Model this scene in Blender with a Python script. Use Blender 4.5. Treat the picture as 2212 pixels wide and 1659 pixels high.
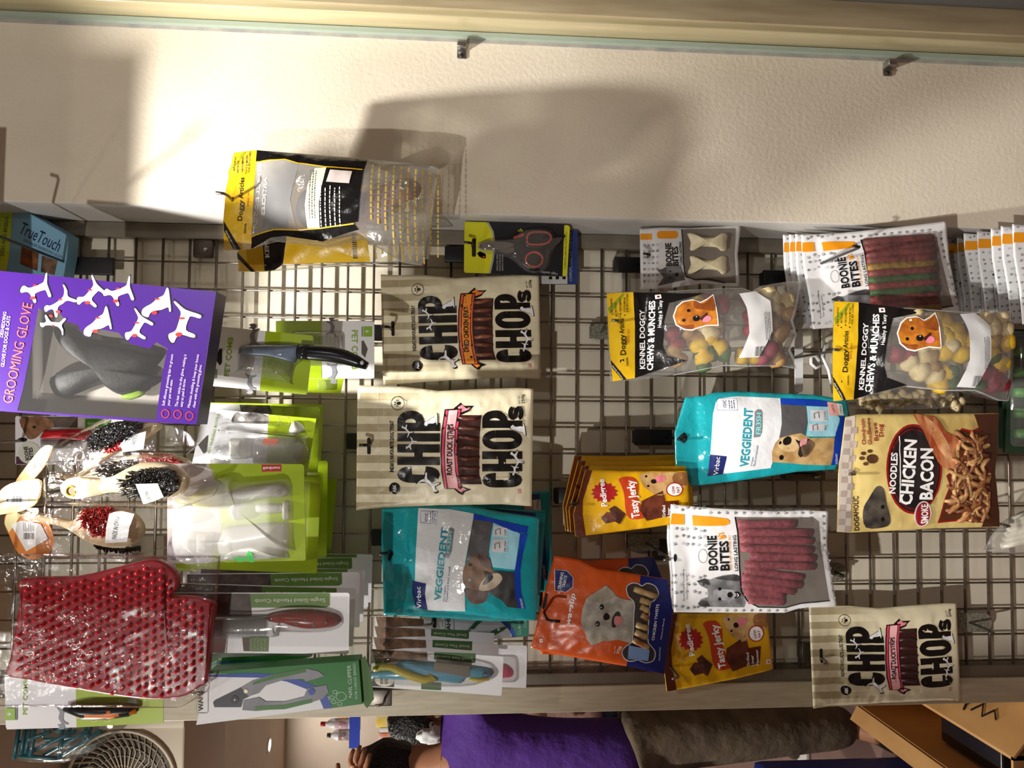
import bpy, bmesh, math, random
from mathutils import Vector, Matrix, noise
from mathutils.geometry import tessellate_polygon
random.seed(7)
sc = bpy.context.scene
for o in list(bpy.data.objects): bpy.data.objects.remove(o)
COL = sc.collection
# ------------------------------------------------------------------ camera
CAMH = 1.5; F = 1620.0; PITCH = .0746962; ROLL = .0106638; YAW = .0438106
GY = 1.41429                      # distance of the wire grid from the camera
def _basis():
    f = Vector((math.sin(YAW)*math.cos(PITCH), math.cos(YAW)*math.cos(PITCH), -math.sin(PITCH)))
    ur = f.cross(Vector((0, 0, 1))).normalized(); uu = ur.cross(f)
    c, s = math.cos(ROLL), math.sin(ROLL)
    r2 = c*ur + s*uu; u2 = -s*ur + c*uu
    return f, -u2, r2
CF, CR, CU = _basis()
C0 = Vector((0, 0, CAMH))
cam = bpy.data.objects.new('camera', bpy.data.cameras.new('camera')); COL.objects.link(cam)
m = Matrix.Identity(4)
for i in range(3):
    m[i][0] = CR[i]; m[i][1] = CU[i]; m[i][2] = -CF[i]; m[i][3] = C0[i]
cam.matrix_world = m
cam.data.sensor_width = 36; cam.data.lens = F/2212*36; cam.data.clip_start = .02
sc.camera = cam
sc.view_settings.view_transform = 'Standard'; sc.view_settings.look = 'None'
sc.view_settings.exposure = 0.08; sc.view_settings.gamma = 1; sc.view_settings.use_curve_mapping = False
# ------------------------------------------------------------------ world + ceiling lamps' light
w = bpy.data.worlds.new('world'); sc.world = w; w.use_nodes = True
w.node_tree.nodes['Background'].inputs[0].default_value = (.95, .93, 1, 1)
w.node_tree.nodes['Background'].inputs[1].default_value = .05
CEIL = 2.75
# ceiling spots aimed at the display (x, y, target xyz, power, cone degrees, blend, source radius) and plain downlights (x, y, power, disc size)
SPOTS = [(-.15, .75, (.74, 1.29, .80), 175, 70, .7, .03), (-.75, -.66, (.10, 1.42, .36), 195, 22, .45, .02), (-2.35, -2.7, (-.06, 1.2, 1.98), 300, 24, .6, .03)]
LAMPS = [(.75, -1.4, 13, .12), (-1.75, 1.55, 46, .09), (-2.26, 5.35, 7, .09), (-2.8, 3.4, 46, .09), (-.75, .3, 4.5, .12)]  # second downlight is unseen, added to brighten the two people
sc.cycles.transparent_max_bounces = 64
# ------------------------------------------------------------------ helpers
def ray(x, y): return CF + CR*((x-1106)/F) + CU*((829.5-y)/F)
def px(x, y, Y):
    d = ray(x, y); return C0 + d*(Y/d.y)
MATS = {}
def lin(c):
    def f(v):
        v /= 255.0; return v/12.92 if v <= .04045 else ((v+.055)/1.055)**2.4
    return (f(c[0]), f(c[1]), f(c[2]), 1)
def nd(nt, t, **k):
    n = nt.nodes.new(t)
    for a, v in k.items():
        if a.startswith('i_'): n.inputs[a[2:].replace('_', ' ')].default_value = v
        else: setattr(n, a, v)
    return n
def new_mat(key):
    mt = bpy.data.materials.new(key); mt.use_nodes = True; nt = mt.node_tree
    return mt, nt, nt.nodes['Principled BSDF']
def bump(nt, bs, scale, strength, dist=.001, detail=3, coord='Object'):
    tc = nd(nt, 'ShaderNodeTexCoord'); n = nd(nt, 'ShaderNodeTexNoise'); n.inputs['Scale'].default_value = scale; n.inputs['Detail'].default_value = detail
    b = nd(nt, 'ShaderNodeBump'); b.inputs['Strength'].default_value = strength; b.inputs['Distance'].default_value = dist
    nt.links.new(tc.outputs[coord], n.inputs['Vector']); nt.links.new(n.outputs['Fac'], b.inputs['Height'])
    for t in bs: nt.links.new(b.outputs['Normal'], t.inputs['Normal'])
    return tc
def mat(c, rough=.5, metal=0, spec=.5, bmp=None, c2=None, nscale=20, ndet=4, stretch=(1, 1, 1), emit=0, coat=0):
    key = f'{c}{rough}{metal}{spec}{bmp}{c2}{nscale}{ndet}{stretch}{emit}{coat}'
    if key in MATS: return MATS[key]
    mt, nt, b = new_mat('paint_%d' % len(MATS))
    b.inputs['Base Color'].default_value = lin(c); b.inputs['Roughness'].default_value = rough; b.inputs['Metallic'].default_value = metal
    b.inputs['Specular IOR Level'].default_value = spec
    if coat: b.inputs['Coat Weight'].default_value = coat; b.inputs['Coat Roughness'].default_value = .12
    if emit: b.inputs['Emission Color'].default_value = lin(c); b.inputs['Emission Strength'].default_value = emit
    if c2:
        tc = nd(nt, 'ShaderNodeTexCoord'); mp = nd(nt, 'ShaderNodeMapping'); mp.inputs['Scale'].default_value = stretch
        n = nd(nt, 'ShaderNodeTexNoise'); n.inputs['Scale'].default_value = nscale; n.inputs['Detail'].default_value = ndet
        r = nd(nt, 'ShaderNodeValToRGB'); r.color_ramp.elements[0].position = .35; r.color_ramp.elements[1].position = .65
        r.color_ramp.elements[0].color = lin(c); r.color_ramp.elements[1].color = lin(c2)
        nt.links.new(tc.outputs['Object'], mp.inputs['Vector']); nt.links.new(mp.outputs['Vector'], n.inputs['Vector'])
        nt.links.new(n.outputs['Fac'], r.inputs['Fac']); nt.links.new(r.outputs['Color'], b.inputs['Base Color'])
    if bmp: bump(nt, [b], bmp[0], bmp[1], bmp[2] if len(bmp) > 2 else .001)
    MATS[key] = mt; return mt
def film(tint=(255, 255, 255), gl=.1, rough=.07, crinkle=.5, scale=45, haze=0.0):
    key = f'film{tint}{gl}{rough}{crinkle}{scale}{haze}'
    if key in MATS: return MATS[key]
    mt, nt, b = new_mat('clear_film_%d' % len(MATS)); nt.nodes.remove(b)
    out = nt.nodes['Material Output']
    tr = nd(nt, 'ShaderNodeBsdfTransparent'); tr.inputs[0].default_value = lin(tint)
    g = nd(nt, 'ShaderNodeBsdfGlossy'); g.inputs['Roughness'].default_value = rough
    df = nd(nt, 'ShaderNodeBsdfDiffuse'); df.inputs[0].default_value = (.85, .85, .85, 1)
    lw = nd(nt, 'ShaderNodeLayerWeight'); lw.inputs['Blend'].default_value = .25
    ma = nd(nt, 'ShaderNodeMath', operation='MULTIPLY_ADD'); ma.inputs[1].default_value = .6; ma.inputs[2].default_value = gl
    mx = nd(nt, 'ShaderNodeMixShader'); mh = nd(nt, 'ShaderNodeMixShader'); mh.inputs[0].default_value = haze
    nt.links.new(lw.outputs['Fresnel'], ma.inputs[0]); nt.links.new(ma.outputs[0], mx.inputs[0])
    nt.links.new(tr.outputs[0], mh.inputs[1]); nt.links.new(df.outputs[0], mh.inputs[2])
    nt.links.new(mh.outputs[0], mx.inputs[1]); nt.links.new(g.outputs[0], mx.inputs[2]); nt.links.new(mx.outputs[0], out.inputs[0])
    if crinkle: bump(nt, [g, lw], scale, crinkle, .004, 4)
    MATS[key] = mt; return mt
def tag(o, label=None, cat=None, group=None, kind=None):
    if label: o['label'] = label
    if cat: o['category'] = cat
    if group: o['group'] = group
    if kind: o['kind'] = kind
    return o
def link(name, me, mt=None, parent=None, smooth=False):
    o = bpy.data.objects.new(name, me); COL.objects.link(o)
    for x in (mt if isinstance(mt, (list, tuple)) else [mt] if mt else []): me.materials.append(x)
    if parent: o.parent = parent
    if smooth and len(me.polygons): me.polygons.foreach_set('use_smooth', [True]*len(me.polygons))
    return o
def pyd(name, v, f, mt=None, parent=None, smooth=False):
    me = bpy.data.meshes.new(name); me.from_pydata([tuple(p) for p in v], [], f); me.update()
    return link(name, me, mt, parent, smooth)
def empty(name, loc=(0, 0, 0), mtx=None):
    o = bpy.data.objects.new(name, None); COL.objects.link(o); o.empty_display_size = .02
    if mtx is not None: o.matrix_world = mtx
    else: o.location = loc
    return o
def boxv(a, b):
    (x0, y0, z0), (x1, y1, z1) = a, b
    return ([(x0, y0, z0), (x1, y0, z0), (x1, y1, z0), (x0, y1, z0), (x0, y0, z1), (x1, y0, z1), (x1, y1, z1), (x0, y1, z1)],
            [(0, 3, 2, 1), (4, 5, 6, 7), (0, 1, 5, 4), (1, 2, 6, 5), (2, 3, 7, 6), (3, 0, 4, 7)])
def box(name, a, b, mt, parent=None, bev=0, mtx=None):
    v, f = boxv(a, b); bm = bmesh.new()
    vs = [bm.verts.new(p) for p in v]
    for q in f: bm.faces.new([vs[i] for i in q])
    if bev: bmesh.ops.bevel(bm, geom=bm.edges[:], offset=bev, segments=2, affect='EDGES', profile=.6)
    if mtx is not None: bm.transform(mtx)
    me = bpy.data.meshes.new(name); bm.to_mesh(me); bm.free()
    return link(name, me, mt, parent, bool(bev))
def tubev(pts, r, n=8, cap=True):
    """tube along a list of points; r number or list"""
    pts = [Vector(p) for p in pts]; V = []; Fc = []; k = len(pts)
    rs = r if isinstance(r, (list, tuple)) else [r]*k
    t0 = (pts[1]-pts[0]).normalized(); ref = Vector((0, 0, 1)) if abs(t0.z) < .9 else Vector((1, 0, 0))
    u = t0.cross(ref).normalized()
    for i in range(k):
        t = (pts[min(i+1, k-1)]-pts[max(i-1, 0)]).normalized()
        u = (u - t*u.dot(t)).normalized(); w_ = t.cross(u)
        for j in range(n):
            a = 2*math.pi*j/n; V.append(pts[i] + (u*math.cos(a)+w_*math.sin(a))*rs[i])
    for i in range(k-1):
        for j in range(n):
            Fc.append((i*n+j, i*n+(j+1) % n, (i+1)*n+(j+1) % n, (i+1)*n+j))
    if cap: Fc.append(tuple(range(n))[::-1]); Fc.append(tuple((k-1)*n+j for j in range(n)))
    return V, Fc
def tube(name, pts, r, mt, parent=None, n=8):
    v, f = tubev(pts, r, n); return pyd(name, v, f, mt, parent, True)
def cat_smooth(pts, n=5, closed=True):
    """Catmull-Rom"""
    P = [Vector(p) for p in pts]; k = len(P); out = []
    for i in range(k if closed else k-1):
        if closed: a, b, c, d = P[i-1], P[i], P[(i+1) % k], P[(i+2) % k]
        else: a, b, c, d = P[max(i-1, 0)], P[i], P[i+1], P[min(i+2, k-1)]
        for j in range(n):
            t = j/n
            out.append(.5*((2*b)+(c-a)*t+(2*a-5*b+4*c-d)*t*t+(3*b-a-3*c+d)*t**3))
    if not closed: out.append(P[-1])
    return [tuple(p) for p in out]
sm = cat_smooth
def ell(cx, cy, rx, ry=None, n=18, rot=0):
    ry = ry or rx; c, s = math.cos(rot), math.sin(rot)
    return [(cx+rx*math.cos(t)*c-ry*math.sin(t)*s, cy+rx*math.cos(t)*s+ry*math.sin(t)*c) for t in [2*math.pi*i/n for i in range(n)]]
def rect(x0, y0, x1, y1): return [(x0, y0), (x1, y0), (x1, y1), (x0, y1)]
def rrect(x0, y0, x1, y1, r, n=4):
    out = []
    for cx, cy, a0 in ((x1-r, y1-r, 0), (x0+r, y1-r, 90), (x0+r, y0+r, 180), (x1-r, y0+r, 270)):
        for i in range(n+1):
            a = math.radians(a0+90*i/n); out.append((cx+r*math.cos(a), cy+r*math.sin(a)))
    return out
def lathe(prof, n=20):
    """profile [(r,z)] -> verts, faces about z"""
    V = []; Fc = []
    for r, z in prof:
        for j in range(n):
            a = 2*math.pi*j/n; V.append((r*math.cos(a), r*math.sin(a), z))
    for i in range(len(prof)-1):
        for j in range(n): Fc.append((i*n+j, i*n+(j+1) % n, (i+1)*n+(j+1) % n, (i+1)*n+j))
    Fc.append(tuple(range(n))[::-1]); Fc.append(tuple((len(prof)-1)*n+j for j in range(n)))
    return V, Fc
# ------------------------------------------------------------------ text outlines (built-in font)
_TXT = {}
def text_mesh(s, bold=0.0):
    k = (s, bold)
    if k in _TXT: return _TXT[k]
    cu = bpy.data.curves.new('t', 'FONT'); cu.body = s; cu.size = 1; cu.resolution_u = 2; cu.offset = bold; cu.fill_mode = 'FRONT'
    ob = bpy.data.objects.new('t', cu); COL.objects.link(ob)
    me = bpy.data.meshes.new_from_object(ob.evaluated_get(bpy.context.evaluated_depsgraph_get()))
    v = [(p.co.x, p.co.y) for p in me.vertices]; f = [tuple(p.vertices) for p in me.polygons]
    bpy.data.objects.remove(ob); bpy.data.curves.remove(cu); bpy.data.meshes.remove(me)
    _TXT[k] = (v, f); return v, f
CAP = .729
# block letters as thick strokes in a unit box (x right, y up)
_arc = lambda cx, cy, rx, ry, a0, a1, n=10: [(cx+rx*math.cos(math.radians(a0+(a1-a0)*i/n)), cy+ry*math.sin(math.radians(a0+(a1-a0)*i/n))) for i in range(n+1)]
BLK = {'C': [[(1, .72)]+_arc(.5, .7, .5, .3, 0, 180)+_arc(.5, .3, .5, .3, 180, 360)+[(1, .28)]],
       'H': [[(0, 0), (0, 1)], [(1, 0), (1, 1)], [(0, .5), (1, .5)]], 'I': [[(.5, 0), (.5, 1)]],
       'P': [[(0, 0), (0, 1)], [(0, 1), (.45, 1)]+_arc(.45, .73, .55, .27, 90, -90)+[(0, .46)]],
       'O': [_arc(.5, .7, .5, .3, 0, 180)+_arc(.5, .3, .5, .3, 180, 360)+[(1, .7)]],
       'S': [[(1, .8)]+_arc(.5, .76, .5, .24, 10, 180, 8)+[(.12, .58), (.88, .42)]+_arc(.5, .24, .5, .24, 0, -180, 8)]}
# ------------------------------------------------------------------ a product's plane
class Sheet:
    """plane of one thing: design points are given as photo pixels (optionally of a crop), turned once into
    real size on the thing's own plane at its own distance; every part is a mesh in that local frame
    (x right, z up, y away from the viewer)"""
    def __init__(s, name, top, bot, Yt, Yb=None, yaw=0, crop=None, root=True):
        Yb = Yt if Yb is None else Yb; s.crop = crop
        if crop: top = s.cv(*top); bot = s.cv(*bot)
        s.O = px(top[0], top[1], Yt); B = px(bot[0], bot[1], Yb); s.H = (B-s.O).length
        s.v = (B-s.O).normalized(); h = Vector((math.cos(yaw), math.sin(yaw), 0)); s.h = (h-s.v*h.dot(s.v)).normalized()
        s.n = s.v.cross(s.h)
        s.M = Matrix.Identity(4)
        for i in range(3): s.M[i][0] = s.h[i]; s.M[i][1] = -s.n[i]; s.M[i][2] = -s.v[i]; s.M[i][3] = s.O[i]
        s.root = empty(name, mtx=s.M) if root else None
        s.T = None; s.ref = None; s.sub = .007; s.par = None
    def cv(s, x, y): return (s.crop[0]+x*s.crop[2], s.crop[1]+y*s.crop[2])
    def L(s, x, y):
        if s.ref:
            R, sx, sz = s.ref; a, c = R.L(x, y); return (a*sx, c*sz)
        if s.crop: x, y = s.cv(x, y)
        d = ray(x, y); t = (s.O-C0).dot(s.n)/d.dot(s.n); p = C0+d*t-s.O
        return (p.dot(s.h), -p.dot(s.v))
    def LL(s, pts): return [s.L(*p) for p in pts]
    def t(s, a, c): return s.T(a, c) if s.T else 0.0
    def W(s, x, y, off=0.0):
        a, c = s.L(x, y); return s.M @ Vector((a, -off-s.t(a, c), c))
    # --- flat printed pieces following the surface
    def _add(s, bm, pts2, lift, mi, tris=None):
        if tris is None:
            tris = tessellate_polygon([[Vector((p[0], p[1], 0)) for p in pts2]])
        vs = [bm.verts.new((p[0], -lift, p[1])) for p in pts2]; fs = []
        for t in tris:
            try:
                f = bm.faces.new([vs[i] for i in t]); f.material_index = mi; fs.append(f)
            except ValueError: pass
        return fs
    def _fin(s, bm, name, mts, parent, label=None):
        bmesh.ops.remove_doubles(bm, verts=bm.verts[:], dist=1e-6)
        if s.T and bm.verts:
            xs = [v.co.x for v in bm.verts]; zs = [v.co.z for v in bm.verts]; st = s.sub
            for ax, lo, hi in ((0, min(xs), max(xs)), (2, min(zs), max(zs))):
                k = math.ceil(lo/st)
                while k*st < hi:
                    co = [0, 0, 0]; co[ax] = k*st; no = [0, 0, 0]; no[ax] = 1
                    bmesh.ops.bisect_plane(bm, geom=bm.verts[:]+bm.edges[:]+bm.faces[:], plane_co=co, plane_no=no, dist=1e-6); k += 1
            for v in bm.verts: v.co.y -= s.T(v.co.x, v.co.z)
        bm.normal_update()
        for f in bm.faces:
            if f.normal.y > 0: f.normal_flip()
        me = bpy.data.meshes.new(name); bm.to_mesh(me); bm.free()
        o = link(name, me, mts, parent or s.par or s.root, bool(s.T))
        if label: o['label'] = label
        return o
    def poly(s, name, pts, mt, lift=.0006, parent=None, label=None, raw=False):
        bm = bmesh.new(); s._add(bm, pts if raw else s.LL(pts), lift, 0); return s._fin(bm, name, mt, parent, label)
    def multi(s, name, items, parent=None, label=None, lift=.0006, raw=False):
        """items: (pts, material[, lift]) -> one picture mesh with several inks"""
        bm = bmesh.new(); ms = []
        for k, it in enumerate(items):
            if it[1] not in ms: ms.append(it[1])
            s._add(bm, it[0] if raw else s.LL(it[0]), it[2] if len(it) > 2 else lift+k*.00012, ms.index(it[1]))
        return s._fin(bm, name, ms, parent, label)
    def text(s, st, p0, p1, h, mt, lift=.0012, bold=0.0, parent=None, name='lettering', shear=0):
        v, f = text_mesh(st, bold)
        if not v: return
        x0 = min(p[0] for p in v); x1 = max(p[0] for p in v)
        dx, dy = p1[0]-p0[0], p1[1]-p0[1]; ln = math.hypot(dx, dy); up = (dy/ln, -dx/ln)
        pts = []
        for x, y in v:
            t = (x+shear*y-x0)/(x1-x0); q = h*y/CAP
            pts.append(s.L(p0[0]+dx*t+up[0]*q, p0[1]+dy*t+up[1]*q))
        bm = bmesh.new(); s._add(bm, pts, lift, 0, f); return s._fin(bm, name, mt, parent)
    def lines(s, paths, wd, mt, lift=.0009, parent=None, name='line_print', closed=False, label=None):
        bm = bmesh.new()
        for pts in paths:
            P = [Vector(p) for p in pts]; k = len(P); Lf = []; Rt = []
            for i in range(k):
                if closed: a, b = P[i-1], P[(i+1) % k]
                else: a, b = P[max(i-1, 0)], P[min(i+1, k-1)]
                t = (b-a).normalized(); n = Vector((-t.y, t.x))*wd/2
                Lf.append(s.L(*(P[i]+n))); Rt.append(s.L(*(P[i]-n)))
            rng = range(k if closed else k-1)
            vs = Lf+Rt
            s._add(bm, vs, lift, 0, [(i, (i+1) % k, k+(i+1) % k, k+i) for i in rng])
        return s._fin(bm, name, mt, parent, label)
    def block(s, word, spec, base, top, wd, mt, lift=.001, parent=None, name='lettering'):
        """heavy stroke letters; spec = [(y_left, y_right)] photo rows of each letter, base/top photo columns"""
        paths = []
        for ch, (yl, yr) in zip(word, spec):
            b, tp = (base, top) if not isinstance(base, list) else (base[len(paths) and 0], top)
            for st in BLK[ch]:
                paths.append([(base+(top-base)*(wd/2/abs(top-base)+q*(1-wd/abs(top-base))), yl+(yr-yl)*(wd/2/max(abs(yr-yl), 1e-6)+p*(1-wd/max(abs(yr-yl), 1e-6)))) for p, q in st])
                if st in (BLK['H'][0], BLK['H'][1], BLK['I'][0], BLK['P'][0]):
                    a, b2 = paths[-1]; paths[-1] = [(base, a[1]), (top, b2[1])]
        return s.lines(paths, wd, mt, lift, parent, name)
    # --- solid pieces
    def slab(s, name, pts, th, mt, off=0.0, parent=None, raw=False, bev=0, label=None, smooth=False):
        """plate with outline pts, front face at off (towards viewer), thickness th backwards"""
        P = pts if raw else s.LL(pts); bm = bmesh.new()
        tris = tessellate_polygon([[Vector((p[0], p[1], 0)) for p in P]]); n = len(P)
        A = [bm.verts.new((p[0], -off, p[1])) for p in P]; B = [bm.verts.new((p[0], -off+th, p[1])) for p in P]
        for t in tris:
            for V in (A, B):
                try: bm.faces.new([V[i] for i in t])
                except ValueError: pass
        for i in range(n): bm.faces.new((A[i], A[(i+1) % n], B[(i+1) % n], B[i]))
        bmesh.ops.recalc_face_normals(bm, faces=bm.faces[:])
        if bev:
            es = [e for e in bm.edges if len(e.link_faces) == 2 and e.calc_face_angle(0) > .6]
            bmesh.ops.bevel(bm, geom=es, offset=bev, segments=2, affect='EDGES', profile=.6)
        me = bpy.data.meshes.new(name); bm.to_mesh(me); bm.free()
        o = link(name, me, mt, parent or s.par or s.root, smooth)
        if label: o['label'] = label
        return o
    def dome(s, name, pts, hgt, mt, off=0.0, parent=None, rings=5, power=.5, raw=False, label=None, flat=0.0):
        """puffed body standing on the outline pts, rising hgt towards the viewer"""
        P = pts if raw else s.LL(pts); n = len(P); cx = sum(p[0] for p in P)/n; cz = sum(p[1] for p in P)/n
        V = []; Fc = []
        for r in range(rings):
            k = r/rings*(1-flat); q = r/rings
            for p in P: V.append((p[0]+(cx-p[0])*k, -off-hgt*(1-(1-q)**2)**power, p[1]+(cz-p[1])*k))
        V.append((cx, -off-hgt, cz))
        for r in range(rings-1):
            for i in range(n): Fc.append((r*n+i, r*n+(i+1) % n, (r+1)*n+(i+1) % n, (r+1)*n+i))
        for i in range(n): Fc.append(((rings-1)*n+i, (rings-1)*n+(i+1) % n, len(V)-1))
        if name != 'blister': Fc.append(tuple(range(n))[::-1])
        o = pyd(name, V, Fc, mt, parent or s.par or s.root, True)
        bm = bmesh.new(); bm.from_mesh(o.data); bmesh.ops.recalc_face_normals(bm, faces=bm.faces[:]); bm.to_mesh(o.data); bm.free()
        if label: o['label'] = label
        return o
    def rod(s, name, pts, r, mt, off=0.0, parent=None, n=8, raw=False, label=None):
        P = pts if raw else [s.L(p[0], p[1]) for p in pts]
        offs = [p[2] if len(p) > 2 else off for p in pts]
        v, f = tubev([(a[0], -o_-(0 if raw else s.t(*a)), a[1]) for a, o_ in zip(P, offs)], r, n)
        o = pyd(name, v, f, mt, parent or s.par or s.root, True)
        if label: o['label'] = label
        return o
    # --- bag shell: Coons patch between four edges (photo pixels); front + back
    def bag(s, name, left, right, top, bottom, mt, depth=.012, wr=.0015, seed=0, flat=.12, res=.005, pu=.6, pv=.6, back=.5, label=None, wf=22, foot=0.0, parent=None):
        """left/right listed top->bottom, top/bottom listed left->right (upright sense)"""
        Ls, Rs, Ts, Bs = (s.LL(q) for q in (left, right, top, bottom))
        al = Ls+Rs+Ts+Bs
        x0 = min(p[0] for p in al); x1 = max(p[0] for p in al); z0 = min(p[1] for p in al); z1 = max(p[1] for p in al)
        off = Vector((seed*3.1, seed*1.7, seed*.9))
        def T(a, c):
            u = min(max((a-x0)/(x1-x0), 0), 1); v = min(max((z1-c)/(z1-z0), 0), 1)
            e = (4*u*(1-u))**pu
            vv = min(max((v-flat)/(1-flat), 0), 1); g = (4*vv*(1-vv)+foot*vv*(1-vv)*vv*4)**pv if 0 < vv < 1 else 0
            env = min(1, u*14, (1-u)*14, v*20, (1-v)*20)
            q = Vector((a*wf, c*wf, 0))+off
            n1 = noise.noise(q); n2 = 1-2*abs(noise.noise(q*1.9+Vector((5, 2, 1)))); 
            return depth*e*g + wr*max(env, 0)*(n1+.7*n2+.35*noise.noise(q*4.3))*(.35+.65*min(1, (1.6-e)*1.2))
        s.T = T; s.box = (x0, x1, z0, z1)
        def rs(P, k):
            d = [0]
            for i in range(len(P)-1): d.append(d[-1]+math.hypot(P[i+1][0]-P[i][0], P[i+1][1]-P[i][1]))
            out = []
            for i in range(k+1):
                t = d[-1]*i/k; j = 0
                while j < len(d)-2 and d[j+1] < t: j += 1
                q = (t-d[j])/max(d[j+1]-d[j], 1e-9); out.append((P[j][0]+(P[j+1][0]-P[j][0])*q, P[j][1]+(P[j+1][1]-P[j][1])*q))
            return out
        nu = max(8, int((x1-x0)/res)); nv = max(8, int((z1-z0)/res))
        Lr, Rr, Tr, Br = rs(Ls, nv), rs(Rs, nv), rs(Ts, nu), rs(Bs, nu)
        V = []; Fc = []
        for sd in (0, 1):
            for j in range(nv+1):
                v = j/nv
                for i in range(nu+1):
                    u = i/nu; q = []
                    for k in (0, 1):
                        q.append((1-u)*Lr[j][k]+u*Rr[j][k]+(1-v)*Tr[i][k]+v*Br[i][k]-((1-u)*(1-v)*Tr[0][k]+u*(1-v)*Tr[-1][k]+(1-u)*v*Br[0][k]+u*v*Br[-1][k]))
                    t = T(*q); V.append((q[0], -t if sd == 0 else max(.0008, back*abs(t)), q[1]))
            b = sd*(nu+1)*(nv+1)
            for j in range(nv):
                for i in range(nu):
                    a = b+j*(nu+1)+i; f = (a, a+nu+1, a+nu+2, a+1); Fc.append(f if sd == 0 else f[::-1])
        b = (nu+1)*(nv+1)
        ring = [i for i in range(nu+1)]+[j*(nu+1)+nu for j in range(1, nv+1)]+[nv*(nu+1)+i for i in range(nu-1, -1, -1)]+[j*(nu+1) for j in range(nv-1, 0, -1)]
        for k in range(len(ring)):
            p, q = ring[k], ring[(k+1) % len(ring)]; Fc.append((p, q, b+q, b+p))
        o = pyd(name, V, Fc, mt, parent or s.root, True)
        if label: o['label'] = label
        return o
def pts_tri(x, y, r, rot=0, k=3): return [(x+r*math.cos(rot+2*math.pi*i/k), y+r*math.sin(rot+2*math.pi*i/k)) for i in range(k)]
def paw(x, y, r, up=(-1, 0)):
    """paw print outlines centred x,y; up = direction of the toes in the photo"""
    ux, uy = up; sx, sy = -uy, ux; o = [ell(x-ux*r*.25, y-uy*r*.25, r*.5, r*.42, 10)]
    for a, b in ((-.62, .15), (-.24, .62), (.24, .62), (.62, .15)):
        o.append(ell(x+ux*r*b+sx*r*a, y+uy*r*b+sy*r*a, r*.22, r*.17, 8))
    return o
BLACK = mat((14, 13, 14), .35); WHITE = mat((238, 238, 238), .4); STEEL = mat((150, 148, 145), .28, .9)
DARK = mat((20, 19, 20), .5); RED = mat((190, 30, 34), .4)
HOLE = mat((12, 12, 12), .8)
VPX, VPY = 985.0, 900.0
def _vp():
    d = Vector((0, 1, 0)); z = d.dot(CF); return 1106+F*d.dot(CR)/z, 829.5-F*d.dot(CU)/z
VPX, VPY = _vp()
def hook(label, at, Y, tipY, style='black', plate=None, up=.014, plw=.03, rest=0.0):
    """grid hook: plate clipped on the wires, straight arm towards the viewer, tip bent up.
    at = photo pixel where the arm passes depth Y"""
    P = px(at[0], at[1], Y); X, Z = P.x, P.z
    t = empty('grid_hook', (X, GY-.004, Z))
    wm = {'black': mat((16, 17, 22), .3), 'steel': mat((140, 134, 125), .3, .9), 'hammer': mat((120, 118, 112), .3, .9)}[style]
    pm = {'black': mat((14, 15, 22), .45), 'steel': mat((105, 100, 95), .35, .85), 'hammer': mat((105, 104, 92), .5, .3, c2=(150, 148, 132), nscale=260)}[style]
    h0, h1 = plate or (.055, .02)   # above / below the arm
    if style == 'hammer':
        s0 = [(-plw/2, -h1), (plw/2, -h1), (plw/2, h0), (-plw/2, h0)]
        pts = rrect(-plw/2, -h1, plw/2, h0, plw*.45, 5)
        bm = bmesh.new(); A = [bm.verts.new((p[0], -.009, p[1])) for p in pts]; f = bm.faces.new(A)
        r = bmesh.ops.extrude_face_region(bm, geom=[f]); bmesh.ops.translate(bm, vec=(0, .004, 0), verts=[v for v in r['geom'] if isinstance(v, bmesh.types.BMVert)])
        bmesh.ops.recalc_face_normals(bm, faces=bm.faces[:]); me = bpy.data.meshes.new('plate'); bm.to_mesh(me); bm.free(); link('plate', me, pm, t)
    else:
        box('plate', (-plw/2, -.014, -h1), (plw/2, -.005, h0), pm, t, .002)
    box('clip', (-plw/2+.003, -.006, h0-.006), (plw/2-.003, .010, h0), pm, t, .001)
    tl = GY-.004-tipY
    arm = [(0, -.008, 0), (0, -tl+.012, 0), (0, -tl+.004, up*.2), (0, -tl, up)]
    tube('arm', arm, .0024, wm, t, 8)
    tag(t, label, 'hook', 'hooks clipped on the wire grid')
    return t
# ------------------------------------------------------------------ the place: walls, niche, grid
def wall_mat(c, c2, key, bs=160, bst=.12):
    mt, nt, b = new_mat(key); b.inputs['Roughness'].default_value = .6
    tc = bump(nt, [b], bs, bst, .002, 4)
    n = nd(nt, 'ShaderNodeTexNoise'); n.inputs['Scale'].default_value = 5; n.inputs['Detail'].default_value = 6
    r = nd(nt, 'ShaderNodeValToRGB'); r.color_ramp.elements[0].color = lin(c); r.color_ramp.elements[1].color = lin(c2)
    r.color_ramp.elements[0].position = .4; r.color_ramp.elements[1].position = .66
    nt.links.new(tc.outputs['Object'], n.inputs['Vector']); nt.links.new(n.outputs['Fac'], r.inputs['Fac']); nt.links.new(r.outputs['Color'], b.inputs['Base Color'])
    return mt
CREAM = wall_mat((222, 212, 194), (214, 203, 184), 'cream_wall_paint', 130, .35)
BACKW = wall_mat((216, 208, 190), (204, 196, 178), 'niche_back_paint', 120, .06)
GREYW = wall_mat((214, 212, 208), (196, 193, 188), 'return_paint', 90, .1)
ROOMW = wall_mat((206, 190, 172), (200, 184, 166), 'room_wall_paint', 60, .03)
WOODP = mat((206, 196, 172), .45, c2=(190, 180, 155), nscale=14, ndet=6, stretch=(12, 12, 1.2), bmp=(40, .1))
BARM = mat((128, 120, 106), .45, .15, c2=(112, 104, 92), nscale=18, bmp=(60, .1))
WY = 1.292                     # face of the cream wall
XR = px(1100, 463, WY).x       # right edge of the niche
XL = px(1350, 1474, GY).x      # left side board of the niche
XT = px(1100, 92, WY).x        # where the door jamb meets the wall
S_ = lambda o: tag(o, kind='structure')
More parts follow.
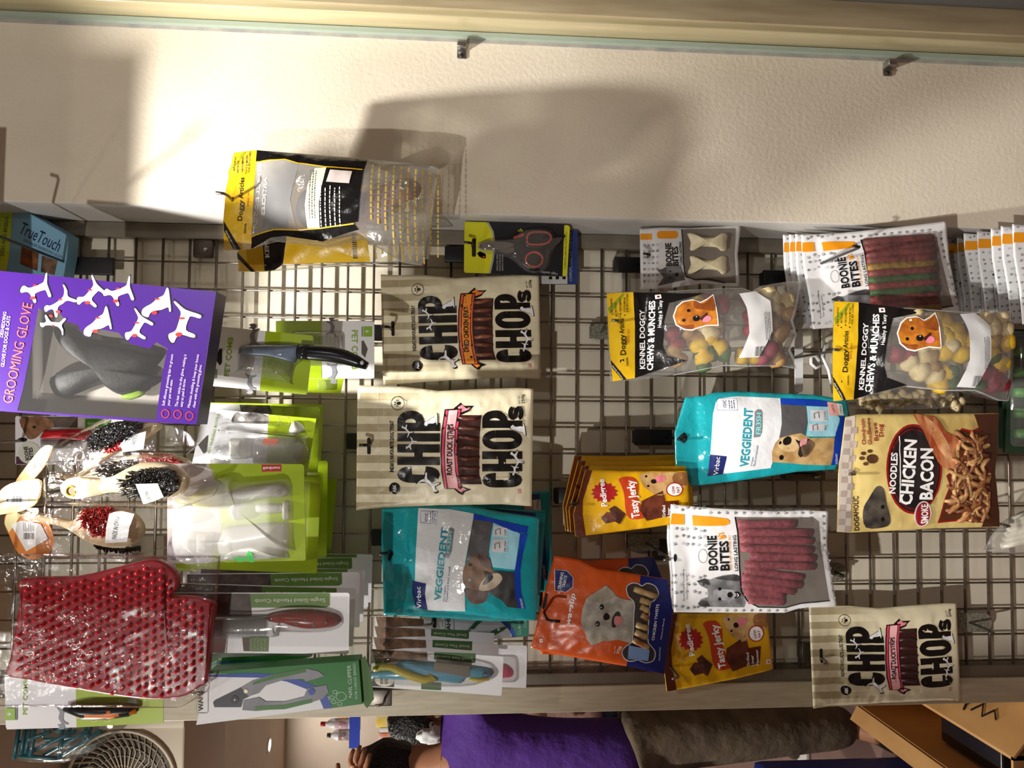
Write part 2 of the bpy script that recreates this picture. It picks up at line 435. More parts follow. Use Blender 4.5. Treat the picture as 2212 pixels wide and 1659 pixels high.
S_(box('wall_right', (XR, WY, 0), (XT+.3, WY+.2, CEIL), CREAM))
S_(box('wall_niche_return', (XR-.002, WY+.001, 0), (XR, GY+.03, CEIL), GREYW))
S_(box('wall_niche_back', (XL-.02, GY+.016, 0), (XR, GY+.06, CEIL), BACKW))
S_(box('trim_1', (XL-.047, GY-.016, 0), (XL, GY+.06, CEIL), WOODP, None, .0015))
S_(box('added_shade_board', (XL-.05, 1.085, 2.275), (.33, 1.105, CEIL), WOODP))   # board added out of view to shade the upper niche and wall
# door jamb on the far right with a glass pane edge and two wall clips
JAMB = mat((186, 174, 138), .22, c2=(172, 160, 124), nscale=6, ndet=6, stretch=(9, 9, .8), bmp=(30, .12), coat=.3)
JAMB2 = mat((180, 166, 134), .3, c2=(158, 142, 112), nscale=5, ndet=8, stretch=(9, 9, 1), bmp=(40, .15))
j = box('door_1', (XT+.012, WY-.055, 0), (XT+.05, WY+.001, CEIL), JAMB, None, .002); S_(j)
box('jamb_face', (XT+.022, WY-.062, 0), (XT+.07, WY-.054, CEIL), JAMB2, j, .001)
box('door_leaf', (XT+.07, WY-.09, 0), (XT+.5, WY-.05, CEIL), mat((92, 90, 88), .5), j)
g_, gnt, gb = new_mat('green_glass_edge'); gb.inputs['Base Color'].default_value = lin((205, 222, 208)); gb.inputs['Roughness'].default_value = .08
gb.inputs['Transmission Weight'].default_value = .55; gb.inputs['IOR'].default_value = 1.45
S_(box('window_1', (XT+.002, WY-.012, 0), (XT+.010, WY+.001, CEIL), g_))
tag(bpy.data.objects['window_1'], kind='structure')
S_(box('trim_2', (XT-.004, WY-.002, 0), (XT+.003, WY+.001, CEIL), mat((150, 148, 146), .7, c2=(176, 170, 160), nscale=30)))
for k, (x, y) in enumerate(((997, 112), (1915, 150))):
    p = px(x, y, WY); c = empty('wall_clip', (p.x, WY, p.z))
    box('foot_plate', (-.013, -.003, -.008), (.002, 0, .008), STEEL, c, .0008)
    box('clamp', (-.001, -.022, -.008), (.011, -.001, .008), STEEL, c, .002)
    v, f = lathe([(.0035, 0), (.0035, .0015), (.002, .0022)], 10); o = pyd('screw', v, f, mat((70, 66, 60), .4, .8), c, True); o.rotation_euler = (math.pi/2, 0, 0); o.location = (-.008, -.003, 0)
    tag(c, ['small chrome clip holding the glass edge, the upper of two on the cream wall', 'small chrome clip holding the glass edge, the lower of two on the cream wall'][k], 'clip', 'wall clips along the glass edge')
# wire grid panel
GX0 = px(1242, 587, GY).x; CW, CH = .05, .0480205; GZ0 = CAMH+.587656; GX0 = .281245
grid = empty('wire_grid_panel', (0, GY, 0)); tag(grid, 'steel wire grid panel with square mesh filling the wall niche', 'grid panel')
WIRE = mat((158, 148, 136), .34, .8, c2=(126, 114, 102), nscale=30)
v, f = tubev([(0, 0, -.8), (0, 0, .8)], .0020, 6); VW = None
xl_in = XL+.022; xr_in = XR-.03
hm = None
for n in range(-15, 43):
    z = GZ0-n*CH
    if hm is None:
        v, f = tubev([(xl_in-.01, 0, 0), (xr_in+.01, 0, 0)], .0025, 7); o = pyd('horizontal_wire', v, f, WIRE, grid, True); hm = o.data
    else:
        o = bpy.data.objects.new('horizontal_wire', hm); COL.objects.link(o); o.parent = grid
    o.location = (0, -.0022, z)
vm = None; ztop = GZ0+15*CH; zbot = GZ0-42*CH
for k in range(-1, 19):
    x = GX0-k*CW
    if not xl_in-.004 < x < xr_in+.004: continue
    if vm is None:
        v, f = tubev([(0, 0, zbot), (0, 0, ztop)], .0020, 7); o = pyd('vertical_wire', v, f, WIRE, grid, True); vm = o.data
    else:
        o = bpy.data.objects.new('vertical_wire', vm); COL.objects.link(o); o.parent = grid
    o.location = (x, .0022, 0)
box('frame_bar', (xr_in, -.010, zbot), (XR-.003, .012, ztop), BARM, grid, .001)
box('frame_bar', (XL+.001, -.010, zbot), (xl_in, .012, ztop), BARM, grid, .001)
for (x, y) in ((440, 533), (1420, 1187)):
    p = px(x, y, GY); b_ = box('mounting_bracket', (p.x-.02, -.004, p.z-.018), (p.x+.02, .006, p.z+.018), mat((70, 62, 54), .4, .7), grid, .003)
    v, f = lathe([(.005, 0), (.005, .002), (.003, .003)], 12); o = pyd('screw', v, f, STEEL, b_, True); o.rotation_euler = (math.pi/2, 0, 0); o.location = (p.x-.006, -.004, p.z-.004)
# the shop behind: floor, far walls, ceiling
FLOORM = mat((120, 92, 84), .4, c2=(104, 78, 70), nscale=3, ndet=5)
S_(box('floor', (-4.5, -3.5, -.05), (2.2, 6, 0), FLOORM))
S_(box('ceiling', (-4.5, -3.5, CEIL), (2.2, 6, CEIL+.05), ROOMW))
S_(box('wall_back', (-4.5, 5.85, 0), (2.2, 6, CEIL), ROOMW))
S_(box('wall_left', (-4.6, -3.5, 0), (-4.5, 6, CEIL), ROOMW))
S_(box('wall_behind_viewer', (-4.5, -3.6, 0), (2.2, -3.5, CEIL), ROOMW))
S_(box('wall_far_right', (2.2, -3.5, 0), (2.3, 6, CEIL), ROOMW))
NUM = ['first', 'second', 'third', 'fourth', 'fifth', 'sixth']
for k, (x, y, tg, pw, cone, bl_, rad) in enumerate(SPOTS):
    t = empty('ceiling_spotlight', (x, y, CEIL)); d = (Vector(tg)-Vector((x, y, CEIL-.06))).normalized()
    v, f = lathe([(.03, 0), (.03, -.012), (.008, -.013), (.008, -.03)], 20); pyd('mount', v, f, WHITE, t, True)
    q = d.to_track_quat('-Z', 'Y'); v, f = lathe([(.02, .05), (.032, .045), (.034, 0), (.034, -.03), (.031, -.03), (.030, .0)], 24); h = pyd('lamp_head', v, f, WHITE, t, True); h.location = (0, 0, -.06); h.rotation_euler = q.to_euler()
    v, f = lathe([(.029, -.004), (.02, -.006)], 20); e_ = pyd('lens', v, f, mat((255, 246, 228), .4, emit=8), h, True)
    L = bpy.data.lights.new('spot_lamp', 'SPOT'); L.energy = pw; L.spot_size = math.radians(cone); L.spot_blend = bl_; L.shadow_soft_size = rad; L.color = (1, .955, .89)
    lo = bpy.data.objects.new('spot_lamp', L); COL.objects.link(lo); lo.parent = t; lo.location = Vector((0, 0, -.06))+d*.04; lo.rotation_euler = q.to_euler()
    tag(t, 'white ceiling spotlight aimed at %s' % ['the cream wall beside the grid', 'the lower part of the wire grid', 'the grooming goods at the top'][k], 'light', 'ceiling spotlights')
for k, (x, y, pw, sz) in enumerate(LAMPS):
    t = empty('downlight', (x, y, CEIL))
    v, f = lathe([(.055, 0), (.055, -.004), (.04, -.006), (.038, -.001), (.03, -.001)], 24); pyd('trim_ring', v, f, WHITE, t, True)
    v, f = lathe([(.036, -.003), (.030, -.0045)], 24); pyd('lens', v, f, mat((255, 246, 228), .4, emit=12), t, True)
    L = bpy.data.lights.new('downlight_lamp', 'AREA'); L.shape = 'DISK'; L.size = sz; L.energy = pw; L.color = (1, .955, .89)
    lo = bpy.data.objects.new('downlight_lamp', L); COL.objects.link(lo); lo.parent = t; lo.location = (0, 0, -.008)
    tag(t, 'round recessed ceiling downlight glowing warm white, %s' % ['nearest the door', 'unseen, added to brighten the two people', 'close to the far wall', 'over the middle of the shop', 'in front of the wire grid'][k], 'light', 'ceiling downlights')
# ------------------------------------------------------------------ shared product helpers
def inst(name, R, top, bot, Y, tl, tr, wref, Yb=None, yaw=0):
    """another pack of the same design as R, hung elsewhere; tl/tr = its two upper corners in the photo"""
    S = Sheet(name, top, bot, Y, Yb, yaw)
    a = px(*tl, Y); b = px(*tr, Y); S.ref = (R, (a-b).length/wref, S.H/R.H); return S
def soft(c, tr=.5, rough=.25):
    key = f'soft{c}{tr}{rough}'
    if key in MATS: return MATS[key]
    mt, nt, b = new_mat('translucent_plastic_%d' % len(MATS)); b.inputs['Base Color'].default_value = lin(c); b.inputs['Roughness'].default_value = rough; b.inputs['Alpha'].default_value = tr; MATS[key] = mt; return mt
def gloss(c, rough=.28, **k): return mat(c, rough, bmp=k.pop('bmp', (55, .35, .003)), **k)
def dogm(c, c2): return mat(c, .5, c2=c2, nscale=55, ndet=8)
def scribble(x, y0, y1, rows, gap, h, dens=.75, rnd=1):
    """rows of tiny print as short dashes: list of quads; text runs from y0 to y1 (photo), rows step along x"""
    R = random.Random(rnd); out = []
    for k in range(rows):
        y = y0; d = 1 if y1 > y0 else -1
        while (y1-y)*d > 0:
            l = R.uniform(.6, 2.2)*h
            out.append(rect(x+k*gap, y, x+k*gap+h*.55, y+d*l)); y += d*(l+h*.5)
    return out
def quads(S, name, Q, mt, lift=.001, parent=None):
    o = S.multi(name, [(q, mt, lift) for q in Q], parent); o['kind'] = 'stuff'; return o
def cartoon(x, y, s, kind=0, ang=0, fl=1):
    """little white dog outlines in the upright sense; returned as photo points. kind 0 standing, 1 sitting, 2 leaping"""
    K = [[(-.95, .32), (-.8, .5), (-.62, .55), (-.5, .42), (-.35, .3), (0, .28), (.45, .3), (.62, .42), (.85, .75), (.92, .7), (.72, .25), (.68, -.05), (.66, -.6), (.5, -.6), (.48, -.2), (.3, -.12), (-.2, -.15), (-.28, -.6), (-.44, -.6), (-.46, -.1), (-.55, .1), (-.72, .18), (-.9, .2)],
         [(-.6, .8), (-.45, 1.0), (-.2, .95), (-.05, .75), (.1, .4), (.35, .05), (.5, -.3), (.85, -.5), (.8, -.6), (.3, -.62), (-.4, -.62), (-.42, -.52), (-.2, -.48), (-.3, -.1), (-.32, .35), (-.45, .55), (-.62, .65)],
         [(-1, .55), (-.85, .72), (-.65, .7), (-.5, .5), (0, .32), (.45, .28), (.8, .5), (.95, .75), (1, .65), (.85, .3), (.62, .02), (.78, -.5), (.62, -.52), (.4, -.1), (.1, 0), (-.3, .08), (-.75, -.25), (-.85, -.15), (-.6, .2), (-.75, .4), (-.95, .45)]][kind]
    c, n = math.cos(ang), math.sin(ang); out = []
    for a, b in K:
        a *= fl; p, q = a*c-b*n, a*n+b*c; out.append((x-q*s, y-p*s))
    return sm(out, 3)
# ------------------------------------------------------------------ cream jerky bags (three)
def chip_mat():
    mt, nt, b = new_mat('striped_cream_pouch'); b.inputs['Roughness'].default_value = .38
    tc = bump(nt, [b], 38, .3, .003)
    sp = nd(nt, 'ShaderNodeSeparateXYZ'); nt.links.new(tc.outputs['Object'], sp.inputs[0])
    w1 = nd(nt, 'ShaderNodeMath', operation='MULTIPLY'); w1.inputs[1].default_value = 2*math.pi/.0255; nt.links.new(sp.outputs[0], w1.inputs[0])
    w2 = nd(nt, 'ShaderNodeMath', operation='SINE'); nt.links.new(w1.outputs[0], w2.inputs[0])
    w3 = nd(nt, 'ShaderNodeMath', operation='GREATER_THAN'); w3.inputs[1].default_value = 0; nt.links.new(w2.outputs[0], w3.inputs[0])
    mr = nd(nt, 'ShaderNodeMapRange'); mr.inputs[1].default_value = -.13; mr.inputs[2].default_value = -.045; nt.links.new(sp.outputs[2], mr.inputs[0])
    m2 = nd(nt, 'ShaderNodeMath', operation='MULTIPLY'); nt.links.new(w3.outputs[0], m2.inputs[0]); nt.links.new(mr.outputs[0], m2.inputs[1])
    mx = nd(nt, 'ShaderNodeMix', data_type='RGBA'); mx.inputs['A'].default_value = lin((226, 217, 186)); mx.inputs['B'].default_value = lin((176, 163, 128))
    nt.links.new(m2.outputs[0], mx.inputs['Factor']); nt.links.new(mx.outputs['Result'], b.inputs['Base Color'])
    return mt
CHIPM = chip_mat()
RB = Sheet('jerky_pouch', (57, 770), (2055, 770), 1.245, 1.235, crop=(760, 820, .18987))
WB = (px(760+50*.18987, 820+1485*.18987, 1.245)-px(760+65*.18987, 820+62*.18987, 1.245)).length
JERKY = [mat((70, 30, 24), .3, c2=(112, 56, 36), nscale=60, bmp=(120, .6)), mat((104, 60, 46), .3, c2=(70, 36, 28), nscale=50, bmp=(120, .6))]
def chip(S, flavour, cols, label, jm, seed):
    dk, md, lt = [mat(c, .35) for c in cols]; bl = mat((16, 14, 13), .3, bmp=(40, .15)); wh = mat((232, 232, 236), .35)
    S.bag('pouch', [(50, 1485), (340, 1455), (1000, 1425), (1700, 1415), (2045, 1440)], [(65, 62), (340, 75), (600, 80), (1000, 130), (1400, 110), (1900, 95), (2065, 105)],
          [(50, 1485), (57, 770), (65, 62)], [(2045, 1440), (2055, 770), (2065, 105)], CHIPM, .012, .0022, seed, flat=.17, wf=30)
    S.lines([[(300, y), (300, y+12)] for y in range(85, 1440, 24)], 5, wh, name='tear_line')
    S.poly('hang_hole', rrect(176, 660, 216, 850, 18), HOLE)
    S.text("INDIA'S FAVOURITE DOG TREAT", (480, 1050), (480, 470), 46, bl, bold=.025)
    S.block('CHIP', [(1170, 985), (968, 735), (712, 600), (585, 355)], 1006, 522, 92, bl)
    S.block('CHOP', [(1222, 1058), (1040, 815), (792, 575), (550, 352)], 1936, 1478, 116, mat((226, 217, 186), .4), .0008, name='letter_edge')
    S.block('CHOP', [(1222, 1058), (1040, 815), (792, 575), (550, 352)], 1936, 1482, 86, bl, .0011)
    S.block('S', [(462, 300)], 1952, 1776, 52, bl, .0011)
    S.poly('jerky_window', [(1190, 405), (1475, 405), (1455, 600), (1450, 800), (1450, 1060), (1480, 1185), (1200, 1185)], mat((58, 30, 28), .3), .0007)
    R = random.Random(seed)
    for k in range(7):
        y = 440+k*112; S.rod('jerky_strip', [(1215, y+R.uniform(-15, 15)), (1300, y+R.uniform(-12, 12)), (1380, y+R.uniform(-12, 12)), (1450, y+R.uniform(-15, 15))], [.0028, .0042, .0040, .0026], jm[k % 2], .0005, n=7)
    # ribbon
    S.multi('ribbon', [([(1240, 262), (1265, 300), (1395, 300), (1340, 345), (1330, 365), (1250, 400), (1160, 330)], bl), ([(1150, 1225), (1240, 1205), (1360, 1245), (1290, 1270), (1262, 1310), (1215, 1285)], bl),
                       ([(1205, 318), (1258, 285), (1290, 318), (1355, 318), (1320, 345), (1250, 372)], md), ([(1180, 1230), (1240, 1215), (1310, 1245), (1262, 1265), (1240, 1280)], md),
                       ([(1060, 338), (1250, 330), (1215, 560), (1205, 800), (1220, 1040), (1262, 1240), (1055, 1235), (1020, 1040), (1012, 800), (1026, 560)], bl),
                       ([(1072, 350), (1238, 342), (1205, 570), (1195, 800), (1210, 1030), (1248, 1230), (1064, 1225), (1035, 1030), (1026, 800), (1040, 570)], dk),
                       ([(1098, 352), (1216, 346), (1184, 570), (1174, 800), (1188, 1030), (1226, 1230), (1088, 1227), (1060, 1030), (1052, 800), (1066, 570)], bl),
                       ([(1108, 352), (1206, 347), (1174, 570), (1164, 800), (1178, 1030), (1214, 1230), (1098, 1228), (1070, 1030), (1062, 800), (1076, 570)], lt)])
    S.text(flavour, (1142, 1080), (1150, 505), 62, bl, .0022, .028)
    S.lines([ell(525, 270, 76, 76, 24)], 6, bl, closed=True, name='seal_ring'); quads(S, 'seal_paw', paw(525, 270, 48), bl)
    S.multi('round_logo', [(ell(490, 1235, 66, 66, 24), bl), ], label='black disc with white letters'); S.text('ABK', (512, 1278), (508, 1190), 42, wh, .0016, .02)
    S.text('NET WT.', (1915, 275), (1908, 180), 22, bl); S.text('250g', (1962, 275), (1956, 168), 34, bl, .0012, .01)
    for x, y, sz, k, a, f in ((920, 470, 92, 1, 0, 1), (645, 570, 70, 2, .5, -1), (690, 735, 72, 2, -.4, 1), (900, 1150, 120, 2, 1.1, 1), (1905, 560, 95, 1, .2, -1), (1885, 890, 90, 2, .3, -1), (1855, 1030, 60, 0, 0, 1)):
        S.multi('dog_drawing', [(cartoon(x, y, sz*1.14, k, a, f), bl, .0013), (cartoon(x, y, sz, k, a, f), wh, .0015)])
    S.multi('diet_mark', [(rect(1888, 1242, 1924, 1288), RED), (rect(1893, 1248, 1919, 1282), wh), (pts_tri(1906, 1265, 12), RED)])
    tag(S.root, label, 'pet treats', 'cream striped jerky pouches')
    return S
PINK = ((226, 70, 104), (244, 150, 160), (250, 190, 194)); ORAN = ((226, 96, 60), (240, 130, 50), (247, 152, 56))
chip(RB, 'ROAST DUCK STRIPS', PINK, 'cream striped pouch with pink ribbon, the larger one beside the orange-ribbon pouch', JERKY, 1)
chip(inst('jerky_pouch', RB, (825, 713), (1166, 706), 1.345, (828, 833), (822, 592), WB), 'DRIED CHICKEN JERKY', ORAN, 'cream striped pouch with an orange ribbon and brown jerky window', [mat((120, 66, 48), .3, c2=(150, 96, 70), nscale=50, bmp=(120, .6)), mat((92, 46, 36), .3, c2=(128, 78, 56), nscale=50, bmp=(120, .6))], 2)
chip(inst('jerky_pouch', RB, (1752, 1419), (2070, 1408), 1.365, (1748, 1530), (1757, 1308), WB, 1.35), 'ROAST DUCK STRIPS', PINK, 'cream striped pouch with pink ribbon hanging lowest, over the side board', [mat((58, 34, 34), .3, c2=(72, 44, 42), nscale=50), mat((64, 38, 38), .3, c2=(52, 30, 30), nscale=50)], 3)
hook('black hook holding the larger pink-ribbon cream pouch', (800, 960), 1.245, 1.215, 'black', (.06, .012))
hook('black hook holding the orange-ribbon cream pouch', (846, 712), 1.345, 1.30, 'black', (.05, .012))
hook('chrome hook holding the lowest pink-ribbon cream pouch', (1772, 1420), 1.365, 1.33, 'steel', (.02, .03), plw=.036)
# ------------------------------------------------------------------ yellow-headed chew bags (two) and shoe bags (two)
YEL = gloss((232, 184, 20), .3, c2=(238, 196, 40), nscale=25); KBLK = gloss((20, 19, 20), .18); KCOL = {'c': mat((226, 210, 168), .6, c2=(206, 184, 132), nscale=60, bmp=(80, .5)), 'y': mat((226, 190, 36), .6, c2=(206, 164, 24), nscale=60, bmp=(80, .5)),
        'r': mat((150, 32, 46), .6, c2=(120, 22, 38), nscale=60, bmp=(80, .5)), 'g': mat((60, 96, 34), .6, c2=(44, 74, 24), nscale=60, bmp=(80, .5)), 't': mat((176, 140, 84), .6, c2=(150, 112, 60), nscale=60, bmp=(80, .5)), 'm': mat((178, 50, 84), .6, c2=(146, 34, 66), nscale=60, bmp=(80, .5))}
def header_print(S, g=False):
    bl = mat((24, 22, 20), .4); rd = mat((196, 36, 30), .4)
    S.text('Doggy', (548, 1282), (552, 1085), 44, bl, .0014, .015); S.text('Articles', (548, 1075), (556, 930), 40, bl, .0014, .015)
    S.text('SINCE 1971', (582, 1170), (592, 1040), 15, rd, .0014, .01)
    S.multi('kennel_logo', [([(466, 1345), (492, 1306), (542, 1302), (538, 1388), (490, 1392)], rd), ([(500, 1326), (534, 1320), (532, 1372), (498, 1368)], bl), (ell(518, 1346, 10, 14, 10), YEL)])
    S.text('KENNEL', (560, 1390), (562, 1305), 14, bl, .0014, .02)
    for st, a, b, h in (('PET CHEWS', (477, 866), (479, 728), 15), ('ARTICLES', (505, 866), (509, 772), 15), ('GROOMING', (540, 862), (547, 738), 15), ('TOYS & MORE', (574, 872), (582, 728), 15), ('FOR PET LOVERS', (596, 872), (606, 692), 15)):
        S.text(st, a, b, h, bl, .0014, .01)
    quads(S, 'bullet_dots', [ell(x, y, 6, 6, 8) for x, y in ((472, 882), (500, 898), (536, 880), (568, 898))], bl)
    S.poly('premium_stripe', [(428, 1318), (434, 1392), (508, 1522), (538, 1516)], bl, .0012)
    S.text('Premium Quality', (516, 1510), (440, 1370), 13, WHITE, .0018, .01)
    S.poly('green_swoosh', [(440, 820), (560, 690), (585, 690), (452, 880)], mat((150, 160, 30), .4), .0009)
def roll(S, x, y, r, ln, ang, mt, off):
    """a knotted rawhide roll lying in the bag; x,y photo, r and ln in metres"""
    a, c = S.L(x, y); d = Vector((math.cos(ang), 0, math.sin(ang))); prof = [(-.5, .45), (-.46, .9), (-.3, 1.05), (-.1, .92), (0, .66), (.1, .92), (.3, 1.05), (.46, .9), (.5, .45), (.42, .3)]
    v, f = tubev([Vector((a, -off, c))+d*ln*t for t, _ in prof], [r*q for _, q in prof], 10)
    R = random.Random(int(x*7+y)); v = [Vector(p)+Vector((R.uniform(-1, 1), R.uniform(-1, 1), R.uniform(-1, 1)))*r*.07 for p in v]
    return pyd('chew_roll', v, f, mt, S.root, True)
KF = film((250, 250, 248), .09, .09, .5, 30, .09)
K2 = Sheet('chew_bag', (433, 1100), (1922, 1145), 1.19, 1.17, crop=(1690, 480, .25315))
WK = (px(*K2.cv(440, 1530), 1.19)-px(*K2.cv(440, 672), 1.19)).length
def chews(S, edges, rolls, label, seed, own=None, dog2=False):
    ref = S.ref; crop = S.crop
    if own: S.ref = None; S.crop = own
    S.bag('clear_bag', *edges, KF, .03, .0025, seed, flat=.2, wf=16, foot=1.2, back=.6)
    seam = soft((225, 225, 225), .35, .15); Ed = edges; S.lines([Ed[3]], 26 if not own else 33, seam, .0012, name='bottom_seam'); [S.lines([q_], 10, seam, .0012, name='side_seam') for q_ in (Ed[0][2:], Ed[1][2:])]
    for x, y, r, ln, an, c in rolls:
        a, q = S.L(x, y); roll(S, x, y, r, ln, an, KCOL[c], max(.0, S.t(a, q)*.35-.004))
    S.ref = ref; S.crop = crop
    S.poly('yellow_header', [(432, 1526), (426, 1200), (440, 676), (648, 684), (640, 1000), (606, 1512)], YEL, .0007)
    S.poly('black_panel', [(606, 1512), (640, 1000), (648, 684), (800, 706), (1000, 745), (1180, 764), (1050, 800), (900, 830), (850, 1000), (830, 1240), (850, 1330), (1000, 1395), (840, 1440)], KBLK, .0008)
    header_print(S)
    wh = mat((240, 240, 240), .35)
    S.text('KENNEL DOGGY', (690, 1432), (726, 862), 42, wh, .0014, .03); S.text('CHEWS & MUNCHES', (746, 1452), (802, 790), 44, wh, .0014, .03)
    S.text('Healthy & Tasty', (826, 1055), (852, 795), 26, wh, .0014, .012)
    S.multi('diet_mark', [(rect(806, 736, 850, 776), wh, .0014), (ell(828, 756, 10, 10, 12), mat((120, 20, 20), .4), .0018)])
    o1 = [(918, 960), (950, 870), (1000, 826), (1080, 815), (1132, 850), (1188, 822), (1242, 782), (1242, 1096), (1150, 1086), (1085, 1102), (1046, 1118), (985, 1102), (932, 1048)]
    gm = dogm((206, 128, 30), (150, 76, 18)); dm = dogm((120, 52, 18), (168, 92, 26))
    S.multi('dog_picture', [(o1, wh), ([(928, 960), (958, 878), (1004, 836), (1080, 826), (1130, 862), (1188, 834), (1234, 798), (1234, 1086), (1150, 1076), (1085, 1092), (1046, 1106), (990, 1092), (940, 1042)], gm),
                            (sm([(1090, 830), (1140, 870), (1180, 850), (1230, 810), (1230, 940), (1150, 930), (1080, 900)], 3), dm), (sm([(945, 1040), (1000, 1060), (1060, 1060), (1050, 1100), (990, 1090)], 3), dm),
                            (ell(1036, 922, 13, 15, 12), BLACK), (ell(992, 1010, 13, 15, 12), BLACK), (sm([(1060, 990), (1090, 978), (1108, 1000), (1095, 1030), (1062, 1025)], 3), BLACK),
                            (sm([(1105, 1010), (1140, 980), (1165, 960), (1160, 1000), (1130, 1030)], 3), mat((70, 26, 20), .5)), (sm([(1125, 1030), (1160, 990), (1192, 1010), (1180, 1042), (1140, 1050)], 3), mat((226, 130, 150), .4)), (ell(1085, 990, 5, 5, 8), wh)])
    S.poly('white_label', [(1440, 800), (1570, 790), (1664, 900), (1655, 1180), (1545, 1420), (1390, 1412), (1466, 1190), (1470, 950)], mat((226, 228, 230), .4), .0008)
    quads(S, 'barcode', [rect(1512+k*9, 1322, 1512+k*9+(5 if k % 3 else 3), 1410) for k in range(8)], mat((60, 60, 60), .5), .0013)
    quads(S, 'small_print', scribble(1596, 1270, 1010, 4, 13, 9, rnd=seed), mat((90, 90, 92), .5), .0013)
    tag(S.root, label, 'dog chews', 'yellow-headed clear bags of chew rolls')
E2K = ([(440, 1530), (610, 1515), (1000, 1405), (1300, 1440), (1550, 1440), (1800, 1520), (1890, 1525)], [(440, 672), (650, 680), (1000, 742), (1400, 780), (1650, 792), (1955, 762)], [(440, 1530), (425, 1200), (440, 672)], [(1890, 1525), (1910, 1300), (1955, 762)])
r_ = .0155
chews(K2, E2K, [(1130, 850, r_, .04, .3, 'c'), (1330, 1045, .018, .045, 1.2, 'c'), (1170, 1110, r_, .04, .2, 'c'), (1100, 1230, .017, .04, .9, 'c'), (1215, 1295, .018, .045, 1.3, 'c'), (1295, 890, r_, .045, .4, 'y'), (1395, 900, r_, .045, .9, 'y'), (1420, 1000, r_, .04, 1.5, 'y'), (1415, 1120, .016, .05, 1.5, 'y'), (1335, 1340, .016, .045, -.5, 'y'), (1240, 1200, r_, .04, .2, 't'), (1400, 1330, r_, .04, .1, 'g'), (1620, 1340, r_, .04, .3, 'g'), (1690, 1140, .016, .045, 1.4, 'g'),
      (1715, 890, .018, .045, .7, 'c'), (1810, 905, .017, .045, 1.2, 'c'), (1850, 875, .015, .04, .3, 'c'), (1820, 1020, .017, .045, 1.5, 'y'), (1775, 1180, .019, .045, .8, 'y'), (1700, 1000, r_, .045, 1.4, 't'), (1715, 1330, .018, .045, .9, 'm'), (1815, 1330, .017, .045, .3, 'r'), (1000, 1135, .016, .04, 1.5, 'r'), (1560, 1060, .016, .04, .5, 'y')],
      'yellow-headed clear chew bag, lower of the two, overlapping the striped stick bag', 4)
K1 = inst('chew_bag', K2, (1316, 729), (1722, 705), 1.26, (1318, 825), (1315, 633), WK, 1.25)
chews(K1, ([(90, 1180), (390, 1165), (760, 1110), (1280, 1012), (1520, 1020), (1900, 1010), (2100, 1040)], [(75, 215), (325, 197), (700, 210), (1250, 190), (1480, 185), (1570, 230), (1700, 160), (2050, 90), (2150, 95)], [(90, 1180), (60, 600), (75, 215)], [(2100, 1040), (1970, 850), (2040, 690), (1985, 540), (2080, 300), (2150, 95)]),
      [(1085, 350, r_, .04, 1.2, 'y'), (1050, 440, r_, .04, .5, 'y'), (1215, 345, .018, .045, 1.5, 'r'), (1110, 600, .019, .05, .5, 'c'), (985, 690, .015, .04, .9, 't'), (1070, 850, .018, .045, .3, 'y'), (1200, 760, .018, .045, .7, 'y'), (1190, 500, .016, .04, .2, 't'), (800, 890, .016, .04, .4, 't'), (780, 720, .016, .04, .3, 'r'), (1245, 870, .016, .04, 1.5, 'g'), (1080, 960, .013, .036, .2, 'g'),
       (1785, 310, .018, .048, .2, 'c'), (1920, 310, .017, .045, 1.4, 'c'), (1620, 370, .018, .045, .2, 'r'), (1640, 550, .019, .045, .1, 'r'), (1640, 690, .018, .045, .2, 'r'), (1800, 510, .016, .045, .3, 't'), (1860, 620, .019, .045, .9, 't'), (1745, 800, .018, .045, .9, 'm'), (1690, 870, .016, .045, .4, 'm'), (1570, 905, .015, .04, 1.5, 'y'), (1870, 880, .016, .045, .3, 't'), (1950, 420, .016, .04, 1.2, 't')],
      'yellow-headed clear chew bag, upper of the two, hanging over bare grid', 5, own=(1300, 590, .19892))
hook('chrome hook through the header of the upper chew bag', (1335, 695), 1.255, 1.235, 'hammer', (.02, .03), plw=.03)
hook('chrome hook through the header of the lower chew bag', (1808, 757), 1.19, 1.175, 'steel', (.05, .02))
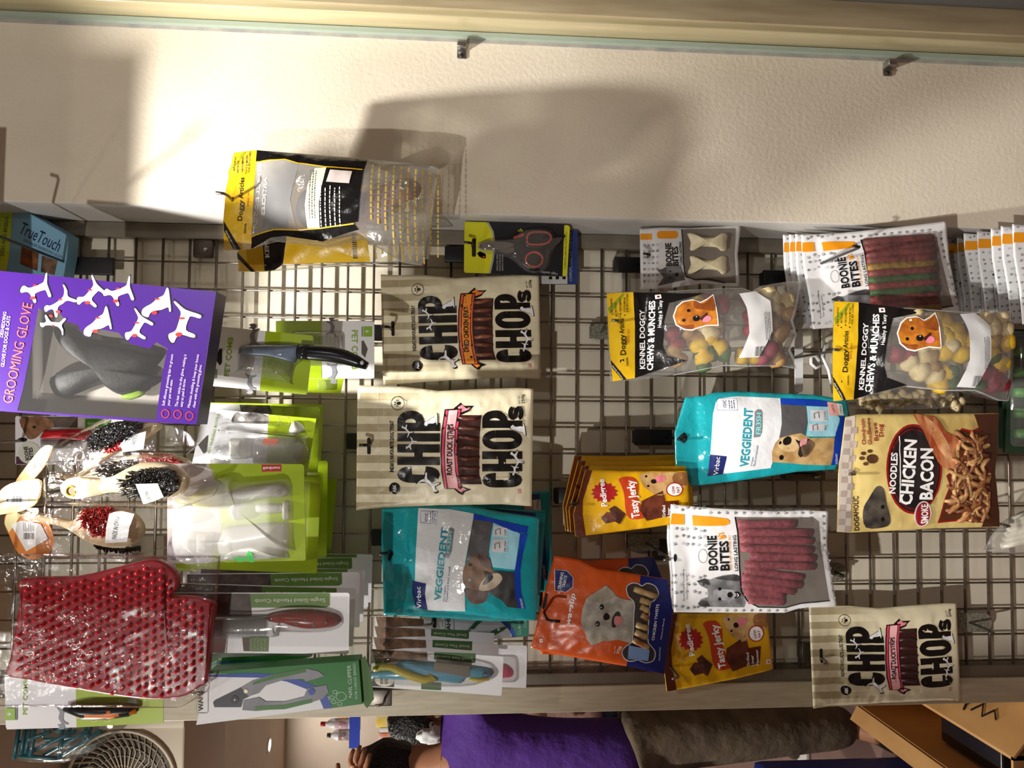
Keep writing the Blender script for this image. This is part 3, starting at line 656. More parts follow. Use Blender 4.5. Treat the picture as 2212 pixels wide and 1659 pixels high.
# bag with a leather shoe chew, seen from behind
def shoe_bag(S, label, seed, back=False):
    wh = mat((190, 190, 186), .4); yl = mat((228, 182, 24), .35)
    if not back:
        S.bag('clear_bag', [(65, 1045), (330, 1030), (560, 945), (1070, 1000), (1400, 905), (1800, 1160), (1990, 1190)], [(160, 90), (385, 62), (860, 120), (1500, 190), (2160, 240)], [(65, 1045), (55, 760), (80, 450), (160, 90)], [(1990, 1190), (2080, 820), (2110, 500), (2160, 240)], film((248, 248, 244), .07, .1, .5, 24, .15), .035, .003, seed, flat=.16, wf=14, foot=.6)
        br = mat((150, 100, 74), .5, c2=(120, 76, 52), nscale=40, bmp=(60, .4)); 
        S.dome('shoe_sole', sm([(1440, 470), (1700, 370), (1870, 335), (1970, 390), (1985, 470), (1930, 540), (1760, 600), (1700, 700), (1560, 800), (1440, 790), (1000, 860), (860, 780), (840, 600), (960, 470), (1200, 440)], 3), .016, br, .001, flat=.3)
        S.dome('shoe_upper', sm([(770, 640), (840, 480), (960, 430), (1080, 470), (1120, 640), (1060, 800), (920, 850), (800, 760)], 3), .024, mat((30, 32, 38), .7, c2=(60, 56, 54), nscale=90, bmp=(140, .8)), .004)
        a = S.L(1840, 435); v, f = lathe([(.0075, 0), (.0078, .002), (.006, .003), (.0045, .002), (.004, .0005)], 18); o = pyd('eyelet', v, f, STEEL, S.root, True); o.rotation_euler = (math.pi/2, 0, 0); o.location = (a[0], -.0165, a[1])
        S.poly('grey_tint', [(374, 186), (700, 196), (840, 250), (770, 600), (830, 884), (600, 870), (328, 908), (360, 400)], soft((150, 150, 152), .5, .2), .0007)
        S.poly('yellow_header', [(160, 92), (383, 66), (362, 400), (328, 1028), (70, 1043), (58, 760), (83, 450)], YEL, .0009)
        S.multi('black_border', [([(385, 66), (860, 124), (1496, 192), (1482, 322), (1100, 292), (830, 242), (700, 196), (374, 184)], KBLK), ([(325, 912), (600, 872), (880, 888), (1080, 882), (1395, 846), (1436, 900), (1070, 994), (700, 932), (560, 940), (330, 1026)], KBLK), ([(1118, 296), (1482, 326), (1452, 600), (1432, 830), (1064, 884), (1040, 620)], KBLK)])
        S.lines([[(372, 184), (700, 192), (830, 240), (1100, 290), (1465, 324)], [(325, 912), (600, 872), (880, 888), (1080, 882), (1395, 848)]], 11, yl, .0016, name='yellow_edging')
        S.poly('cream_label', [(1005, 300), (1120, 296), (1066, 640), (1062, 884), (940, 890), (925, 660), (945, 470)], mat((214, 216, 186), .5), .0013)
        S.poly('white_patch', [(1160, 325), (1374, 345), (1352, 470), (1132, 450)], mat((206, 194, 190), .5), .0018)
        quads(S, 'small_print', scribble(1075, 870, 510, 5, 46, 20, rnd=3), wh, .0018); quads(S, 'label_print', scribble(965, 790, 330, 3, 26, 12, rnd=4), mat((70, 70, 60), .5), .0018)
        S.text('KENNEL DOGGA', (452, 208), (398, 840), 50, mat((176, 176, 172), .5), .0012, .03, flip=True); S.text('ARTICLES', (520, 350), (500, 730), 44, mat((176, 176, 172), .5), .0012, .03, flip=True)
        quads(S, 'yellow_pattern', [q for k in range(10) for q in scribble(1548+k*66, 235+k*8 if k > 0 else 235, 1130 if 2 < k < 8 else 820 + 30*k, 1, 1, 30, rnd=k)], soft((222, 186, 70), .7, .4), .0011)
        S.ref = None
    else:
        S.bag('clear_bag', [(200, 1252), (465, 1250), (1500, 1172), (2060, 1120)], [(250, 420), (2080, 420)], [(200, 1252), (195, 900), (250, 420)], [(2060, 1120), (2090, 800), (2080, 420)], film((244, 244, 240), .06, .1, .5, 24, .10), .03, .003, seed, flat=.16, wf=14)
        S.poly('yellow_header', [(203, 1248), (198, 900), (252, 424), (470, 424), (440, 900), (463, 1246)], YEL, .0009)
        S.poly('black_panel', [(463, 1246), (440, 900), (470, 424), (760, 424), (700, 960), (650, 1190), (560, 1238)], KBLK, .0009)
        S.poly('yellow_panel', [(650, 1190), (700, 960), (760, 424), (1500, 424), (1480, 900), (1502, 1168)], YEL, .0010)
        S.text('KENNEL', (515, 1115), (490, 800), 46, WHITE, .0015, .035)
        quads(S, 'barcode', [rect(1340, 1135-k*17, 1385, 1135-k*17+9) for k in range(14)], BLACK, .0016)
        quads(S, 'yellow_pattern', [q for k in range(7) for q in scribble(1550+k*66, 500, 1110, 1, 1, 30, rnd=k)], mat((214, 176, 50), .5), .0011)
        S.poly('premium_stripe', [(192, 1060), (196, 1120), (330, 1252), (370, 1250)], BLACK, .0014)
    tag(S.root, label, 'dog chew', 'yellow-headed bags with shoe chews')
_ot = Sheet.text
def text2(s, st, p0, p1, h, mt, lift=.0012, bold=0.0, parent=None, name='lettering', shear=0, flip=False):
    return _ot(s, st, p0, p1, -h if flip else h, mt, lift, bold, parent, name, shear)
Sheet.text = text2
SB = Sheet('shoe_chew_bag', (80, 560), (2070, 700), 1.19, 1.15, crop=(470, 310, .22152))
shoe_bag(SB, 'yellow and black bag with a shoe chew, in front, over the cream wall', 6)
# header print of the shoe bag in its own pixels
def shoe_header(S):
    bl = mat((24, 22, 20), .4); rd = mat((196, 36, 30), .4)
    S.text('Doggy', (245, 760), (258, 560), 48, bl, .0014, .015); S.text('Articles', (252, 545), (262, 335), 44, bl, .0014, .015); S.text('SINCE 1971', (308, 620), (316, 468), 16, rd, .0014, .01)
    S.multi('kennel_logo', [([(148, 825), (185, 782), (255, 780), (246, 872), (180, 876)], rd), ([(190, 805), (240, 800), (236, 856), (190, 852)], bl), (ell(214, 828, 12, 16, 10), YEL)]); S.text('KENNEL', (282, 880), (288, 780), 18, bl, .0014, .02)
    for st, a, b in (('PET CHEWS', (172, 272), (188, 135)), ('ARTICLES', (205, 290), (215, 172)), ('GROOMING', (248, 280), (258, 135)), ('TOYS & MORE', (285, 300), (298, 118)), ('FOR PET LOVERS', (312, 280), (330, 82))): S.text(st, a, b, 18, bl, .0014, .01)
    S.poly('premium_stripe', [(62, 756), (66, 850), (160, 1040), (232, 1036)], bl, .0012); S.text('Premium Quality', (186, 1030), (92, 850), 18, WHITE, .0018, .01)
    S.poly('hang_hole', ell(150, 550, 16, 22, 12), HOLE, .0013); S.poly('green_swoosh', [(105, 320), (110, 260), (250, 85), (290, 80)], mat((150, 160, 30), .4), .0009)
shoe_header(SB)
SB2 = Sheet('shoe_chew_bag', (200, 830), (2070, 780), 1.25, 1.24, crop=(470, 310, .22152))
shoe_bag(SB2, 'yellow and black bag half hidden behind the shoe chew bag', 7, True)
hook('bronze wire hook through the yellow header over the cream wall', (503, 433), 1.19, 1.15, 'steel', (.05, .02))
# ------------------------------------------------------------------ white paw-print bags of chew sticks
PAWW = gloss((226, 226, 228), .3, bmp=(40, .2, .002)); PGREY = mat((120, 120, 124), .5); PLG = mat((184, 186, 196), .5); BORA = mat((236, 152, 22), .4)
P_ = Sheet('stick_bag', (125, 790), (2140, 800), 1.245, 1.225, crop=(1430, 1070, .17179))
WP = (px(*P_.cv(150, 1470), 1.245)-px(*P_.cv(110, 112), 1.245)).length
def paws(S, pts, r=26, seed=1):
    R = random.Random(seed); Q = []; Q2 = []
    for x, y in pts: (Q if R.random() < .7 else Q2).extend(paw(x, y, r, (-math.cos(R.uniform(-.8, .8)), R.uniform(-.6, .6))))
    quads(S, 'paw_pattern', Q, PGREY, .0008)
    if Q2: quads(S, 'pale_paw_pattern', Q2, PLG, .0008)
def bb_shell(S, seed, edges=None, wr=.0014):
    S.bag('bag', *(edges or ([(150, 1470), (700, 1475), (1540, 1475), (1700, 1420), (1850, 1400), (2200, 1395)], [(110, 112), (270, 130), (700, 165), (1400, 200), (1800, 187), (2085, 200)], [(150, 1470), (140, 1000), (100, 550), (110, 112)], [(2200, 1395), (2130, 1050), (2060, 640), (2085, 200)])), PAWW, .010, wr, seed, flat=.12, wf=20)
    S.poly('orange_bar', [(118, 228), (278, 237), (278, 368), (104, 362)], BORA, .0009)
def bb_print(S, seed):
    bl = mat((22, 22, 24), .35)
    S.poly('orange_capsule', [(375, 250), (600, 262), (800, 285), (838, 318), (830, 350), (780, 372), (600, 378), (385, 380)], BORA, .001)
    S.text('BOONIE', (682, 930), (660, 497), 112, bl, .0014, .03); S.text('BITES', (824, 930), (808, 560), 112, bl, .0014, .03)
    S.text('THE CHEF OF YOUR PET', (854, 925), (834, 490), 22, BORA, .0013, .01); S.text('LONG LASTING', (932, 935), (908, 490), 42, bl, .0014, .02)
    quads(S, 'orange_paw', paw(735, 505, 62, (-.9, -.4)), BORA, .0012); S.lines([ell(500, 755, 55, 85, 20)], 5, PGREY, .0012, closed=True, name='dog_sketch')
    S.text('Recloseable Packaging', (280, 1322), (272, 930), 18, bl, .0012); S.text('Tear here to open', (322, 1312), (314, 1000), 18, bl, .0012)
    gm = dogm((90, 90, 92), (150, 150, 152)); dk = dogm((38, 38, 40), (80, 80, 82)); lg = dogm((170, 170, 174), (120, 120, 124))
    S.multi('dog_picture', [([(430, 1070), (520, 1035), (590, 1050), (650, 1020), (760, 990), (880, 975), (950, 1000), (962, 1120), (985, 1210), (1040, 1330), (1020, 1400), (480, 1395), (445, 1360), (480, 1300), (570, 1270), (560, 1170), (480, 1130)], gm),
                            ([(430, 1070), (520, 1035), (575, 1060), (600, 1110), (520, 1130)], dk), ([(480, 1395), (445, 1360), (490, 1310), (560, 1320), (600, 1392)], dk), (sm([(650, 1030), (880, 980), (950, 1010), (940, 1060), (780, 1050)], 3), dk),
                            (sm([(640, 1180), (760, 1170), (900, 1180), (960, 1240), (900, 1290), (760, 1310), (650, 1260)], 3), lg), (ell(710, 1165, 20, 22, 12), BLACK), (ell(712, 1292, 20, 22, 12), BLACK), (ell(838, 1236, 34, 36, 14), BLACK),
                            (sm([(890, 1195), (940, 1200), (970, 1240), (930, 1275), (885, 1280), (920, 1240)], 3), BLACK), (sm([(915, 1210), (950, 1240), (920, 1268), (935, 1240)], 2), WHITE)])
    paws(S, [(x+random.uniform(-18, 18), y+random.uniform(-18, 18)) for x in range(180, 560, 72) for y in (165, 430, 520, 610, 1010, 1110, 1210, 1400)]+[(x, 215) for x in range(600, 1900, 105)]+[(x, 1440) for x in range(600, 1600, 105)]+[(2020, y) for y in range(260, 640, 90)]+[(2075+k*14, 720+k*95) for k in range(7)], 30, seed)
def sticks(S, rows, cols, r=.0074):
    for k, (x0, y0, x1, y1) in enumerate(rows):
        n = 6; pp = [(x0+(x1-x0)*i/n, y0+(y1-y0)*i/n+random.uniform(-5, 5)) for i in range(n+1)]
        S.rod('chew_stick', pp, [r*random.uniform(.92, 1.06) for _ in pp], cols[k % len(cols)], .0008, n=8)
WINP = [(905, 268), (1830, 272), (1870, 262), (1955, 330), (1975, 640), (2086, 1306), (1740, 1342), (1540, 1396), (1200, 1390), (1045, 1305), (975, 1180), (955, 900), (932, 500)]
def bb_window(S):
    S.poly('clear_window', WINP, mat((120, 112, 104), .2), .0008)
    S.lines([[(905, 266), (930, 450), (950, 900), (975, 1190), (1060, 1320), (1200, 1395), (1540, 1400), (1740, 1345), (2095, 1315)]], 17, BLACK, .0013, name='window_border')
    T0 = S.T; S.T = lambda a, c: T0(a, c)+.0092
    S.poly('window_film', WINP, film((255, 255, 255), .05, .1, .5, 30, .03), 0); S.T = T0
STK = mat((112, 38, 50), .6, c2=(150, 66, 76), nscale=160, bmp=(200, .8))
bb_shell(P_, 11); bb_print(P_, 2); bb_window(P_)
sticks(P_, [(935, 350, 1650, 350), (945, 450, 1850, 460), (955, 548, 1865, 565), (965, 650, 1860, 670), (1075, 750, 1885, 775), (1015, 858, 1890, 870), (1010, 925, 1740, 1010), (980, 1010, 1720, 1110), (980, 1095, 1640, 1180), (1010, 1190, 1510, 1235), (1070, 1300, 1505, 1315)], [STK])
P_.poly('hang_hole', ell(165, 785, 22, 50, 14), HOLE); tag(P_.root, 'white paw-print bag with a window full of pink-red chew sticks', 'dog chews', 'white paw-print bags')
hook('chrome hook through the bag of pink-red sticks', (1448, 1207), 1.245, 1.235, 'hammer', (.035, .025), plw=.03)
def bb_plain(label, top, bot, tl, tr, Y, Yb=None, seed=1, yaw=0, grp='spare white paw-print bags stacked behind'):
    S = inst('stick_bag', P_, top, bot, Y, tl, tr, WP, Yb, yaw); S.sub = .02
    bb_shell(S, seed, wr=.001); paws(S, [(x+random.uniform(-18, 18), y+random.uniform(-18, 18)) for x in range(180, 900, 78) for y in (165, 430, 520, 610, 700, 800, 900, 1010, 1110, 1210, 1300, 1400)]+[(x, 180) for x in range(900, 2000, 110)], 24, seed)
    S.text('Recloseable Packaging', (280, 1322), (272, 930), 18, BLACK, .0012); S.text('Tear here to open', (322, 1312), (314, 1000), 18, BLACK, .0012)
    tag(S.root, label, 'dog chews', grp); return S
for k in range(2):
    Y = 1.285+.03*k; top = (1445+k*2, 1205-k*3); bot = (1770-k*10, 1200-k*6)
    bb_plain(['white paw-print bag directly behind the pink-red stick bag', 'white paw-print bag farthest back behind the pink-red stick bag'][k], top, bot, (top[0]+2, top[1]+112-k*3), (top[0]-3, top[1]-113+k*3), Y, seed=20+k)
# bag with red, green and yellow sticks + three behind it
M_ = inst('stick_bag', P_, (1742, 609), (2056, 583), 1.26, (1737, 712), (1744, 507), WP, 1.24)
bb_shell(M_, 12, ([(150, 1470), (1000, 1475), (1540, 1475), (2200, 1440)], [(110, 112), (700, 140), (1400, 130), (2130, 100)], [(150, 1470), (140, 1000), (100, 550), (110, 112)], [(2200, 1440), (2150, 1050), (2100, 640), (2130, 100)])); bb_print(M_, 3); bb_window(M_)
rs_ = mat((126, 48, 44), .6, c2=(92, 30, 30), nscale=120, bmp=(160, .7)); gs_ = mat((52, 84, 34), .6, c2=(36, 62, 24), nscale=120, bmp=(160, .7)); ys_ = mat((146, 114, 28), .6, c2=(112, 84, 20), nscale=120, bmp=(160, .7))
sticks(M_, [(940, 310+k*92, 1880+10*(k % 3), 330+k*90) for k in range(12)], [rs_, rs_, rs_, rs_, ys_, rs_, gs_, rs_, gs_, rs_, rs_, ys_])
tag(M_.root, 'white paw-print bag with red, green and yellow chew sticks in its window', 'dog chews', 'white paw-print bags')
for k in range(3):
    bb_plain(['white paw-print bag first behind the red, green and yellow sticks', 'white paw-print bag second behind the red, green and yellow sticks', 'white paw-print bag third behind the red, green and yellow sticks'][k], (1725-k*13, 607+k), (2030-k*14, 600), (1722-k*13, 707), (1727-k*13, 503), 1.29+k*.025, seed=30+k)
hook('long black hook sticking out over the red, green and yellow sticks', (1700, 600), GY-.02, 1.125, 'black', (.045, .015))
# fanned stack on one hook, lower right of the niche
for k, (x, y) in enumerate(((2041, 517), (2055, 512), (2076, 508), (2091, 504), (2120, 499), (2150, 493), (2172, 488), (2197, 484))):
    Y = 1.40-.03*k; h_ = 203*(1.27/Y); bb_plain('white paw-print bag, %s from the left in the fanned row beyond the stick bags' % ['first', 'second', 'third', 'fourth', 'fifth', 'sixth', 'seventh', 'eighth'][k], (x, y+h_/2), (x+330*1.26/Y, y+h_/2-12), (x-2, y+h_), (x+2, y), Y, seed=40+k, grp='fanned row of white paw-print bags')
hook('black hook running through the fanned row of white paw-print bags', (2056, 617), GY-.02, 1.155, 'black', (.05, .015))
# small bone bag
S = Sheet('bone_bag', (1383, 560), (1598, 552), 1.33, 1.32); bl = BLACK
S.bag('bag', [(1384, 625), (1450, 622), (1520, 612), (1565, 618), (1597, 618)], [(1382, 495), (1430, 491), (1490, 494), (1600, 486)], [(1384, 625), (1382, 495)], [(1597, 618), (1592, 550), (1600, 486)], PAWW, .010, .001, 50)
S.poly('orange_bar', rect(1383, 505, 1408, 518), BORA); S.poly('orange_capsule', rrect(1418, 500, 1463, 517, 7), BORA)
S.poly('clear_window', [(1470, 497), (1588, 494), (1584, 550), (1588, 612), (1560, 612), (1515, 606), (1480, 602), (1474, 580)], mat((120, 112, 104), .25), .0008); S.lines([[(1471, 497), (1473, 570), (1478, 598), (1500, 606), (1530, 604), (1565, 612)]], 2.2, bl, .0013, name='window_border')
S.text('BOONIE', (1449, 576), (1447, 527), 13, bl, .0014, .03); S.text('BITES', (1463, 576), (1461, 535), 13, bl, .0014, .03); S.text('LONG LASTING', (1471, 574), (1469, 525), 5.5, bl, .0013, .02)
S.multi('dog_picture', [([(1418, 584), (1430, 582), (1440, 576), (1468, 576), (1474, 590), (1478, 606), (1420, 618), (1432, 600)], dogm((80, 80, 82), (140, 140, 142))), (ell(1446, 588, 2.2, 2.2, 8), BLACK), (ell(1446, 602, 2.2, 2.2, 8), BLACK), (ell(1460, 595, 4, 4, 10), BLACK)])
BONE = mat((226, 218, 186), .4, c2=(208, 196, 158), nscale=60, bmp=(60, .3))
for y in (526, 574):
    S.dome('rawhide_bone', sm([(1478, y-20), (1490, y-22), (1500, y-13), (1548, y-13), (1560, y-22), (1572, y-18), (1572, y), (1572, y+18), (1560, y+22), (1548, y+13), (1500, y+13), (1490, y+22), (1478, y+20), (1482, y)], 4), .012, BONE, .004)
paws(S, [(1392+k*9, 530+13*j) for k in range(4) for j in range(7)], 4, 5)
tag(S.root, 'small white paw-print bag with two knotted rawhide bones in its window', 'dog chews', 'white paw-print bags')
hook('black hook through the small bag of two rawhide bones', (1398, 556), 1.33, 1.30, 'black', (.045, .012))
# ------------------------------------------------------------------ teal chew pouches
TEAL = gloss((26, 150, 160), .14, bmp=(34, .8, .004)); VWH = gloss((214, 216, 220), .15, bmp=(34, .7, .004)); NAVY = gloss((22, 34, 96), .25); VBL = gloss((20, 60, 170), .25); LBL = gloss((150, 205, 222), .3); VGR = gloss((84, 82, 84), .3); TTX = mat((30, 140, 156), .35)
def veg_common(S, wp, t, pill, navy, nt, strip, grey, lb, low, vohc, boxes, sm_t):
    S.poly('white_panel', wp, VWH, .0008); S.poly('grey_panel', grey, VGR, .001); S.poly('pale_blue_panel', lb, LBL, .001); S.poly('blue_strip', strip, VBL, .0012); S.poly('lower_blue_strip', low, VBL, .0013); S.poly('navy_badge', navy, NAVY, .0012)
    S.text('VEGGIEDENT', t[0], t[1], t[2], TTX, .0014, .035); S.poly('grey_pill', pill[0], mat((120, 122, 126), .3), .0011); S.text('FR3SH', pill[1], pill[2], pill[3], mat((120, 220, 225), .35), .0016, .01)
    S.text('Virbac', nt[0], nt[1], nt[2], WHITE, .0017); nv = mat((50, 60, 120), .4)
    S.lines([vohc], 4, nv, .0012, closed=True, name='seal_frame'); xs = [p[0] for p in vohc]; ys = [p[1] for p in vohc]
    S.text('VOHC', (sum(xs)/4-10, max(ys)-25), (sum(xs)/4-10, min(ys)+25), 40, nv, .0013); quads(S, 'seal_print', scribble(sum(xs)/4+20, max(ys)-20, min(ys)+25, 3, 26, 14, rnd=3), nv, .0013)
    for b, st in zip(boxes, ('Z-SHAPE', 'FR3SH')):
        S.poly('icon_panel', b, mat((206, 208, 212), .3), .0014); S.text(st, (b[1][0]-14, b[2][1]-14), (b[1][0]-14, b[1][1]+14), 26, nv, .0018)
        cx = sum(p[0] for p in b)/4-25; cy = sum(p[1] for p in b)/4; S.lines([[(cx-30, cy+35), (cx-35, cy-20), (cx+20, cy-40), (cx+25, cy+30)]], 9, VGR, .0018, name='icon_drawing')
    S.text('Oral Hygiene', (sm_t[0][0], sm_t[0][1]), (sm_t[0][0]+(sm_t[1][0]-sm_t[0][0])*.45, sm_t[0][1]+(sm_t[1][1]-sm_t[0][1])*.45), 24, nv, .0013)
    S.text('Pleasant and fresh breath', (sm_t[0][0]+34, sm_t[0][1]), (sm_t[1][0]+34, sm_t[1][1]), 26, nv, .0013)
V1 = Sheet('dental_chew_pouch', (120, 680), (2070, 590), 1.30, 1.27, crop=(1440, 830, .18535))
V1.bag('pouch', [(110, 1200), (330, 1185), (900, 1110), (1500, 1010), (1950, 985)], [(215, 155), (430, 135), (560, 95), (820, 82), (1300, 110), (1700, 125), (2090, 190)], [(110, 1200), (92, 560), (215, 155)], [(1950, 985), (2060, 500), (2130, 370), (2090, 190)], TEAL, .02, .0018, 60, flat=.14, wf=18, foot=1)
veg_common(V1, [(600, 165), (820, 142), (1290, 165), (1282, 560), (1172, 968), (640, 1040), (478, 1068), (522, 350), (560, 210)], ((912, 962), (962, 285), 96), ([(985, 320), (1020, 292), (1060, 298), (1072, 330), (1062, 560), (1040, 610), (968, 618)], (1046, 580), (1060, 335), 58),
           [(490, 815), (675, 835), (640, 1045), (468, 1070)], ((585, 1056), (600, 845), 56), [(1295, 166), (1690, 182), (1842, 202), (1836, 262), (1290, 237)], [(1290, 237), (1580, 256), (1580, 450), (1540, 580), (1256, 620), (1290, 420)], [(1580, 256), (1850, 265), (1980, 400), (1910, 605), (1560, 605), (1585, 450)],
           [(1972, 376), (2054, 376), (2040, 500), (1992, 700), (1962, 930), (1872, 938), (1920, 560), (1976, 450)], rect(570, 165, 798, 303), [[(1625, 295), (1818, 300), (1818, 432), (1622, 428)], [(1600, 460), (1818, 462), (1780, 542), (1596, 540)]], ((958, 948), (988, 710)))
V1.multi('size_label', [([(1830, 207), (1942, 222), (1972, 362), (1850, 366)], mat((222, 160, 150), .35)), ([(1942, 222), (2012, 236), (2030, 366), (1972, 362)], mat((226, 226, 214), .35))], lift=.0016); V1.text('LARGE', (1918, 325), (1895, 235), 28, NAVY, .0021); V1.text('>30kg', (2008, 340), (1992, 248), 28, NAVY, .0021)
gd = dogm((196, 164, 112), (160, 122, 72))
V1.multi('dog_picture', [([(1185, 900), (1176, 780), (1210, 682), (1260, 622), (1400, 582), (1500, 566), (1570, 602), (1610, 622), (1905, 616), (1890, 850), (1870, 938), (1560, 930), (1400, 912)], gd), (sm([(1270, 640), (1400, 600), (1480, 640), (1460, 760), (1340, 780), (1250, 720)], 3), dogm((214, 190, 146), (190, 158, 110))),
                         (sm([(1300, 640), (1350, 602), (1390, 625), (1385, 680), (1340, 704), (1302, 690)], 3), BLACK), (ell(1285, 845, 26, 30, 14), BLACK), (sm([(1250, 690), (1262, 655), (1282, 672), (1270, 695)], 2), BLACK), (sm([(1435, 640), (1500, 660), (1590, 630), (1600, 700), (1560, 800), (1505, 842), (1472, 800), (1482, 720)], 3), mat((34, 22, 20), .5)),
                         (sm([(1500, 650), (1570, 622), (1560, 690), (1500, 722), (1485, 690)], 3), mat((222, 150, 156), .4)), (sm([(1500, 720), (1560, 690), (1600, 640), (1660, 700), (1600, 800), (1540, 840)], 3), dogm((120, 96, 70), (80, 62, 46)))], lift=.0013)
V1.text('VETERINARY', (1955, 925), (1940, 800), 30, WHITE, .0019); V1.poly('hang_hole', [(125, 630), (160, 590), (200, 560), (240, 610), (240, 650), (205, 690), (170, 670)], HOLE)
tag(V1.root, 'teal and white pouch with a golden dog, beside the brown noodle bag', 'dental chews', 'teal dental chew pouches')
hook('black hook through the teal golden-dog pouch', (1472, 948), 1.30, 1.275, 'black', (.06, .012))
V2 = Sheet('dental_chew_pouch', (66, 800), (1965, 880), 1.26, 1.235, crop=(815, 1070, .17631))
WV = (px(*V2.cv(80, 1465), 1.26)-px(*V2.cv(60, 155), 1.26)).length
V2.bag('pouch', [(80, 1465), (480, 1475), (900, 1500), (1350, 1540), (1940, 1520)], [(60, 155), (480, 130), (1080, 105), (1250, 150), (1540, 205), (1985, 270)], [(80, 1465), (70, 1000), (50, 560), (60, 155)], [(1940, 1520), (1965, 1250), (1975, 800), (1985, 270)], TEAL, .024, .0026, 61, flat=.16, wf=20, foot=1)
veg_common(V2, [(512, 150), (900, 160), (1195, 210), (1150, 480), (1092, 800), (1088, 1388), (630, 1388), (472, 1040), (492, 600)], ((792, 1262), (884, 378), 82), ([(895, 385), (925, 366), (962, 390), (936, 640), (905, 728), (848, 722), (890, 440)], (910, 668), (938, 415), 42),
           [(445, 1030), (615, 1050), (600, 1180), (630, 1385), (482, 1350), (440, 1180)], ((555, 1360), (545, 1090), 60), [(1190, 210), (1400, 260), (1850, 370), (1832, 450), (1680, 420), (1400, 300), (1186, 275)], [(1186, 275), (1430, 302), (1390, 480), (1372, 700), (1262, 682), (1110, 760), (1150, 480)], [(1430, 312), (1700, 420), (1750, 450), (1690, 870), (1430, 832), (1382, 650)],
           [(1750, 450), (1842, 456), (1782, 700), (1752, 900), (1762, 1150), (1815, 1365), (1732, 1350), (1692, 1180), (1682, 900), (1742, 600)], [(540, 180), (748, 190), (740, 335), (545, 320)], [[(1450, 340), (1600, 380), (1590, 480), (1425, 470)], [(1425, 500), (1600, 510), (1595, 660), (1415, 650)]], ((842, 1268), (886, 830)))
V2.multi('dog_picture', [([(1450, 870), (1680, 900), (1692, 1180), (1732, 1350), (1600, 1330), (1530, 1240), (1400, 1160), (1340, 1110)], dogm((24, 22, 22), (50, 46, 44))), (sm([(1105, 790), (1230, 682), (1330, 690), (1400, 752), (1410, 830), (1440, 890), (1420, 1000), (1330, 1110), (1200, 1110), (1090, 1060), (1066, 920)], 3), dogm((134, 98, 66), (96, 66, 44))),
                         (sm([(1085, 1100), (1200, 1110), (1360, 1130), (1340, 1250), (1260, 1285), (1170, 1280), (1110, 1190)], 3), dogm((92, 54, 40), (70, 40, 30))), (sm([(1250, 690), (1390, 730), (1405, 850), (1330, 830), (1270, 760)], 3), dogm((84, 50, 40), (60, 36, 28))), (sm([(1330, 960), (1480, 900), (1540, 980), (1420, 1100), (1260, 1108)], 3), dogm((200, 186, 166), (170, 150, 126))),
                         (ell(1160, 800, 24, 20, 12), BLACK), (ell(1150, 985, 26, 20, 12), BLACK), (sm([(1320, 880), (1400, 900), (1430, 960), (1360, 1030), (1300, 1040), (1340, 960)], 3), mat((30, 22, 22), .4))], lift=.0013)
V2.text('VETERINARY', (1800, 1355), (1770, 1220), 30, WHITE, .0019); V2.poly('hang_hole', [(150, 690), (190, 680), (200, 720), (160, 800), (130, 790)], HOLE)
tag(V2.root, 'glossy teal and white pouch with a beagle, below the larger pink-ribbon cream pouch', 'dental chews', 'teal dental chew pouches')
hook('black hook through the beagle pouch', (842, 1190), 1.26, 1.235, 'black', (.045, .012))
for k, (top, bot) in enumerate((((862, 1184), (1192, 1172)), ((855, 1195), (1172, 1215)))):
    S = inst('dental_chew_pouch', V2, top, bot, [1.33, 1.29][k], (top[0]+2, top[1]+110), (top[0]-2, top[1]-110), WV)
    S.bag('pouch', [(80, 1465), (1940, 1520)], [(60, 155), (1985, 200)], [(80, 1465), (60, 155)], [(1940, 1520), (1985, 200)], TEAL, .012, .0015, 62+k, flat=.16)
    S.poly('lower_blue_strip', [(1660, 450), (1860, 456), (1880, 900), (1872, 1365), (1772, 1350), (1742, 900)], VBL, .0013); S.poly('navy_strip', [(1190, 180), (1850, 230), (1830, 360), (1186, 275)], NAVY, .0013)
    S.multi('size_label', [(rect(1640, 300, 1760, 440), mat((222, 160, 150), .35)), (rect(1760, 300, 1850, 440), mat((226, 226, 214), .35))], lift=.0016); S.text('>30kg', (1825, 430), (1825, 310), 34, NAVY, .0021); S.text('VETERINARY', (1862, 1355), (1855, 1150), 36, WHITE, .0019)
    tag(S.root, ['teal pouch farthest back behind the beagle pouch, only its lower edge showing', 'teal pouch sandwiched right behind the beagle pouch'][k], 'dental chews', 'teal dental chew pouches')
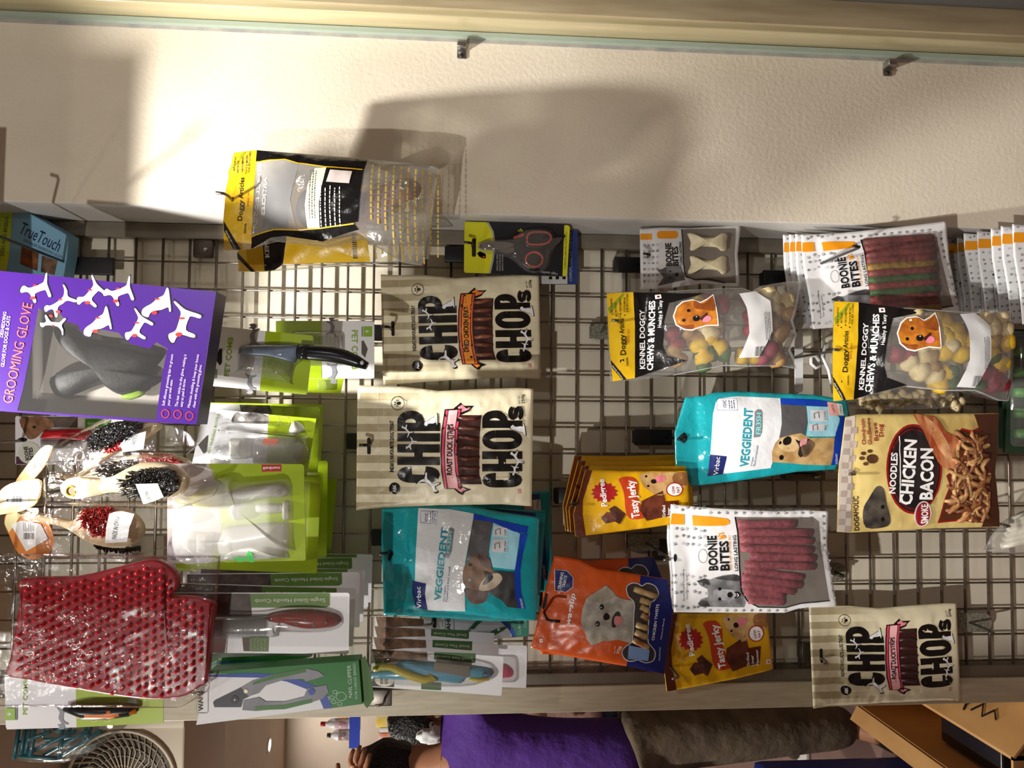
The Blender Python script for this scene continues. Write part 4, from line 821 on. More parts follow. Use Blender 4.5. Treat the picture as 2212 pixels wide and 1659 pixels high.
# ------------------------------------------------------------------ yellow jerky packs (three)
PY = gloss((222, 168, 16), .25); PBR = gloss((92, 38, 20), .25); PRD = gloss((170, 28, 30), .25); POR = gloss((190, 62, 26), .3)
PD = Sheet('jerky_pack', (1004, 920), (1665, 840), 1.33, 1.32, crop=(1100, 1099, .33755))
WD = (px(*PD.cv(1008, 1170), 1.33)-px(*PD.cv(1035, 668), 1.33)).length
def pedi(S, label, seed, full=True):
    S.bag('pack', [(1008, 1170), (1130, 1148), (1400, 1090), (1690, 1025)], [(1035, 668), (1300, 668), (1640, 652)], [(1008, 1170), (985, 1000), (1035, 668)], [(1690, 1025), (1670, 850), (1640, 652)], PY, .010, .0016, seed, flat=.14, wf=24)
    S.poly('brown_header', [(1010, 1168), (988, 1000), (1037, 670), (1075, 670), (1035, 900), (1040, 1000), (1070, 1158)], PBR, .0009)
    if full:
        S.poly('rosette', [(1155+(78 if i % 2 else 62)*math.cos(i*math.pi/14), 830+(78 if i % 2 else 62)*math.sin(i*math.pi/14)) for i in range(28)], PRD, .001)
        S.text('Pedigree', (1180, 930), (1146, 728), 36, WHITE, .0014, .03)
        S.poly('red_banner', sm([(1235, 722), (1310, 708), (1350, 760), (1352, 860), (1385, 940), (1432, 992), (1330, 1022), (1290, 960), (1272, 840), (1250, 770)], 3), POR, .001); S.text('Tasty Jerky', (1375, 1005), (1322, 728), 48, WHITE, .0014, .03)
        S.multi('jerky_picture', [([(1380, 880), (1500, 800), (1520, 880), (1505, 1000), (1420, 1030), (1372, 950)], JERKY[0]), ([(1148, 1020), (1178, 975), (1290, 985), (1270, 1030), (1180, 1060)], JERKY[0]), ([(1190, 950), (1220, 925), (1290, 985), (1262, 1062), (1230, 1040)], JERKY[1])], lift=.0011)
        S.multi('dog_picture', [(sm([(1358, 690), (1420, 672), (1620, 668), (1640, 760), (1560, 800), (1480, 840), (1400, 790), (1365, 740)], 3), dogm((206, 168, 110), (166, 118, 66))), (sm([(1560, 672), (1640, 670), (1640, 760), (1560, 740)], 2), dogm((150, 100, 56), (120, 76, 40))), (ell(1395, 700, 8, 8, 8), BLACK), (ell(1410, 770, 8, 8, 8), BLACK), (ell(1440, 735, 17, 17, 10), BLACK), (sm([(1450, 700), (1500, 690), (1510, 720), (1465, 745)], 2), mat((214, 120, 130), .4))], lift=.0011)
        S.multi('round_badge', [(ell(1570, 790, 52, 52, 20), PRD), (ell(1570, 790, 45, 45, 20), WHITE)], lift=.0014); S.text('LOW', (1570, 818), (1566, 765), 16, PRD, .002, .02); S.text('FAT', (1600, 812), (1594, 768), 16, PRD, .002, .02)
        S.poly('brown_panel', [(1502, 1000), (1512, 882), (1600, 870), (1592, 982)], PBR, .0012)
        for k, st in enumerate(('Grilled', 'Liver', 'Flavour')): S.text(st, (1528+k*30, 998-k*3), (1520+k*30, [908, 925, 890][k]), 18, WHITE, .0017, .02)
        S.multi('diet_mark', [(rect(1636, 958, 1666, 988), WHITE, .0014), (pts_tri(1651, 973, 10), RED, .0018)])
    tag(S.root, label, 'dog treats', 'yellow jerky packs')
pedi(PD, 'yellow jerky pack with brown header, the lower one, against the side board', 70)
S1 = inst('jerky_pack', PD, (1247, 1087), (1488, 1072), 1.27, (1256, 1160), (1240, 1016), WD, 1.26); pedi(S1, 'yellow jerky pack with brown header, frontmost of the stack above the orange pack', 71)
for k in range(3):
    S = inst('jerky_pack', PD, (1238-k*7, 1078-k*6), (1495-k*8, 1060-k*9), 1.30+k*.028, (1245-k*7, 1150-k*5), (1234-k*7, 1006-k*14), WD); pedi(S, ['yellow jerky pack second in the stack above the orange pack', 'yellow jerky pack third in the stack above the orange pack', 'yellow jerky pack rearmost in the stack above the orange pack'][k], 72+k, False)
hook('black hook carrying the stack of yellow jerky packs', (1245, 1088), 1.27, 1.25, 'black', (.02, .04))
hook('chrome wire hook at the lower yellow jerky pack by the side board', (1448, 1440), 1.33, 1.27, 'steel', (.02, .03))
# ------------------------------------------------------------------ orange training treats (two)
WOR = gloss((206, 84, 26), .3); WBL = gloss((22, 32, 104), .3)
WG = Sheet('treat_pouch', (188, 650), (1790, 960), 1.30, 1.29, crop=(1140, 1190, .16878))
WW = (px(*WG.cv(40, 1240), 1.30)-px(*WG.cv(335, 60), 1.30)).length
BONW = sm([(1250, 450), (1320, 395), (1400, 405), (1450, 430), (1520, 400), (1620, 440), (1660, 540), (1600, 620), (1550, 680), (1520, 1100), (1560, 1190), (1615, 1270), (1600, 1380), (1520, 1415), (1450, 1400), (1395, 1375), (1300, 1395), (1220, 1350), (1195, 1260), (1250, 1190), (1320, 1120), (1340, 800), (1345, 640), (1270, 560)], 3)
def wag(S, label, seed, full=True):
    S.bag('pouch', [(40, 1240), (300, 1310), (1260, 1470), (1750, 1580)], [(335, 60), (650, 110), (900, 225), (1100, 250), (1785, 360)], [(40, 1240), (335, 60)], [(1750, 1580), (1850, 740), (1785, 360)], WOR, .012, .002, seed, flat=.14, wf=22)
    S.poly('blue_base', [(1435, 306), (1782, 360), (1845, 740), (1748, 1576), (1258, 1468), (1330, 1000)], WBL, .0009)
    S.poly('bone_window', BONW, mat((60, 54, 54), .25), .0012); S.lines([BONW], 12, mat((200, 204, 212), .4), .0015, closed=True, name='bone_outline')
    if full:
        sh = [(345, 235), (500, 250), (575, 330), (570, 450), (480, 520), (345, 500)]; S.poly('shield', sh, WBL, .0011); S.lines([sh], 6, WHITE, .0013, closed=True, name='shield_edge')
        S.text('TRAINING', (415, 490), (458, 275), 38, WHITE, .0015, .02); S.text('TREATS', (468, 465), (500, 312), 36, WHITE, .0015, .02); S.text('wagsup', (528, 948), (600, 535), 62, WHITE, .0015, .03, shear=.15)
        S.text('CHICKEN TWISTS', (1602, 1125), (1668, 668), 36, WHITE, .0015, .02); S.text('Net Wt', (1105, 1290), (1115, 1190), 20, WHITE, .0015); S.text('70g', (1160, 1300), (1182, 1198), 40, WHITE, .0015, .01)
        S.text('Healthy SKIN & COAT', (1680, 1390), (1690, 1215), 20, WHITE, .0015); S.text('Vitamins & Minerals', (1700, 1120), (1740, 850), 20, WHITE, .0015)
        dm = dogm((186, 180, 168), (140, 132, 122))
        S.multi('dog_picture', [([(670, 880), (690, 720), (740, 590), (900, 480), (1000, 425), (1120, 560), (1230, 600), (1340, 620), (1345, 900), (1300, 1160), (1150, 1110), (1000, 1130), (960, 1120), (800, 1190), (750, 1080), (690, 980)], dm), (sm([(745, 590), (900, 485), (1000, 430), (1110, 560), (1000, 610), (860, 640)], 3), dogm((166, 158, 142), (130, 120, 106))), (sm([(740, 1010), (900, 1010), (980, 1060), (950, 1115), (800, 1185)], 3), dogm((176, 168, 152), (140, 130, 116))),
                                (ell(935, 695, 30, 36, 14), BLACK), (ell(880, 905, 30, 36, 14), BLACK), (ell(924, 700, 8, 8, 8), WHITE), (ell(870, 910, 8, 8, 8), WHITE), (sm([(950, 815), (985, 770), (1030, 800), (1025, 845), (970, 858)], 3), BLACK), (sm([(1130, 750), (1170, 800), (1110, 940), (1060, 940), (1065, 830)], 3), mat((28, 22, 22), .5)), (sm([(1100, 810), (1180, 820), (1190, 880), (1120, 925), (1088, 890)], 3), mat((206, 120, 124), .4))], lift=.0011)
        tw = mat((204, 184, 130), .5, c2=(150, 90, 50), nscale=30, bmp=(60, .4))
        for a, b in (((1345, 470), (1640, 570)), ((1420, 605), (1545, 650)), ((1425, 690), (1530, 750)), ((1435, 790), (1525, 850)), ((1365, 915), (1515, 965)), ((1355, 1010), (1510, 1085)), ((1330, 1110), (1530, 1220))):
            S.rod('chicken_twist', [(a[0]+(b[0]-a[0])*t, a[1]+(b[1]-a[1])*t) for t in (0, .25, .5, .75, 1)], [.0048, .0058, .005, .0058, .0048], tw, .001)
        S.poly('blue_sticker', [(1275, 1175), (1535, 1232), (1522, 1380), (1262, 1350)], mat((120, 150, 200), .4), .006); S.multi('diet_mark', [(rect(150, 1125, 190, 1168), WHITE, .0014), (pts_tri(170, 1147, 14), RED, .0018)])
        S.poly('hang_slot', [(180, 720), (230, 540), (258, 545), (235, 700), (200, 755)], HOLE)
    tag(S.root, label, 'dog treats', 'orange and blue treat pouches')
wag(WG, 'orange and blue pouch with a fluffy white dog and bone-shaped window', 80)
S = inst('treat_pouch', WG, (1172, 1310), (1432, 1300), 1.345, (1172, 1412), (1172, 1206), WW); wag(S, 'orange and blue pouch mostly hidden behind the fluffy-dog pouch', 81, False)
hook('dark green-black wire hook drooping through the orange pouch', (1175, 1322), 1.30, 1.24, 'black', (.04, .012), up=-.02)
# ------------------------------------------------------------------ brown noodle bag
NB = Sheet('noodle_bag', (488, 1405), (1475, 1375), 1.24, 1.23, crop=(1652, 550, .33755))
NB.bag('bag', [(462, 1775), (550, 1780), (1100, 1750), (1500, 1742)], [(515, 1040), (600, 1022), (940, 1020), (1500, 1015)], [(462, 1775), (470, 1400), (515, 1040)], [(1500, 1742), (1455, 1400), (1496, 1015)], gloss((186, 158, 92), .25, c2=(214, 192, 124), nscale=9), .014, .0018, 90, flat=.12, wf=20)
NB.poly('cream_header', [(464, 1772), (472, 1400), (517, 1042), (575, 1030), (552, 1400), (548, 1776)], mat((206, 194, 184), .4), .0008)
quads(NB, 'header_checks', [[(466+i*40+(1-j/16)*0+j*-2.6+44, 1060+j*45), (506+i*40-j*2.6+44, 1060+j*45), (504+i*40-j*2.6+42, 1100+j*45), (464+i*40-j*2.6+42, 1100+j*45)] for i in range(2) for j in range(i % 2, 16, 2) if i == 0 or j < 16], mat((176, 160, 150), .4), .0011)
NB.poly('brown_edge', [(1330, 1022), (1496, 1018), (1456, 1400), (1498, 1738), (1380, 1742), (1424, 1400)], mat((72, 40, 26), .3), .0009)
wr_ = [(1090, 1715), (1120, 1560), (1150, 1470), (1125, 1410), (1215, 1335), (1200, 1155), (1240, 1110), (1300, 1125), (1380, 1095), (1428, 1180), (1415, 1500), (1398, 1715), (1240, 1700)]
NB.multi('noodle_window', [(wr_, mat((150, 24, 24), .3)), ([(x+(1290-x)*.06, y+(1420-y)*.04) for x, y in wr_], mat((84, 44, 26), .35))])
R = random.Random(5); nm = [mat((172, 122, 74), .5, c2=(120, 72, 40), nscale=60, bmp=(80, .5)), mat((206, 166, 112), .5, c2=(150, 100, 58), nscale=60, bmp=(80, .5)), mat((126, 72, 40), .5, c2=(96, 50, 28), nscale=60)]
for k in range(64):
    x = R.uniform(1170, 1400); y = R.uniform(1170, 1680)
    if x < 1215 and y < 1350: x += 120
    a = R.uniform(0, 6.28); l = R.uniform(60, 105); b = R.uniform(-.9, .9); pp = []
    for t in (-1, -.5, 0, .5, 1): pp.append((min(max(x+l*t*math.cos(a+b*t), 1120), 1408), min(max(y+l*t*math.sin(a+b*t), 1130), 1705), .001+R.uniform(0, .003)))
    NB.rod('noodle_strip', pp, [.0026, .004, .0044, .004, .0026], nm[k % 3], n=6)
NB.multi('bacon_picture', [(sm([(940, 1025), (1010, 1030), (1080, 1045), (1130, 1130), (1220, 1185), (1180, 1250), (1205, 1365), (1150, 1370), (1090, 1345), (1040, 1260), (990, 1140)], 3), mat((150, 66, 36), .4, c2=(206, 140, 92), nscale=30, stretch=(1, 1, 3))), (sm([(1000, 1040), (1080, 1100), (1150, 1230), (1170, 1350), (1120, 1300), (1050, 1180)], 3), mat((190, 120, 74), .4, c2=(226, 176, 130), nscale=40))], lift=.002)
ov = ell(925, 1370, 172, 285, 36); NB.multi('black_oval', [(ov, mat((140, 22, 24), .3)), (ell(925, 1370, 160, 270, 36), mat((30, 26, 26), .3)), (ell(925, 1370, 150, 258, 36), mat((110, 20, 22), .3)), (ell(925, 1370, 144, 250, 36), mat((44, 38, 38), .3, c2=(28, 24, 24), nscale=30))], lift=.0012)
NB.text('NOODLES', (806, 1525), (822, 1265), 40, WHITE, .0022, .03); NB.text('CHICKEN', (908, 1598), (942, 1185), 76, WHITE, .0022, .035); NB.text('BACON', (1036, 1562), (1042, 1238), 80, WHITE, .0022, .035)
NB.lines([[(838, 1580), (836, 1160)]], 6, WHITE, .0022); NB.multi('red_seal', [(ell(985, 1655, 55, 85, 20), mat((206, 196, 190), .4)), (ell(985, 1655, 46, 76, 20), mat((150, 30, 40), .4))], lift=.002); NB.text('SMOKE', (1020, 1715), (1012, 1590), 44, WHITE, .0028, .03)
rd = mat((140, 40, 36), .4)
for st, a, b, h in (('Chondroitin', (632, 1215), (628, 1050), 24), ('AND', (650, 1150), (649, 1125), 12), ('Glucosamine', (668, 1215), (664, 1045), 24), ('Brave', (708, 1190), (704, 1075), 26), ('Dog', (738, 1165), (736, 1085), 26), ('DOGAHOLIC', (600, 1765), (592, 1545), 30)): NB.text(st, a, b, h, rd if h < 30 else mat((60, 36, 24), .4), .0013, .02)
quads(NB, 'paw_print', paw(655, 1300, 72, (-.9, -.3)), mat((84, 52, 30), .4), .0012)
NB.multi('dog_picture', [(sm([(620, 1640), (650, 1560), (700, 1480), (740, 1500), (760, 1600), (790, 1700), (760, 1740), (640, 1745)], 3), dogm((40, 36, 34), (80, 72, 62))), (ell(735, 1610, 12, 14, 10), BLACK), (ell(740, 1690, 12, 14, 10), BLACK)], lift=.0012)
NB.poly('hang_hole', sm([(515, 1390), (535, 1360), (545, 1360), (545, 1440), (535, 1440), (518, 1410)], 2), HOLE); tag(NB.root, 'brown and gold bag of curly noodle strips with a black oval badge', 'dog treats')
hook('steel hook through the checked header of the brown noodle bag', (1836, 1022), 1.24, 1.215, 'steel', (.05, .02))
# ------------------------------------------------------------------ carded grooming goods
CARDW = mat((232, 232, 236), .35); LIME = gloss((160, 186, 18), .35, bmp=None); BLIS = film((252, 252, 252), .09, .05, .25, 20, .06); CATG = mat((140, 142, 150), .5)
def cat_shape(x, y, s, fx=1, fy=1):
    K = [(-1, .1), (-.9, .45), (-.75, .3), (-.6, .5), (-.5, .15), (0, .4), (.5, .3), (.8, .5), (1.1, .6), (1.05, .45), (.8, .3), (.75, -.2), (.9, -.5), (.65, -.45), (.5, -.1), (-.2, -.05), (-.45, -.45), (-.6, -.4), (-.5, -.05), (-.85, -.2)]
    return sm([(x-b*s*fy, y-a*s*fx) for a, b in K], 3)
def comb_teeth(S, a0, a1, b0, b1, n, mt, off, r=.0005, parent=None):
    V = []; Fc = []
    for i in range(n):
        t = i/(n-1); p = S.L(a0[0]+(a1[0]-a0[0])*t, a0[1]+(a1[1]-a0[1])*t); q = S.L(b0[0]+(b1[0]-b0[0])*t, b0[1]+(b1[1]-b0[1])*t)
        v, f = tubev([(p[0], -off, p[1]), (q[0], -off, q[1])], [r, r*.6], 5); k = len(V); V += v; Fc += [tuple(j+k for j in g) for g in f]
    o = pyd('teeth', V, Fc, mt, parent or S.root, True); o['kind'] = 'stuff'; return o
def badge(S, x, y, s=1.0, d=1):
    S.poly('green_badge', rect(x, y, x+105*s, y+125*s), mat((134, 178, 30), .4), .0013); quads(S, 'badge_print', paw(x+45*s, y+60*s, 26*s, (-d, 0)), WHITE, .0016); S.poly('grey_bar', rect(x+112*s if d > 0 else x-24*s, y, x+126*s if d > 0 else x-10*s, y+125*s), mat((120, 130, 140), .5), .0013)
# front comb card
S = Sheet('pet_comb_card', (90, 515), (1340, 632), 1.20, 1.18, crop=(440, 680, .17179))
S.slab('card', [(135, 140), (1360, 262), (1378, 285), (1302, 985), (1280, 1002), (42, 890)], .0008, CARDW)
S.poly('green_print', [(780, 204), (1360, 262), (1376, 285), (1301, 985), (1280, 1000), (706, 950)], LIME, .0005); S.poly('cat_print', cat_shape(640, 260, 150, -1), CATG, .0007); S.poly('cat_print', cat_shape(600, 865, 130, 1), CATG, .0007)
S.text('PET COMB', (318, 778), (372, 283), 68, mat((134, 178, 30), .4), .0008, .01); badge(S, 48, 685, .95)
S.poly('hang_hole', [(150, 560), (200, 430), (232, 420), (230, 600), (205, 640)], HOLE, .0008)
cb = mat((120, 144, 178), .3, c2=(84, 102, 128), nscale=20)
S.dome('comb_body', sm([(445, 460), (480, 405), (700, 372), (1000, 372), (1250, 388), (1230, 480), (1180, 565), (1148, 606), (1060, 590), (800, 532), (480, 505)], 3), .011, cb, .001)
S.rod('comb_handle', [(1225, 470), (1350, 478), (1500, 488), (1650, 505), (1800, 540), (1950, 595), (2070, 650)], [.0105, .0118, .0125, .0125, .0115, .0092, .0060], mat((16, 20, 28), .25), .008, n=14)
S.rod('collar', [(1215, 468), (1350, 478)], .0122, mat((38, 40, 46), .1), .008, n=14); S.dome('handle_hole', ell(2020, 612, 28, 30, 12), .002, mat((200, 200, 204), .4), .0145)
comb_teeth(S, (480, 505), (1130, 602), (460, 705), (1100, 790), 42, STEEL, .005)
S.dome('blister', sm([(432, 470), (475, 385), (700, 355), (1250, 370), (1245, 560), (1150, 660), (1110, 855), (1080, 868), (440, 730), (424, 700)], 3), .017, BLIS, .0006, flat=.25)
tag(S.root, 'white and lime card with a blue comb and black handle', 'comb', 'carded pet combs')
hook('steel hook holding the carded blue comb', (468, 768), 1.20, 1.17, 'steel', (.05, .02))
# comb card hung upside down behind
S = Sheet('pet_comb_card', (905, 440), (2145, 440), 1.30, crop=(440, 680, .17179))
S.slab('card', rrect(905, 75, 2145, 802, 22), .0008, CARDW); S.poly('green_print', rect(908, 78, 1482, 800), LIME, .0005); S.text('PET COMB', (1862, 196), (1862, 690), 78, mat((134, 178, 30), .4), .0008, .01); badge(S, 2010, 150, 1, -1)
S.poly('cat_print', cat_shape(1600, 150, 120, -1, -1), CATG, .0007); S.poly('cat_print', cat_shape(1620, 730, 140, 1, -1), CATG, .0007); S.poly('hang_hole', [(1985, 330), (2010, 325), (2062, 430), (2030, 540), (1985, 490)], mat((90, 84, 76), .7), .0008)
S.dome('blister', rrect(1100, 200, 1775, 640, 60), .014, BLIS, .0006, flat=.4); comb_teeth(S, (1400, 265), (1740, 265), (1400, 400), (1740, 400), 8, STEEL, .004)
tag(S.root, 'white and lime comb card hung upside down behind the blue comb', 'comb', 'carded pet combs')
S = Sheet('pet_comb_card', (760, 885), (1740, 905), 1.34, crop=(440, 680, .17179))
S.slab('card', [(740, 760), (1762, 800), (1722, 990), (740, 960)], .0008, LIME); S.dome('blister', [(1430, 820), (1640, 820), (1640, 950), (1430, 940)], .006, BLIS, .0006, flat=.4); tag(S.root, 'plain lime card end peeking out below the upside down comb card', 'comb', 'carded pet combs')
# ------------------------------------------------------------------ nursing bottle cards
MILK = soft((214, 214, 206), .62); CLR = soft((220, 220, 220), .35, .1); TRAY = soft((224, 222, 220), .45, .15)
def nurse_back(pts, Y, label):
    S = Sheet('nursing_bottle_card', (sum(p[0] for p in pts if p[0] < 700)/max(1, len([p for p in pts if p[0] < 700])), 1000), (1300, 1000), Y, crop=(380, 860, .23514))
    S.slab('card', pts, .0008, LIME); S.dome('blister', [(x*.8+160, y*.8+200) for x, y in pts], .02, TRAY, .0006, flat=.5); tag(S.root, label, 'nursing bottle', 'spare nursing bottle cards'); return S
nurse_back([(0, 750), (1480, 740), (1410, 1590), (0, 1590)], 1.395, 'lime nursing bottle card rearmost of the lower stack')
nurse_back([(0, 570), (1385, 575), (1395, 600), (1385, 1450), (1370, 1460), (0, 1460)], 1.33, 'lime nursing bottle card third in the lower stack, behind the sponge set')
S = nurse_back([(0, 705), (1320, 705), (1332, 730), (1295, 1605), (1280, 1612), (0, 1560)], 1.20, 'lime nursing bottle card right behind the yellow sponge set')
nurse_back([(300, 40), (1340, 60), (1355, 80), (1330, 600), (300, 590)], 1.335, 'lime nursing bottle card rearmost of the upper pair')
S = Sheet('nursing_bottle_card', (295, 330), (1310, 390), 1.26, crop=(380, 860, .23514))
S.slab('card', [(320, 48), (1310, 85), (1325, 105), (1302, 680), (1285, 692), (280, 600)], .0008, CARDW); S.poly('green_print', [(870, 70), (1310, 87), (1323, 105), (1300, 680), (870, 650)], LIME, .0005)
quads(S, 'icon_rings', [ell(x, 130, 44, 44, 16) for x in (945, 1045)], mat((178, 200, 60), .4), .0008); S.multi('kitten_picture', [([(585, 62), (860, 66), (890, 150), (700, 160), (600, 130)], dogm((50, 46, 44), (130, 124, 118)))]); tag(S.root, 'white and lime nursing bottle card second of the upper pair', 'nursing bottle', 'nursing bottle cards')
S = Sheet('nursing_bottle_card', (200, 380), (1255, 450), 1.17, crop=(380, 860, .23514)); kd = dogm((40, 38, 38), (150, 146, 142))
S.slab('card', [(255, 95), (1290, 188), (1200, 725), (140, 640)], .0008, CARDW); S.poly('green_print', [(850, 150), (1290, 188), (1201, 723), (830, 690)], LIME, .0005)
S.multi('kitten_picture', [(sm([(510, 210), (550, 130), (600, 150), (700, 130), (830, 160), (850, 230), (700, 235), (560, 225)], 3), kd), (sm([(320, 600), (340, 555), (420, 570), (485, 560), (480, 612)], 2), kd), (sm([(570, 190), (610, 170), (640, 200), (600, 215)], 3), mat((200, 196, 192), .5))]); S.text('PET NURSING BOTTLE', (310, 505), (398, 148), 22, mat((134, 178, 30), .4), .0009, .01)
S.lines([ell(x, y, 44, 44, 20) for x, y in ((903, 205), (1000, 215))], 5, mat((200, 214, 120), .4), .0008, closed=True, name='icon_rings')
S.poly('hang_hole', [(205, 430), (292, 338), (280, 490), (255, 510)], mat((70, 66, 60), .7), .0008)
S.dome('bottle', sm([(690, 480), (720, 385), (800, 355), (1110, 368), (1160, 400), (1180, 460), (1140, 590), (1100, 606), (740, 602), (700, 570)], 3), .022, CLR, .0006, flat=.2); S.dome('bottle_cap', rrect(495, 370, 640, 560, 18), .016, MILK, .0006, flat=.4); S.dome('nipple', sm([(350, 460), (400, 430), (495, 435), (495, 520), (400, 520)], 3), .010, CLR, .0006)
S.poly('orange_sticker', [(838, 368), (972, 374), (945, 440), (822, 432)], mat((216, 84, 34), .4), .0195); S.rod('brush_wire', [(400, 295, .006), (700, 312, .006), (1110, 352, .006)], .0011, STEEL); S.rod('brush_bristles', [(420, 296, .006), (800, 318, .006)], .0048, soft((190, 190, 190), .35), n=12)
S.dome('spare_nipple', sm([(1040, 290), (1085, 205), (1160, 240), (1180, 290), (1120, 330), (1050, 330)], 3), .014, MILK, .0006); S.dome('blister', sm([(395, 270), (430, 225), (800, 230), (850, 300), (1190, 330), (1200, 400), (1180, 610), (380, 600), (340, 450), (390, 380)], 3), .03, BLIS, .0005, flat=.3)
tag(S.root, 'white and lime card with a small clear nursing bottle and orange sticker', 'nursing bottle', 'nursing bottle cards')
S = Sheet('nursing_bottle_card', (-60, 1050), (1190, 1045), 1.11, crop=(380, 860, .23514))
S.slab('card', [(-80, 600), (1160, 605), (1178, 625), (1195, 1478), (1180, 1492), (-80, 1520)], .0008, mat((196, 184, 180), .4)); S.poly('green_print', [(300, 602), (1160, 606), (1177, 625), (1194, 1478), (1180, 1491), (345, 1508), (330, 1440), (420, 1200), (360, 760)], LIME, .0005)
S.poly('red_label', [(788, 612), (970, 610), (970, 672), (790, 676)], mat((180, 22, 30), .4), .0008); S.text('nunbell', (958, 630), (802, 632), 26, WHITE, .0012, .02); S.text('nunbell', (1, 1), (2, 2), .01, WHITE) if False else None
S.multi('kitten_picture', [(sm([(-60, 1300), (30, 1250), (150, 1330), (200, 1420), (100, 1460), (-60, 1480)], 3), dogm((190, 180, 190), (110, 100, 110))), (ell(20, 1405, 26, 24, 12), BLACK)])
yl = mat((216, 204, 40), .45, c2=(196, 180, 30), nscale=20, bmp=(60, .3))
S.dome('yellow_sponge', sm([(5, 945), (40, 900), (110, 892), (170, 880), (240, 825), (420, 798), (442, 860), (440, 960), (420, 1005), (300, 1024), (220, 1000), (150, 955), (90, 992), (25, 990)], 3), .024, yl, .004)
S.dome('sponge_handle', sm([(440, 890), (600, 835), (900, 792), (990, 790), (1050, 850), (1000, 905), (900, 905), (600, 930), (450, 925)], 3), .012, MILK, .002, flat=.2); S.dome('handle_hole', ell(968, 856, 24, 24, 14), .001, mat((150, 148, 144), .5), .013)
S.dome('bottle', sm([(370, 1340), (420, 1230), (500, 1175), (980, 1135), (1035, 1180), (1030, 1430), (1000, 1468), (460, 1490), (405, 1440)], 3), .028, MILK, .001, flat=.2); S.dome('bottle_cap', rrect(205, 1228, 350, 1425, 20), .018, MILK, .001, flat=.4); S.dome('nipple', sm([(40, 1310), (90, 1240), (200, 1230), (200, 1420), (100, 1400)], 3), .014, MILK, .001)
S.poly('green_decal', [(570, 1428), (640, 1428), (690, 1434), (716, 1370), (745, 1385), (772, 1470), (730, 1474), (690, 1450), (640, 1476)], mat((70, 196, 90), .4), .0285)
for nme, q, hh in (('spare_nipple', [(490, 1020), (530, 960), (580, 955), (580, 1110), (530, 1110)], .014), ('small_cap', [(985, 960), (1040, 955), (1040, 1110), (985, 1110)], .012), ('spare_tube', [(725, 1010), (760, 970), (985, 975), (985, 1050), (760, 1055)], .010), ('spare_nipple', [(60, 1150), (110, 1060), (190, 1020), (230, 1070), (130, 1130), (80, 1160)], .012)): S.dome(nme, sm(q, 3), hh, MILK, .001)
S.dome('blister', sm([(430, 740), (520, 735), (560, 775), (900, 755), (1000, 742), (1065, 790), (1075, 900), (1085, 1350), (1040, 1400), (400, 1500), (0, 1480), (-20, 1000), (0, 860)], 3), .034, TRAY, .0006, flat=.45)
tag(S.root, 'lime card with a milky nursing bottle and yellow sponge brush', 'nursing bottle', 'nursing bottle cards')
# ------------------------------------------------------------------ single-sided combs (stack) and flea combs
def comb_card(S, seed, hm, full):
    S.slab('card', [(330, 246), (1765, 246), (1782, 262), (1772, 880), (1755, 892), (330, 880), (-250, 880), (-250, 246)], .0008, CARDW)
    S.poly('photo_print', [(-240, 252), (738, 256), (752, 490), (-240, 490)], dogm((46, 34, 34), (90, 72, 66)), .0005); S.poly('photo_print', [(650, 715), (740, 715), (735, 862), (665, 860)], dogm((60, 44, 38), (90, 70, 60)), .0005)
    S.poly('green_panel', [(735, 258), (1570, 250), (1572, 380), (1535, 402), (745, 402)], mat((84, 122, 30), .4), .0006); S.poly('green_panel', [(730, 708), (920, 708), (932, 720), (926, 866), (725, 862)], mat((70, 100, 30), .4), .0006)
    S.text('Single-Sided Handle Comb', (1528, 302), (785, 312), 42, mat((226, 230, 214), .4), .001)
    if not full: return
    quads(S, 'small_print', scribble(745, 850, 730, 5, 36, 14, rnd=seed), mat((150, 170, 90), .5), .001)
    S.dome('comb_handle', sm([(930, 470), (1100, 434), (1350, 425), (1600, 455), (1690, 505), (1682, 560), (1580, 610), (1350, 626), (1150, 592), (1050, 552), (932, 546)], 3), .012, hm, .001)
    quads(S, 'paw_dots', [ell(x, y, 16, 20, 10) for x, y in ((1238, 550), (1332, 512), (1422, 562), (1550, 535))]+[ell(x+dx, y+dy, 6, 6, 6) for x, y in ((1238, 550), (1332, 512), (1422, 562)) for dx, dy in ((-38, -10), (-32, -32), (-8, -40))], mat((70, 20, 20), .4), .0135)
    S.rod('spine', [(0, 510, .004), (940, 508, .004)], .0026, STEEL); comb_teeth(S, (0, 530), (910, 530), (0, 700), (910, 700), 80, STEEL, .004)
    S.dome('blister', sm([(-240, 470), (600, 470), (900, 450), (1100, 405), (1400, 395), (1640, 425), (1715, 500), (1690, 600), (1500, 660), (1000, 660), (950, 720), (-240, 720)], 3), .016, BLIS, .0006, flat=.3)
    S.poly('clear_sleeve', [(-250, 246), (1780, 246), (1772, 890), (-250, 880)], film((255, 255, 255), .05, .06, .2, 12), .0175)
for k in range(6):
    d = .058*k if k else 0; c = Sheet('handle_comb_card', (-250, 563), (1775, 565), 1.09, crop=(390, 1230, .20494))
    comb_card(c, k, mat((156, 40, 34), .25), k == 0); c.root.location.y += d; c.root.location.x += .001*k; c.root.rotation_euler.rotate_axis('Y', [0, .03, -.012, .02, -.01, .015][k])
    tag(c.root, 'white comb card with green panels, %s' % ['frontmost with the red-handled comb', 'second in the stack behind the red-handled comb', 'third in the stack behind the red-handled comb', 'fourth in the stack behind the red-handled comb', 'fifth in the stack behind the red-handled comb', 'last in the stack behind the red-handled comb'][k], 'comb', 'stack of handle comb cards')
